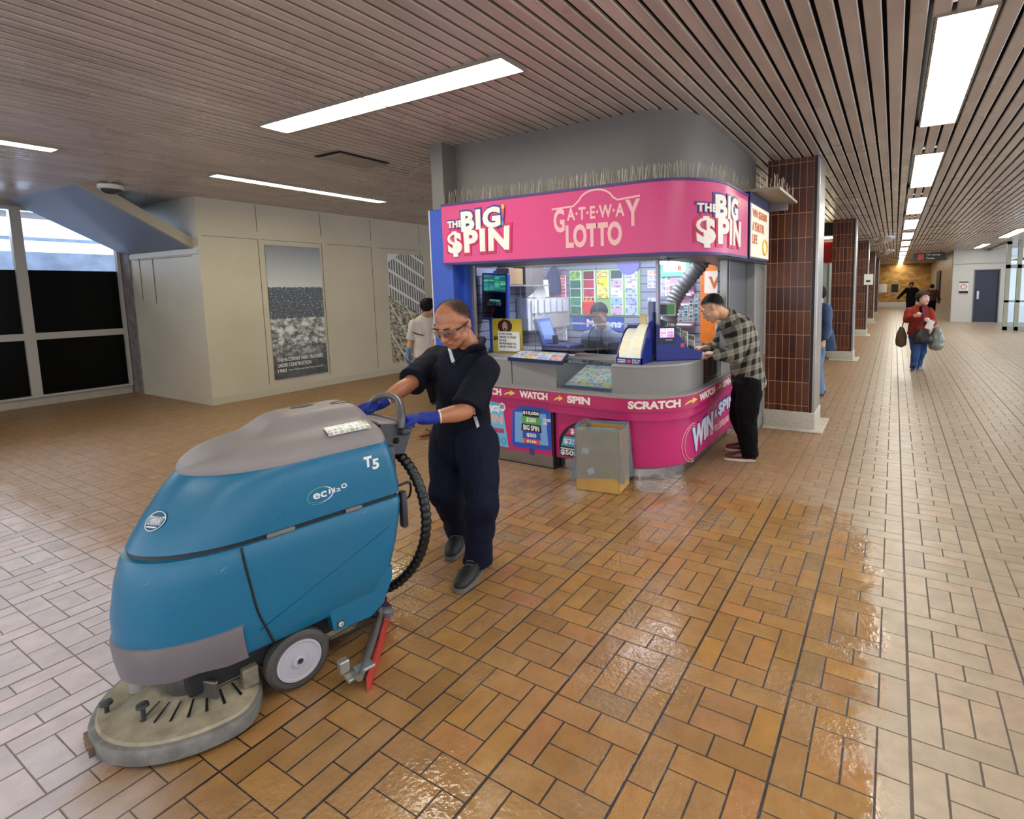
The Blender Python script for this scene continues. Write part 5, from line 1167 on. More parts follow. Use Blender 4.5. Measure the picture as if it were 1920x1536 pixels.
q = MB(); C = [(20 + 8.6 * math.cos(a), .802 + .030 * math.sin(a)) for a in [k / 28 * 2 * PI for k in range(28)]]
q.add([nose_pt(a, z, .003) for a, z in C], [list(range(28))]); mk('maker_badge', q, mat('badge_navy', (40, 84, 116), .3), scr_, local=True)
q = MB(); q.tube([nose_pt(a, z, .004) for a, z in C], .0018, 6, 1, True); mk('badge_ring', q, wt2, scr_, 180, local=True)
lettering('TENNANT', lambda u, v, d: nose_pt(13 + 14 * u, .789 + .027 * v + .002 * u, .0035 + d), wt2, scr_, .0, .0015, local=True, spacing=1.1)
q = MB(); q.add([nose_pt(15, .785, .005), nose_pt(25, .786, .005), nose_pt(25, .782, .005), nose_pt(15, .781, .005)], [(0, 1, 2, 3)]); mk('badge_line', q, wt2, scr_, local=True)
# grooves of the lower body
q = MB(); G = [(.085, .672), (.092, .60), (.105, .50), (.12, .40), (.15, .30), (.165, .248)]
q.tube([(.2655 + (.001 if z > .3 else -.001), y, z) for y, z in G], .0045, 6, 3); mk('body_groove', q, blk, scr_, 180, local=True)
q = MB(); q.tube([(.267, y, .30 + (y - .06) * .42) for y in (.12, .25, .4, .55, .66)], .0016, 5, 2); q2 = mk('body_crease', q, mat('crease_blue', (6, 60, 92), .5), scr_, 180, local=True)
for y0, y1 in ((.17, .27), (.47, .54)): mk('latch_slot', MB().bbox(.255, .268, y0, y1, .676, .692, .003, ), mat('latch_grey', (120, 116, 110), .4), scr_, local=True)
mk('parking_badge', MB().bbox(.255, .266, .402, .432, .182, .212, .004), dkgrey, scr_, local=True)
q = MB(); q.tube([(.268, .417 + .009 * math.cos(a), .197 + .009 * math.sin(a)) for a in [k / 10 * 2 * PI for k in range(10)]], .0018, 5, 2, True); mk('badge_ring', q, wt2, scr_, 180, local=True)
lettering('P', lambda u, v, d: V((.2665 + d, .413 + .008 * u, .192 + .011 * v)), wt2, scr_, .05, .001, local=True)
# grey front skirt
rings = []
q = MB(); lv = [(.225, .235, -.225), (.235, .262, -.262), (.30, .272, -.272), (.36, .274, -.276), (.372, .272, -.274), (.378, .262, -.26)]
ns = 34
for z, w, f in lv:
    r = []
    for k in range(ns + 1):
        s = -1 + 2 * k / ns; a = math.radians(90) * s; x = w * math.sin(a); y = f + RF * (1 - math.cos(a))
        e = abs(s); zz = z
        if z < .3: zz = z + .0 + (.012 * max(0, 1 - abs(e - .72) / .16) if .56 < e < .9 else 0)      # cut-outs over the deck
        r.append(V((x, y, zz)))
    rings.append(r)
n = ns + 1
q.add([p for r in rings for p in r], [(i * n + k, i * n + k + 1, (i + 1) * n + k + 1, (i + 1) * n + k) for i in range(len(rings) - 1) for k in range(ns)])
k0 = len(q.v); q.v += [V((p.x * .9, p.y + .015, p.z)) for r in rings for p in r]; q.f += [[k0 + a for a in f][::-1] for f in q.f[:]]; q.mi = [0] * len(q.f)
mk('front_skirt', q, skirtm, scr_, 40, local=True)
# brush deck: half round with a flat back, bumper around it
def dpoly(r, yb, n=40):
    a0 = math.asin(yb / r); return [(r * math.cos(a), r * math.sin(a) * (1 if math.sin(a) < 0 else yb * 1.25 / r)) for a in [2 * PI * k / n for k in range(n)]]
def dloft(q, lv):
    R_ = [[V((x, y, z)) for x, y in dpoly(r, yb)] for z, r, yb in lv]; n = len(R_[0])
    return q.add([p for r in R_ for p in r], [(i * n + k, i * n + (k + 1) % n, (i + 1) * n + (k + 1) % n, (i + 1) * n + k) for i in range(len(R_) - 1) for k in range(n)] + [list(range(n))[::-1], list(range((len(R_) - 1) * n, len(R_) * n))])
deck = mk('brush_deck', dloft(MB(), [(.04, .33, .12), (.078, .338, .12), (.086, .33, .118), (.088, .30, .112), (.10, .22, .10), (.12, .18, .09), (.125, .12, .08)]), decks, scr_, 40, local=True)
mk('bumper', dloft(MB(), [(.014, .345, .124), (.02, .356, .125), (.062, .358, .126), (.074, .352, .124), (.078, .34, .12)]), rim, deck, 40, local=True)
mk('brush', dloft(MB(), [(.001, .32, .11), (.018, .33, .115)]), mat('brush_black', (24, 22, 20), .9), deck, local=True)
q = MB(); q.box(-.05, .06, -.366, -.352, .022, .058, Matrix.Rotation(math.radians(2), 4, 'Z')); mk('hinge_plate', q, mat('rusty_steel', (120, 100, 84), .5, .6, var=.3), deck, local=True)
for k in range(4): mk('rivet', MB().ell((-.035 + k * .026, -.368, .04), (.005, .003, .005)), mat('brass', (180, 160, 110), .3, .9), deck, 180, local=True)
q = MB()
for k in range(7):
    a = math.radians(-62 + k * 12); c = V((math.cos(a), math.sin(a), 0)); t2 = V((-c.y, c.x, 0)); p0 = c * .19 + V((0, 0, .121)); p1 = c * .26 + V((0, 0, .099))
    q.add([p0 - t2 * .003, p0 + t2 * .003, p1 + t2 * .005, p1 - t2 * .005], [(0, 1, 2, 3)])
mk('vent_slots', q, blk, deck, local=True)
for x, y, h_ in ((-.23, -.17, .085), (.12, -.22, .06), (-.05, -.30, .03)):
    mk('adjusting_knob', MB().cyl((x, y, .085), (x + .005, y, .09 + h_), .007).lathe([(.0, .105 + h_), (.018, .103 + h_), (.02, .092 + h_), (.008, .085 + h_)], (x + .005, y, 0), 14), dkgrey, deck, 40, local=True)
mk('brush_motor', MB().lathe([(.08, .12), (.085, .14), (.075, .21), (.06, .25), (.06, .3)], (.06, -.06, 0), 24), mat('motor_metal', (110, 106, 104), .35, .7, var=.2), deck, 40, local=True)
mk('brush_motor', MB().lathe([(.08, .12), (.085, .14), (.075, .21), (.06, .25), (.06, .3)], (-.12, -.04, 0), 24), mat('motor_metal', (110, 106, 104), .35, .7, var=.2), deck, 40, local=True)
mk('grey_boss', MB().lathe([(.032, .10), (.028, .16), (.018, .175), (0, .178)], (-.09, -.2, 0), 18), mat('boss_grey', (150, 146, 142), .5, var=.2), deck, 40, local=True)
mk('splash_plate', MB().bbox(.04, .20, -.15, -.135, .12, .19, .006, Matrix.Rotation(math.radians(30), 4, 'Z')), mat('motor_metal', (110, 106, 104), .35, .7, var=.2), deck, local=True)
mk('lift_arm', MB().bbox(.16, .19, -.02, .11, .13, .16, .006).bbox(.17, .23, .06, .115, .09, .17, .008), mat('dusty_bracket', (128, 120, 104), .6, var=.3, vs=20), deck, local=True)
mk('chassis', MB().bbox(-.2, .2, -.1, .62, .14, .26, .01).bbox(-.14, .14, .5, .66, .09, .2, .02), mat('chassis_black', (22, 22, 24), .6), scr_, local=True)
# wheels
for s in (1, -1):
    w = mk('wheel', MB().lathe([(.0, .195), (.06, .195), (.105, .198), (.118, .206), (.121, .225), (.118, .25), (.105, .262), (.088, .262), (.086, .255), (.06, .252), (.0, .252)], (0, .25, .122), 40, 'X', Matrix.Scale(s, 4, (1, 0, 0))), mat('tyre_grey', (70, 68, 66), .6, var=.1), scr_, 40, local=True)
    mk('wheel_hub', MB().lathe([(.086, .254), (.084, .262), (.076, .262), (.072, .2575), (.028, .2575), (.026, .266), (.012, .268), (.011, .262), (0, .262)], (0, .25, .122), 36, 'X', Matrix.Scale(s, 4, (1, 0, 0))), mat('hub_grey', (176, 174, 184), .4), w, 40, local=True)
    mk('axle_bolt', MB().lathe([(0, .272), (.008, .272), (.009, .262)], (0, .25, .122), 10, 'X', Matrix.Scale(s, 4, (1, 0, 0))), dkgrey, w, 40, local=True)
# squeegee
sq = mk('squeegee', MB().tube([(x, .725 - .335 * (abs(x) / .475) ** 1.15, .062) for x in [-.47 + .94 * k / 24 for k in range(25)]], .016, 8, 1), mat('squeegee_metal', (150, 148, 146), .3, .7), scr_, 60, local=True)
pts = [math.radians(k) for k in range(-90, 91, 6)]; q = MB()
for o_ in (0, .012):
    q.v += [V((.49 * a / pts[-1], .748 + o_ - .335 * (abs(a) / pts[-1]) ** 1.15, z)) for a in pts for z in (.003, .06)]
k = len(pts)
for i in range(k - 1): q.f += [(2 * i, 2 * i + 2, 2 * i + 3, 2 * i + 1), (2 * k + 2 * i + 1, 2 * k + 2 * i + 3, 2 * k + 2 * i + 2, 2 * k + 2 * i), (2 * i + 1, 2 * i + 3, 2 * k + 2 * i + 3, 2 * k + 2 * i + 1), (2 * i, 2 * k + 2 * i, 2 * k + 2 * i + 2, 2 * i + 2)]
q.f += [(0, 1, 2 * k + 1, 2 * k), (2 * k - 2, 4 * k - 2, 4 * k - 1, 2 * k - 1)]
q.mi = [0] * len(q.f); mk('rubber_blade', q, mat('blade_red', (196, 60, 58), .4), sq, 60, local=True)
mk('end_bracket', MB().bbox(.37, .45, .36, .42, .045, .06, .004).bbox(.365, .40, .35, .39, .06, .115, .006).bbox(.40, .455, .40, .47, .06, .075, .004), mat('bracket_zinc', (176, 172, 164), .3, .7, var=.2), sq, local=True)
mk('guide_roller', MB().lathe([(.0, .05), (.022, .05), (.024, .06), (.024, .075), (.0, .08)], (.20, .66, .035), 16), mat('roller_grey', (100, 100, 104), .5), sq, 40, local=True)
mk('suction_port', MB().cyl((.05, .66, .06), (.05, .62, .15), .035, .03).bbox(-.1, .12, .62, .72, .05, .08, .01), dkgrey, sq, 40, local=True)
# control console, loop handle, hose
mk('console', MB().add([V(p) for p in ((-.17, .66, .86), (.17, .66, .86), (.17, .80, .84), (-.17, .80, .84), (-.15, .70, 1.0), (.15, .70, 1.0), (.155, .86, .965), (-.155, .86, .965))], [(3, 2, 1, 0), (4, 5, 6, 7), (0, 1, 5, 4), (1, 2, 6, 5), (2, 3, 7, 6), (3, 0, 4, 7)]), dkgrey, scr_, local=True)
mk('rear_panel', MB().bbox(-.2, .2, .66, .745, .72, .9, .02), dkgrey, scr_, 40, local=True)
mk('console_top', MB().bbox(-.14, .14, .69, .85, -.008, .012, .01, Matrix.Translation((0, 0, 1.0 - .0)) @ Matrix.Translation((0, .7, 0)) @ Matrix.Rotation(math.radians(-12), 4, 'X') @ Matrix.Translation((0, -.7, 0))), sgrey, scr_, local=True)
HL = [(-.17, .74, .965), (-.165, .79, 1.02), (-.12, .815, 1.072), (-.04, .84, 1.092), (.05, .84, 1.085), (.12, .82, 1.05), (.16, .80, 1.0), (.165, .79, .965)]
mk('loop_handle', MB().tube(HL, .0175, 14, 5), mat('handle_grey', (86, 88, 92), .28), scr_, 180, local=True)
mk('handle_end', MB().bbox(.13, .2, .78, .83, .93, .965, .016), dkgrey, scr_, 40, local=True); mk('key_switch', MB().cyl((.160, .76, .91), (.172, .77, .91), .014), blk, scr_, 40, local=True)
hp = [MS.inverted() @ V(p) for p in ((-2.24, 1.70, .86), (-2.14, 1.72, .84), (-2.05, 1.74, .76), (-1.985, 1.75, .62), (-1.975, 1.75, .46), (-2.03, 1.74, .30), (-2.12, 1.70, .18), (-2.22, 1.64, .12))]
P2 = crom(hp, 16); mk('suction_hose', MB().tube(P2, [.024 + .003 * math.sin(i * 1.9) for i in range(len(P2))], 12, 1), mat('hose_black', (20, 20, 22), .35), scr_, 60, local=True)
mk('drain_handle', MB().bbox(.20, .245, .735, .765, .50, .68, .012), dkgrey, scr_, 40, local=True); mk('hose_hook', MB().tube([(.20, .74, .70), (.2, .80, .70), (.2, .80, .64), (.2, .77, .62)], .006, 6), blk, scr_, 60, local=True)
# ------------------------------------------------------------------ people
def fr3(F, U):
    F = V(F).normalized(); U = V(U); U = (U - F * U.dot(F)).normalized(); return F.cross(U), F, U       # R = the person's right-hand side
def headblob(b, C, F, U, s=1.0, wd=1.0):
    R, F, U = fr3(F, U); M3 = Matrix((R, F, U)).transposed()
    p = lambda x, y, z: C + (R * x * wd + F * y + U * z) * s
    e = lambda x, y, z, rx, ry, rz: b.ball(p(x, y, z), (rx * s * wd, ry * s, rz * s), M3)
    e(0, -.012, .035, .074, .095, .082); e(0, .022, .0, .066, .078, .075); e(0, .03, -.045, .056, .062, .062)
    e(0, .060, -.088, .030, .028, .022); e(0, .048, -.07, .046, .04, .034)                  # chin, jaw
    for k in (-1, 1):
        e(k * .036, .062, -.026, .024, .026, .026); e(k * .030, .082, .026, .026, .014, .010)  # cheek, brow
        e(k * .043, .018, -.058, .022, .034, .032)
        e(k * .077, -.006, -.005, .008, .018, .030); e(k * .080, -.012, .008, .007, .015, .018)  # ear
        e(k * .011, .098, -.030, .010, .011, .009)                                        # nostril wings
    b.chain([p(0, .088, .018), p(0, .100, -.008), p(0, .112, -.027)], [.008 * s, .010 * s, .0125 * s], n=10, sub=2)
    e(0, .090, -.052, .022, .012, .007); e(0, .089, -.063, .019, .012, .007)
    return p, M3
def face_bits(root, p, M3, s, lip=(150, 84, 74), eyes=True, brow=(30, 24, 22), lids=None, down=False):
    q = MB(); q.ell(p(0, .0985, -.0555), (.021 * s, .005 * s, .0028 * s), 12, 8, M3); q.ell(p(0, .0975, -.063), (.016 * s, .006 * s, .0045 * s), 12, 8, M3); mk('lips', q, mat('lips_%d' % lip[0], lip, .45), root, 180)
    for k in (-1, 1):
        q = MB(); q.tube([p(k * .013, .0945, .028), p(k * .030, .0965, .0335), p(k * .046, .086, .029)], .0032 * s, 6, 3); mk('eyebrow', q, mat('brow_%d' % brow[0], brow, .8), root, 180)
        if eyes:
            q = MB(); q.ell(p(k * .031, .084, .008), (.013 * s, .010 * s, .0075 * s), 12, 8, M3); ey = mk('eye', q, mat('eye_white', (214, 206, 200), .25), root, 180)
            q = MB(); q.ell(p(k * .031, .0925, .0055), (.0055 * s, .003 * s, .0055 * s), 10, 6, M3); mk('iris', q, mat('iris_dark', (26, 18, 14), .15), ey, 180)
            if lids is not None:
                q = MB(); q.ell(p(k * .031, .0845, .0085 + (.0035 if not down else .0)), (.0145 * s, .0115 * s, (.0065 if not down else .0088) * s), 12, 8, M3); mk('eyelid', q, lids, ey, 180)
def hair_shell(root, p, M3, s, m, front=.055, side=-.01, back=-.06, th=.012, bald=None, name='hair', fluff=0, edge=.022):
    """a cap grown over the skull above the hairline"""
    vs = []; fs = []; n, mm = 40, 26; cov = []
    C0 = V((0, -.012, .035))
    def rr(d): return V((.0765 * d.x, .0975 * d.y, .0845 * d.z))
    for i in range(mm + 1):
        th_ = PI * i / mm
        for k in range(n):
            a = 2 * PI * k / n; d = V((math.sin(th_) * math.cos(a), math.sin(th_) * math.sin(a), math.cos(th_)))
            q = C0 + rr(d); line = back + (side - back) * min(1, max(0, (q.y + .07) / .06)) if q.y < -.01 else side + (front - side) * min(1, (q.y + .01) / .07)
            w = max(0, min(1, (q.z - line) / edge))
            if bald: w *= max(0, min(1, (bald(q)) / .02))
            cov.append(w); t = (-.004 + (th + .004) * min(1, w * 2.5)) * (1 + fluff * (mnoise.noise(q * 40) if fluff else 0))
            vs.append(p(*(q + d * t)))
    fs = [(i * n + k, (i + 1) * n + k, (i + 1) * n + (k + 1) % n, i * n + (k + 1) % n) for i in range(mm) for k in range(n)]
    o = mk(name, MB().add(vs, fs), m, root, 180); at = o.data.attributes.new('cover', 'FLOAT', 'POINT')
    if len(at.data) == len(cov): at.data.foreach_set('value', cov)
    return o
def hair_mat(name, c, lo=.36, hi=.6, a0=1.0, fade=.55, rough=.65):
    m, N, b = newmat(name); b.inputs['Base Color'].default_value = srgb(*c); b.inputs['Roughness'].default_value = rough; b.inputs['Specular IOR Level'].default_value = .2
    at = N.n.new('ShaderNodeAttribute'); at.attribute_name = 'cover'; nz = N.noise(N.coord(), 210, 2)
    k = N.rng(N.m('ADD', at.outputs['Fac'], N.m('MULTIPLY', N.m('SUBTRACT', nz, .5), .7)), .12, .12 + fade); N.l.new(N.m('MULTIPLY', k, N.rng(nz, lo, hi, a0, 1)), b.inputs['Alpha'])
    N.l.new(N.bump(N.noise(N.coord(), 120, 3), .5), b.inputs['Normal']); return m
def hand(b, W, d, nrm, side, s=1.0, curl=(20, 30, 25), thumb=35, spread=6, fat=1.0):
    """W wrist, d towards the knuckles, nrm out of the palm, side towards the thumb"""
    W, d, nrm = V(W), V(d).normalized(), V(nrm); nrm = (nrm - d * nrm.dot(d)).normalized(); sd = d.cross(nrm); sd = sd if sd.dot(V(side)) > 0 else -sd
    b.chain([W, W + d * .03 * s, W + d * .085 * s], [(.027 * s * fat, .019 * s * fat), (.036 * s * fat, .017 * s * fat), (.040 * s * fat, .0135 * s * fat)], side=sd, sub=3)
    for i, (o, L) in enumerate(((.030, .072), (.010, .080), (-.011, .074), (-.031, .058))):
        p0 = W + (d * (.083 - .004 * abs(i - 1)) + sd * o) * s; ang = 0; dd = (d + sd * math.tan(math.radians(spread)) * (1.3 - i) * .5).normalized(); pts = [p0 - dd * .02 * s]
        c = p0; pts.append(c)
        for k, f in enumerate((.45, .31, .24)):
            ang += math.radians(curl[k] * (1 + .12 * i)); v = dd * math.cos(ang) + nrm * math.sin(ang); c = c + v * L * f * s; pts.append(c)
        b.chain(pts, [.0088 * s * fat, .0092 * s * fat, .0086 * s * fat, .0078 * s * fat, .007 * s * fat], n=10, sub=2)
    t0 = W + (d * .025 + sd * .026) * s; ta = math.radians(thumb); v1 = (d * math.cos(ta) + sd * math.sin(ta) + nrm * .25).normalized(); v2 = (d * math.cos(ta * .4) + sd * math.sin(ta * .4) + nrm * .7).normalized()
    b.chain([t0 - v1 * .01 * s, t0 + v1 * .032 * s, t0 + (v1 * .032 + v2 * .030) * s, t0 + (v1 * .032 + v2 * .052) * s], [.013 * s * fat, .0115 * s * fat, .0095 * s * fat, .008 * s * fat], n=10, sub=2)
def shoe(root, heel, toe, m, sole, h=.085, w=.046, z=0, name='shoe', ank=None):
    heel, toe = V(heel), V(toe); d = (toe - heel); L = d.length; d.normalize(); sd = V((-d.y, d.x, 0)).normalized()
    b = Blob(); b.chain([heel + V((0, 0, .045)), heel + d * L * .35 + V((0, 0, .05)), heel + d * L * .68 + V((0, 0, .042)), heel + d * L * .93 + V((0, 0, .034))], [(w * .78, .042), (w * .82, .046), (w, .038), (w * .72, .028)], side=sd)
    b.chain([heel + d * L * .12 + V((0, 0, .04)), heel + d * L * .14 + V((0, 0, h))], [(w * .8, .05), (w * .74, .045)], side=sd)
    o = skin(name, b, m, root, .007, 4)
    q = MB(); n = 28; pl = []
    for k in range(n):
        a = 2 * PI * k / n; t = .5 - .5 * math.cos(a); x = L * (-.10 + 1.16 * t); ww = w * (1.0 + .12 * math.sin(PI * t)) * (abs(math.sin(a)) ** .6) * (1 if math.sin(a) > 0 else -1) * (.85 + .2 * t); pl.append((x, ww))
    q.prism(pl, lambda p_, k: heel + d * p_[0] + sd * p_[1] + V((0, 0, .003 if k == 0 else .026))); mk('sole', q, sole, o, 40)
    if h > .1:
        for k in range(4): c = heel + d * L * (.46 + .07 * k) + V((0, 0, .098 - .011 * k)); mk('lace', MB().tube([c + sd * .022, c + V((0, 0, .005)), c - sd * .022], .003, 5, 3), mat('lace_grey', (90, 86, 84), .7), o, 180)
    return o
def person(lab, J, sk, tops, pants, shoes, hair, grp=None, hwide=1.0, pg=None, shoeH=.085, vox=.009, hscale=1.0, F=(0, -1, 0), U=(0, 0, 1), hands=None, face=True, cat='person', girth=1.0, hm=None, hairk=None, sleeve='long', base=None, shoeL=.25, shirt_mods=None, hemdrop=.06):
    """J: joints in the hall. Body is one skin; shirt, trousers, shoes, hair are parts"""
    pel, chest, neck, head = J['pel'], J['chest'], J['neck'], J['head']
    base = base or ((J['anL'].x + J['anR'].x) / 2, (J['anL'].y + J['anR'].y) / 2, 0)
    root = thing('person', lab, cat, base, 0, grp)
    sd = (J['shR'] - J['shL']).normalized(); hs = (J['hipR'] - J['hipL']).normalized(); g = girth
    b = Blob(); R, Fv, Uv = fr3(F, U)
    pg = pg or g; p, M3 = headblob(b, head, F, U, hscale, hwide)
    b.chain([neck - (head - neck) * .12, neck, head + (-Uv * .035 - Fv * .02) * hscale], [.060 * g, .055 * g, .051], side=sd, sub=3)
    b.chain([pel, pel.lerp(chest, .5), chest, chest.lerp(neck, .6)], [(.13 * g, .09 * g), (.125 * g, .085 * g), (.14 * g, .085 * g), (.06 * g, .055)], side=sd)
    for s_ in 'LR':
        sh, el, wr = J['sh' + s_], J['el' + s_], J['wr' + s_]
        b.chain([sh.lerp(chest, .3), sh, sh.lerp(el, .5), el], [.05 * g, .050 * g, .046 * g, .040 * g]); b.chain([el, el.lerp(wr, .3), wr], [.040 * g, .042 * g, .026])
        hp, kn, an = J['hip' + s_], J['kn' + s_], J['an' + s_]
        b.chain([hp, hp.lerp(kn, .5), kn], [.085 * g, .075 * g, .055]); b.chain([kn, kn.lerp(an, .35), an], [.055, .056, .036])
        if 'toe' + s_ in J and not shoes: b.chain([an, an - V((0, 0, .035)), (an * .45 + J['toe' + s_] * .55) * 1.0 + V((0, 0, .0))], [.034, .028, .018], sub=2)
        h = (hands or {}).get(s_)
        if h: hand(b, wr, h['d'], h['n'], h['s'], h.get('sc', 1), h.get('curl', (20, 30, 25)), h.get('thumb', 35))
        elif el != wr:
            d = (wr - el).normalized(); hand(b, wr, d, (chest - wr), Fv, .95, (25, 30, 25), 30)
    skin('body', b, sk, root, vox, 3)
    if face: face_bits(root, p, M3, hscale, lids=sk, down=V(F).normalized().z < -.3)
    if hair: hair_shell(root, p, M3, hscale, hair, **(hairk or {}))
    # shirt
    b = Blob(); g2 = g * 1.12
    bot = pel - (chest - pel).normalized() * hemdrop
    b.chain([bot, pel.lerp(chest, .15), pel.lerp(chest, .55), chest, chest.lerp(neck, .55), neck.lerp(head, .10)], [(.168 * g2, .125 * g2), (.160 * g2, .118 * g2), (.150 * g2, .112 * g2), (.172 * g2, .115 * g2), (.150 * g2, .100 * g2), (.080 * g2, .074 * g2)], side=sd, n=26, flat0=True, flat1=True)
    for s_ in 'LR':
        sh, el, wr = J['sh' + s_], J['el' + s_], J['wr' + s_]
        e1 = sh.lerp(el, .92) if sleeve == 'short' else el
        b.chain([sh.lerp(chest, .35), sh, sh.lerp(e1, .5), e1], [.062 * g2, .068 * g2, .066 * g2, (.068 if sleeve == 'short' else .056) * g2], flat1=sleeve == 'short')
        if sleeve == 'long': b.chain([el, el.lerp(wr, .4), wr - (wr - el).normalized() * .01], [.056 * g2, .052 * g2, .04 * g2], flat1=True)
    def fold(pt, nn): return .009 * mnoise.noise(V((pt.x * 9, pt.y * 9, pt.z * 5))) + .005 * mnoise.noise(V((pt.x * 22, pt.y * 22, pt.z * 9)) + V((5, 1, 2)))
    if tops: root_shirt = skin('shirt', b, tops, root, vox, 3, fold)
    b = Blob(); hc = (J['hipL'] + J['hipR']) / 2
    if pants:
        wp = hc.lerp(pel, .9) + V((0, 0, .03))
        b.chain([hc - V((0, 0, .03)), hc.lerp(wp, .5), wp], [(.145 * pg, .11 * pg), (.15 * pg, .115 * pg), (.14 * g, .105 * g)], side=hs, flat1=True)
        for s_ in 'LR':
            hp, kn, an = J['hip' + s_], J['kn' + s_], J['an' + s_]
            b.chain([hp + V((0, 0, .02)), hp.lerp(kn, .45), kn], [.1 * pg, .095 * pg, .078 * pg]); b.chain([kn, kn.lerp(an, .5), an - V((0, 0, .05))], [.078 * pg, .070 * pg, .066 * pg], flat1=True)
        def fold2(pt, nn): return .012 * mnoise.noise(V((pt.x * 8, pt.y * 8, pt.z * 9))) + .006 * mnoise.noise(V((pt.x * 20, pt.y * 20, pt.z * 16)))
        skin('trousers', b, pants, root, vox, 3, fold2)
    if shoes:
        for s_ in 'LR':
            an, toe = J['an' + s_], J['toe' + s_]; d = V((toe.x - an.x, toe.y - an.y, 0)).normalized(); z = J.get('lift' + s_, 0)
            hl = V((an.x, an.y, z)) - d * .03; shoe(root, hl, hl + d * shoeL, shoes[0], shoes[1], h=shoeH, w=.046 if shoeH < .1 else .053)
    return root, p, M3
def cloth(name, c, r=.8, var=.12, bump=.25, bs=60): return mat(name, c, r, var=var, vs=6, bump=bump, bs=bs, spec=.12)

# the worker pushing the scrubber
skn = mat('skin_brown', (176, 116, 84), .42, var=.08, vs=14, bump=.05, bs=120)
navy = cloth('polo_navy', (20, 22, 34), .75); navy2 = cloth('trouser_navy', (22, 26, 44), .8)
J = dict(head=P(850, 607, Y=2.07), neck=P(882, 652, Y=2.19), chest=P(868, 712, Y=2.22), pel=P(868, 800, Y=2.29),
         shL=P(910, 692, Y=2.17), shR=P(822, 672, Y=2.31), elL=P(872, 772, Y=1.98), wrL=P(803, 785, Y=1.83), elR=P(768, 720, Y=2.02), wrR=P(708, 760, Y=1.84),
         hipL=P(893, 830, Y=2.25), hipR=P(845, 825, Y=2.33), knL=P(905, 935, Y=2.16), anL=P(895, 1036, Y=2.21), knR=P(836, 925, Y=2.16), anR=P(860, 990, Y=2.42),
         toeL=P(878, 1080, z=.03), toeR=P(843, 1045, z=.03))
J['anR'].z = .12; J['anL'].z = .10
Fw = V((.10, -.84, -.50)); hx = MS @ V((-.165, .79, 1.02)); hxn = MS @ V((.14, .81, 1.03))
dL = (V((-2.13, 1.745, 1.005)) - J['wrL']).normalized(); dR = (MS @ V((-.165, .80, 1.03)) - J['wrR']).normalized()
HW = {'L': dict(d=dL, n=(-.2, -.3, -.9), s=(-.3, -.6, .5), curl=(38, 45, 35), thumb=30), 'R': dict(d=dR, n=(.3, -.2, -.9), s=(.8, -.3, .4), curl=(38, 45, 35), thumb=30)}
w_, p, M3 = person('person in a navy polo and safety glasses pushing the teal floor scrubber', J, skn, navy, navy2, (mat('trainer_dark', (28, 26, 28), .6, var=.3), mat('trainer_sole', (104, 100, 100), .5)), None, F=Fw, U=(.05, -.35, .9), hands=HW, vox=.0055, sleeve='short', girth=1.08, hscale=1.06, hwide=1.10, pg=1.22, shoeH=.15, shoeL=.28)
stub = hair_mat('buzz_cut', (38, 30, 27), .36, .6, .45, .9)
hair_shell(w_, p, M3, 1.06, stub, front=.105, side=.008, back=-.05, th=.0014, bald=lambda q: (.104 - q.z - max(0, q.y - .02) * .7 + max(0, .03 - q.y) * 1.6) * .33, edge=.05)
# collar, reflective strips
q = MB(); R_, F_, U_ = fr3(Fw, (.05, -.35, .9)); ch = J['chest']; nk = J['neck']; sdv = (J['shR'] - J['shL']).normalized(); fw = sdv.cross((nk - ch).normalized()); fw = fw if fw.y < 0 else -fw
strip_m = mat('reflective_strip', (206, 208, 214), .35)
b = Blob(); nk = nk + V((0, 0, .012)); b.chain([nk + sdv * .09 + fw * .0, nk + sdv * .075 + fw * .055 - V((0, 0, .01)), nk + sdv * .025 + fw * .105 - V((0, 0, .07))], [(.030, .014), (.030, .013), (.014, .01)], sub=4); b.chain([nk - sdv * .09, nk - sdv * .075 + fw * .055 - V((0, 0, .01)), nk - sdv * .02 + fw * .105 - V((0, 0, .08))], [(.030, .014), (.030, .013), (.014, .01)], sub=4); b.chain([nk + sdv * .09, nk - fw * .080 + V((0, 0, .02)), nk - sdv * .09], [(.030, .017)] * 3, sub=4)
skin('collar', b, navy, w_, .006, 2)
bpy.context.view_layer.update()
def on_surface(root, part, a, direction):
    """nearest point of the part's mesh along a direction from a"""
    o = [c for c in root.children if c.name.split('.')[0] == part][0]; inv = WM[root].inverted(); R3_ = inv.to_3x3()
    ok, loc, nn, _ = o.ray_cast(inv @ V(a), R3_ @ V(direction)); 
    return (WM[root] @ loc, (WM[root].to_3x3() @ nn)) if ok else (None, None)
def ribbon(root, part, name, pts, w, m, lift=.003):
    """a strip of given width whose centre line is seen at the sight points, laid on the garment"""
    q = MB(); vs = []
    L_ = []
    for (x, y) in pts:
        d = (cf + cr * ((x - PCX) / FPX) + cd * ((y - PCY) / FPX)).normalized(); a, nn = on_surface(root, part, V((0, 0, CAMH)), d)
        if a is not None: L_.append((a, nn))
    for i, (a, nn) in enumerate(L_):
        t = (L_[min(i + 1, len(L_) - 1)][0] - L_[max(i - 1, 0)][0]).normalized(); s_ = t.cross(nn).normalized()
        vs += [a + s_ * w + nn * lift, a - s_ * w + nn * lift, a - s_ * w - nn * .002, a + s_ * w - nn * .002]
    k = len(L_)
    if k < 2: return
    q.add(vs, [(4 * i + a, 4 * i + (a + 1) % 4, 4 * i + 4 + (a + 1) % 4, 4 * i + 4 + a) for i in range(k - 1) for a in range(4)] + [(3, 2, 1, 0), (4 * k - 4, 4 * k - 3, 4 * k - 2, 4 * k - 1)]); return mk(name, q, m, root, 60)
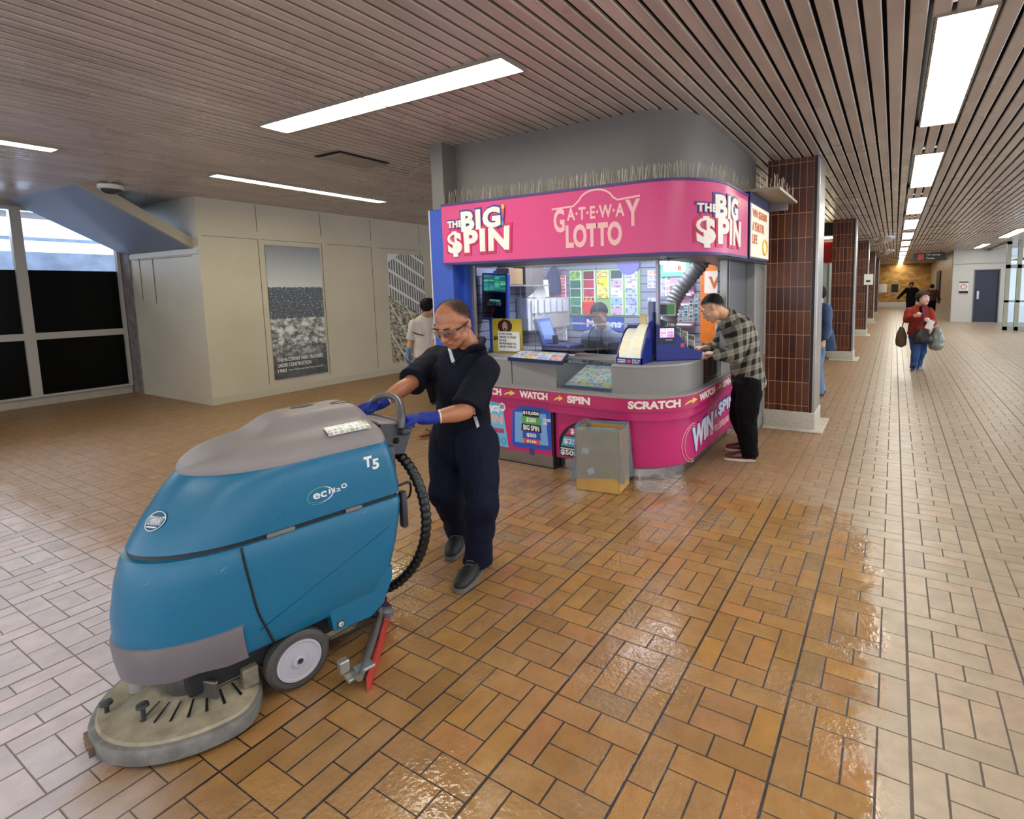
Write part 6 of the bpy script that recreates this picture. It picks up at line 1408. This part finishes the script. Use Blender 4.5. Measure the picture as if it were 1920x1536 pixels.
ribbon(w_, 'shirt', 'reflective_strip', [(843, 652), (846, 661), (848, 670), (851, 679)], .011, strip_m, .006)
ribbon(w_, 'shirt', 'reflective_strip', [(887, 766), (889, 775), (892, 786), (895, 797), (898, 808)], .0085, strip_m, .006)
# neck opening
b = Blob(); nk = J['neck']; b.chain([nk + fw * .045 + V((0, 0, .02)), nk + fw * .085 - V((0, 0, .03)), nk + fw * .108 - V((0, 0, .085))], [(.045, .02), (.028, .016), (.006, .012)], side=sdv); skin('neck_opening', b, skn, w_, .005, 2)
# gloves
glove = mat('glove_blue', (24, 48, 148), .75, var=.15, vs=20, bump=.4, bs=160)
for s_ in 'LR':
    h = HW[s_]; b = Blob(); el, wr = J['el' + s_], J['wr' + s_]; hand(b, wr, h['d'], h['n'], h['s'], 1.06, h['curl'], h['thumb'], fat=1.22)
    dd = (wr - el).normalized(); b.chain([wr - dd * .055, wr - dd * .02, wr + h['d'] * .03], [.034, .033, .033], sub=3, flat0=True); go = skin('glove', b, glove, w_, .0042, 2)
    q = MB(); q.tube([wr - dd * .056 + x for x in [(dd.orthogonal().normalized() * math.cos(a) + dd.cross(dd.orthogonal().normalized()) * math.sin(a)) * .034 for a in [k / 14 * 2 * PI for k in range(14)]]], .0028, 6, 1, True); mk('cuff_hem', q, white_p, go, 180)
# safety glasses
g_ = mk('safety_glasses', MB().tube([p(-.064, .070, .014), p(-.045, .096, .019), p(-.02, .106, .018), p(0, .106, .014), p(.02, .106, .018), p(.045, .096, .019), p(.064, .070, .014)], .0028, 6, 4), mat('frame_clear_grey', (120, 116, 112), .2), w_, 180)
for k in (-1, 1):
    mk('temple', MB().tube([p(k * .064, .072, .014), p(k * .078, .045, .014), p(k * .083, -.005, .012)], .0045, 6, 4), mat('temple_black', (14, 14, 16), .3), g_, 180)
    q = MB(); xs = [.006, .02, .036, .052, .062]; ys = [.106, .1075, .1035, .090, .072]
    q.v = [p(k * x, y, z) for x, y in zip(xs, ys) for z in (.016, -.012 + (.006 if x < .01 or x > .06 else 0))]; q.f = [(2 * i, 2 * i + 1, 2 * i + 3, 2 * i + 2) for i in range(4)]; q.mi = [0] * 4; mk('lens', q, glass('lens_clear', (.93, .94, .95, 1), .09), g_, 60)

# the customer leaning on the counter
def plaid():
    m, N, b = newmat('plaid_flannel'); c = N.sep(N.coord('Object')); u = N.m('DIVIDE', N.m('ADD', N.m('ADD', c[0], N.m('MULTIPLY', c[1], .9)), 10), .10); v = N.m('DIVIDE', N.m('ADD', N.m('SUBTRACT', c[2], N.m('MULTIPLY', c[0], .35)), 10), .10)
    a = N.m('LESS_THAN', N.m('FRACT', u), .48); d = N.m('LESS_THAN', N.m('FRACT', v), .48); l1 = N.m('LESS_THAN', N.m('PINGPONG', N.m('ADD', u, .29), .5), .03); l2 = N.m('LESS_THAN', N.m('PINGPONG', N.m('ADD', v, .29), .5), .03)
    s = N.m('ADD', a, d); col = N.mixc(N.m('MULTIPLY', s, .5), srgb(150, 143, 128), srgb(18, 18, 20)); col = N.mixc(N.m('MULTIPLY', N.m('MAXIMUM', l1, l2), .5), col, srgb(90, 88, 84))
    N.l.new(col, b.inputs['Base Color']); b.inputs['Roughness'].default_value = .85; N.l.new(N.bump(N.noise(N.coord(), 60, 3), .25), b.inputs['Normal']); return m
skt = mat('skin_tan', (202, 154, 122), .45, var=.06, vs=14); blackp = cloth('trouser_black', (12, 12, 13)); brownsh = mat('leather_brown', (96, 44, 30), .35, var=.2); solew = mat('sole_cream', (212, 202, 186), .5)
hairb = hair_mat('hair_black', (18, 16, 16))
J = dict(head=P(1337, 578, Y=4.56), neck=P(1364, 594, Y=4.67), chest=P(1388, 630, Y=4.74), pel=P(1402, 705, Y=4.88), shL=P(1392, 612, Y=4.58), shR=P(1368, 606, Y=4.92),
         elL=P(1380, 668, Y=4.50), wrL=P(1340, 664, Y=4.54), elR=P(1345, 655, Y=4.98), wrR=P(1322, 652, Y=4.78), hipL=P(1404, 722, Y=4.78), hipR=P(1400, 718, Y=4.98),
         knL=P(1400, 785, Y=4.78), anL=V((-1.13, 4.84, .10)), knR=P(1385, 780, Y=5.02), anR=V((-1.20, 5.12, .10)), toeL=V((-1.34, 4.79, .03)), toeR=V((-1.42, 5.08, .03)))
HC = {'L': dict(d=(-.95, .25, .05), n=(-.1, .3, -1), s=(-.3, .9, 0), curl=(40, 40, 30), sc=.95), 'R': dict(d=(-.9, -.35, 0), n=(0, 0, -1), s=(-.3, -.9, 0), curl=(40, 40, 30), sc=.95)}
c_, p, M3 = person('person in black and grey plaid shirt bending over the kiosk counter', J, skt, plaid(), blackp, (brownsh, solew), hairb, F=V((-.80, -.22, -.55)), U=(-.5, 0, .8), hands=HC, vox=.007, hairk=dict(front=.055, side=.022, back=-.04, th=.007, fluff=.3, edge=.06), girth=1.1, pg=1.2, hemdrop=.09)
b = Blob(); nk = J['neck']; ax = (J['head'] - nk).normalized(); s1 = (J['shR'] - J['shL']).normalized(); s2 = ax.cross(s1).normalized(); q = [nk + ax * .0 + (s1 * math.cos(a) + s2 * math.sin(a)) * .078 for a in [k / 12 * 2 * PI for k in range(13)]]
b.chain(q, [(.024, .011)] * 13, side=ax, sub=2); skin('collar', b, MATS['plaid_flannel'], c_, .006, 2)
t = thing('phone', 'small dark phone held in the customer hands over the counter', 'phone', P(1322, 655, Y=4.62)[:]); mk('phone_body', MB().bbox(-.04, .04, -.02, .02, -.004, .004, .003, Matrix.Translation(P(1321, 656, Y=4.62))), blk, t)

# the clerk behind the glass
tee = cloth('tee_grey', (96, 104, 122)); tee_d = cloth('apron_black', (18, 18, 20))
J = dict(head=P(1124, 591, Y=4.80), neck=P(1130, 616, Y=4.92), chest=P(1128, 640, Y=4.95), pel=P(1126, 712, Y=4.98), shL=P(1152, 634, Y=4.95), shR=P(1104, 630, Y=4.95), elL=P(1154, 668, Y=4.9), elR=P(1100, 662, Y=4.88), wrL=P(1145, 684, Y=4.75), wrR=P(1104, 684, Y=4.74),
         hipL=P(1136, 725, Y=4.98), hipR=P(1118, 725, Y=4.98), knL=V((-2.55, 4.95, .45)), knR=V((-2.85, 4.95, .45)), anL=V((-2.55, 5.0, .09)), anR=V((-2.85, 5.0, .09)), toeL=V((-2.55, 4.8, .03)), toeR=V((-2.85, 4.8, .03)))
k_, p, M3 = person('person in a grey tee and black apron working behind the kiosk glass', J, skt, tee, blackp, (mat('shoe_black', (20, 20, 20), .5), mat('shoe_black', (20, 20, 20), .5)), hairb, F=V((.16, -.86, -.36)), U=(0, -.4, .85), vox=.008, sleeve='short', hairk=dict(front=.062, side=.0, back=-.05, th=.014, fluff=.3, edge=.03), girth=.95)
g_ = mk('eyeglasses', MB().tube([p(-.06, .075, .008), p(-.04, .098, .012), p(0, .104, .008), p(.04, .098, .012), p(.06, .075, .008)], .0022, 6, 3).tube([p(-.06, .075, .008), p(-.04, .1, -.012), p(-.012, .103, -.008), p(0, .104, .008), p(.012, .103, -.008), p(.04, .1, -.012), p(.06, .075, .008)], .0018, 6, 3), mat('wire_gold', (150, 130, 110), .3, .7), k_, 180)
ch = J['chest']; pe = J['pel']; q = MB()
nx, nz = 10, 14; vs = []
for j in range(nz + 1):
    for i in range(nx + 1):
        u = -1 + 2 * i / nx; v = j / nz; c = ch.lerp(pe, v) ; ww = (.085 + .075 * min(1, v * 2.2)) * u; y = -.155 * math.sqrt(max(.1, 1 - (ww / .22) ** 2)); vs.append(c + V((ww, y, .0 + .02)))
fs = [(j * (nx + 1) + i, j * (nx + 1) + i + 1, (j + 1) * (nx + 1) + i + 1, (j + 1) * (nx + 1) + i) for j in range(nz) for i in range(nx)]
k0 = len(vs); vs += [v + V((0, .008, 0)) for v in vs]; fs += [[a + k0 for a in f][::-1] for f in fs]
mk('apron', q.add(vs, fs), tee_d, k_, 60)
for s_ in (-1, 1): mk('apron_strap', MB().tube([ch + V((s_ * .075, -.15, .0)), ch + V((s_ * .07, -.13, .10)), ch + V((s_ * .05, -.05, .17))], .009, 6, 4), tee_d, k_, 180)
q = MB(); c = ch.lerp(pe, .62) + V((.045, -.168, 0)); q.add([c + V(v) for v in ((-.045, 0, -.04), (.045, 0, -.04), (.045, 0, .02), (0, 0, .05), (-.045, 0, .02))], [(0, 1, 2, 3, 4)]); mk('house_print', q, white_p, k_)
q = MB(); q.add([c + V(v) for v in ((-.037, -.002, -.034), (.037, -.002, -.034), (.037, -.002, .016), (0, -.002, .041), (-.037, -.002, .016))], [(0, 1, 2, 3, 4)]); q.cur = 1; q.add([c + V(v) for v in ((-.02, -.004, -.02), (.02, -.004, -.02), (.022, -.004, .01), (.0, -.004, 0), (-.018, -.004, .012))], [(0, 1, 2, 3, 4)]); mk('house_mark', q, [blk, mat('print_pinkish', (226, 190, 190), .5)], k_)
q = MB(); c2 = ch.lerp(pe, .45) + V((-.055, -.165, 0)); q.tube([c2 + V((.016 * math.cos(a), -.003, .016 * math.sin(a))) for a in [k / 8 * 2 * PI for k in range(8)]], .003, 5, 2, True); mk('round_pin', q, mat('pin_pink', (206, 110, 120), .4), k_, 180)
# sleeves darker than the tee
for s_ in 'LR':
    b = Blob(); b.chain([J['sh' + s_].lerp(J['el' + s_], .3), J['sh' + s_].lerp(J['el' + s_], .94)], [.082, .080], flat0=True, flat1=True); skin('sleeve', b, cloth('sleeve_charcoal', (44, 46, 58)), k_, .009, 2)

# the woman walking towards us in the corridor
def Q(x, y, Y): return P(x, y, Y=Y)
redj = cloth('jacket_red', (140, 50, 40), .6); jeans = cloth('jeans_blue', (54, 80, 124)); skl = mat('skin_light', (224, 178, 160), .45)
J = dict(head=Q(1731, 560, 11.5), neck=Q(1727, 573, 11.55), chest=Q(1724, 592, 11.55), pel=Q(1722, 622, 11.6), shL=Q(1742, 583, 11.55), shR=Q(1706, 583, 11.55), elL=Q(1750, 605, 11.5), wrL=Q(1742, 602, 11.3), elR=Q(1700, 600, 11.5), wrR=Q(1716, 592, 11.3),
         hipL=Q(1730, 630, 11.6), hipR=Q(1715, 630, 11.6), knL=Q(1728, 660, 11.62), anL=V((.44, 11.75, .09)), knR=Q(1717, 660, 11.45), anR=V((.37, 11.45, .09)), toeL=V((.44, 11.6, .03)), toeR=V((.36, 11.3, .03)))
wm, p, M3 = person('person in a red jacket and blue jeans walking up the corridor with bags', J, skl, redj, jeans, (blk, mat('sole_grey', (120, 120, 120), .5)), hair_mat('hair_darkbrown', (50, 38, 32)), F=V((.65, -.75, .05)), U=(0, 0, 1), vox=.012, hairk=dict(front=.05, side=-.03, back=-.08, th=.022, fluff=.3), girth=1.0, hscale=1.1, shoeL=.22)
q = Blob(); q.chain([J['neck'] + V((.03, -.06, 0)), J['chest'] + V((.06, -.16, .03)), J['chest'] + V((.07, -.17, -.14))], [(.03, .015)] * 3); skin('scarf', q, cloth('scarf_purple', (110, 50, 70)), wm, .01, 2)
q = Blob(); q.chain([J['neck'] + V((-.0, -.07, -.045)), J['neck'] + V((.0, -.115, -.10))], [.045, .025]); skin('dark_top', q, blackp, wm, .01, 2)
def bag(lab, c, r, m, mname='bag_body', strap=None, nm='handbag', grp=None):
    t = thing(nm, lab, 'bag', (c[0], c[1], c[2] - r[2]), 0, grp); b = Blob(); c = V(c)
    b.chain([c + V((0, 0, -r[2] * .75)), c, c + V((0, 0, r[2] * .8))], [(r[0], r[1]), (r[0] * .95, r[1] * .9), (r[0] * .5, r[1] * .5)], side=(1, 0, 0)); skin(mname, b, m, t, .012, 3, lambda p_, n_: .008 * mnoise.noise(p_ * 14))
    if strap: mk('strap', MB().tube(strap, .01, 6, 4), m, t, 180)
    return t
c = J['pel']
bag('brown cloth bag hanging at the left side of the walking woman', (c.x - .28, 11.6, c.z - .09), (.10, .09, .17), cloth('bag_brown', (92, 76, 60)), strap=[(c.x - .28, 11.6, c.z + .05), (c.x - .24, 11.58, c.z + .22), (c.x - .20, 11.55, c.z + .34)])
bag('black handbag slung before the hips of the walking woman', (c.x + .05, 11.36, c.z - .06), (.17, .06, .13), mat('bag_black', (28, 24, 30), .4), strap=[(c.x - .08, 11.38, c.z + .03), (c.x - .02, 11.36, c.z + .16), (c.x + .1, 11.37, c.z + .2)])
bag('grey green plastic shopping bag at the right of the walking woman', (c.x + .29, 11.5, c.z - .10), (.13, .1, .19), mat('bag_plastic', (120, 124, 112), .25, var=.3, vs=9), nm='shopping_bag', strap=[(c.x + .27, 11.5, c.z + .06), (c.x + .25, 11.5, c.z + .16), (c.x + .23, 11.5, c.z + .24)])
t = thing('paper_sheet', 'white paper held before the red jacket of the walking woman', 'paper', (c.x + .13, 11.27, c.z + .06)); mk('sheet', MB().box(-.05, .06, -.002, .002, 0, .17, Matrix.Translation((c.x + .13, 11.27, c.z + .08)) @ Matrix.Rotation(.35, 4, 'Y')), paper, t)

# walker in white behind the kiosk on the left, seen from the back
tw = cloth('tee_white', (206, 196, 188)); 
J = dict(head=Q(804, 577, 5.35), neck=Q(800, 594, 5.4), chest=Q(796, 618, 5.4), pel=Q(800, 662, 5.4), shL=Q(778, 606, 5.3), shR=Q(822, 606, 5.5), elL=Q(770, 640, 5.25), wrL=Q(766, 662, 5.2), elR=Q(818, 640, 5.45), wrR=Q(808, 664, 5.3),
         hipL=Q(793, 680, 5.38), hipR=Q(806, 680, 5.45), knL=Q(808, 705, 5.6), anL=V((-5.95, 5.9, .1)), knR=Q(802, 712, 5.4), anR=V((-5.72, 5.36, .09)), toeL=V((-6.0, 6.1, .05)), toeR=V((-5.62, 5.40, .03)))
wk, p, M3 = person('person in a white tee seen from behind, walking left of the blue pillar', J, skt, tw, blackp, (blk, mat('sole_dark', (60, 60, 60), .5)), hairb, F=V((.3, .9, -.1)), U=(0, 0, 1), vox=.010, sleeve='short', hairk=dict(front=.05, side=-.04, back=-.08, th=.02, fluff=.3))
b = Blob(); hand(b, J['wrL'], (-.1, -.1, -1), (1, 0, 0), (0, 1, 0), 1.05, (10, 15, 10), 25, fat=1.25); b.chain([J['wrL'] + V((0, 0, .05)), J['wrL']], [.036, .034]); skin('glove', b, mat('glove_sky', (96, 140, 190), .6), wk, .007, 2)
q = MB(); a = J['chest']; mk('back_print', MB().tube([a + V((-.10, -.17, .0)), a + V((0, -.165, -.045)), a + V((.1, -.12, -.07))], .008, 6, 3), blk, wk, 180)
t = thing('sandal', 'brown sandal of someone hidden by the kiosk, left of the blue pillar', 'sandal', (-4.45, 4.25, 0)); sp = P(804, 815, z=.02)
b = Blob(); b.chain([sp + V((-.02, -.1, .025)), sp + V((.03, 0, .03)), sp + V((.07, .12, .04))], [(.04, .025), (.042, .03), (.036, .03)], side=(1, 0, 0)); skin('foot', b, mat('skin_foot', (150, 100, 70), .5), t, .008, 3)
mk('strap', MB().tube([sp + V((-.035, -.03, .03)), sp + V((.01, -.03, .065)), sp + V((.06, -.03, .03))], .010, 6, 3), mat('strap_brown', (70, 44, 30), .5), t, 180); mk('sole', MB().bbox(-.045, .045, -.14, .15, .0, .014, .005, Matrix.Translation((sp.x + .02, sp.y, .001)) @ Matrix.Rotation(-.35, 4, 'Z')), mat('sole_tan', (160, 120, 80), .6), t)

# two dark figures far down the corridor
def stand(x, y, F, lab, top, bot, hh=1.68, arms=.0, **k):
    F = V(F); F.normalize(); R = V((F.y, -F.x, 0)); s = hh / 1.7; B = V((x, y, 0))
    g = lambda r, f, z: B + (R * r + F * f + V((0, 0, z))) * s
    J = dict(head=g(0, .02, 1.56), neck=g(0, 0, 1.42), chest=g(0, 0, 1.26), pel=g(0, 0, .98), shL=g(-.18, 0, 1.36), shR=g(.18, 0, 1.36), elL=g(-.24 - arms, .02, 1.1), wrL=g(-.26 - arms * 2, .1, .88), elR=g(.24 + arms, .02, 1.1), wrR=g(.26 + arms * 2, .1, .88), hipL=g(-.09, 0, .9), hipR=g(.09, 0, .9), knL=g(-.09, .06, .5), anL=g(-.09, .0, .09), knR=g(.09, .1, .5), anR=g(.1, -.15, .09), toeL=g(-.09, .2, .03), toeR=g(.1, .05, .03))
    return person(lab, J, k.pop('sk', skt), top, bot, (blk, blk), k.pop('hair', hairb), F=F, vox=k.pop('vox', .016), **k)
f1, p, M3 = stand(.72, 30, (-.1, -1, 0), 'far person all in black with arms out, near the yellow brick wall', blackp, blackp, 1.72, .16, girth=1.2, sk=mat('skin_dim', (140, 110, 96), .5), hairk=dict(front=.04, side=-.06, back=-.09, th=.03))
f2, p, M3 = stand(1.5, 28.5, (.2, 1, 0), 'far person in a dark brown jacket with a ponytail', cloth('jacket_darkbrown', (62, 40, 34)), blackp, 1.6, .04, girth=1.05, hairk=dict(front=.04, side=-.05, back=-.09, th=.02))
b = Blob(); b.chain([p(0, -.1, .06), p(0, -.15, .03), p(0, -.16, -.08)], [.03, .035, .02]); skin('ponytail', b, hairb, f2, .012, 2)
# person in blue half hidden by the first column
bc = cloth('coat_blue', (60, 76, 108), .5); lj = cloth('jeans_pale', (112, 140, 170))
f3, p, M3 = stand(-.96, 8.3, (-.75, -.6, 0), 'person in blue with a hanging coat, half hidden behind the first tiled column', bc, lj, 1.62, .03, girth=1.0, vox=.01, hairk=dict(front=.04, side=-.05, back=-.09, th=.02))
b = Blob(); b.chain([(-.93, 8.2, 1.14), (-.87, 8.22, .95), (-.85, 8.25, .68)], [(.07, .05), (.12, .07), (.15, .08)], side=(1, 0, 0), flat1=True); skin('coat_flap', b, bc, f3, .01, 2)
t = bag('dark blue glossy bag on the arm of the person in blue', (-.84, 8.15, 1.02), (.075, .07, .15), mat('bag_navy', (36, 46, 84), .3))
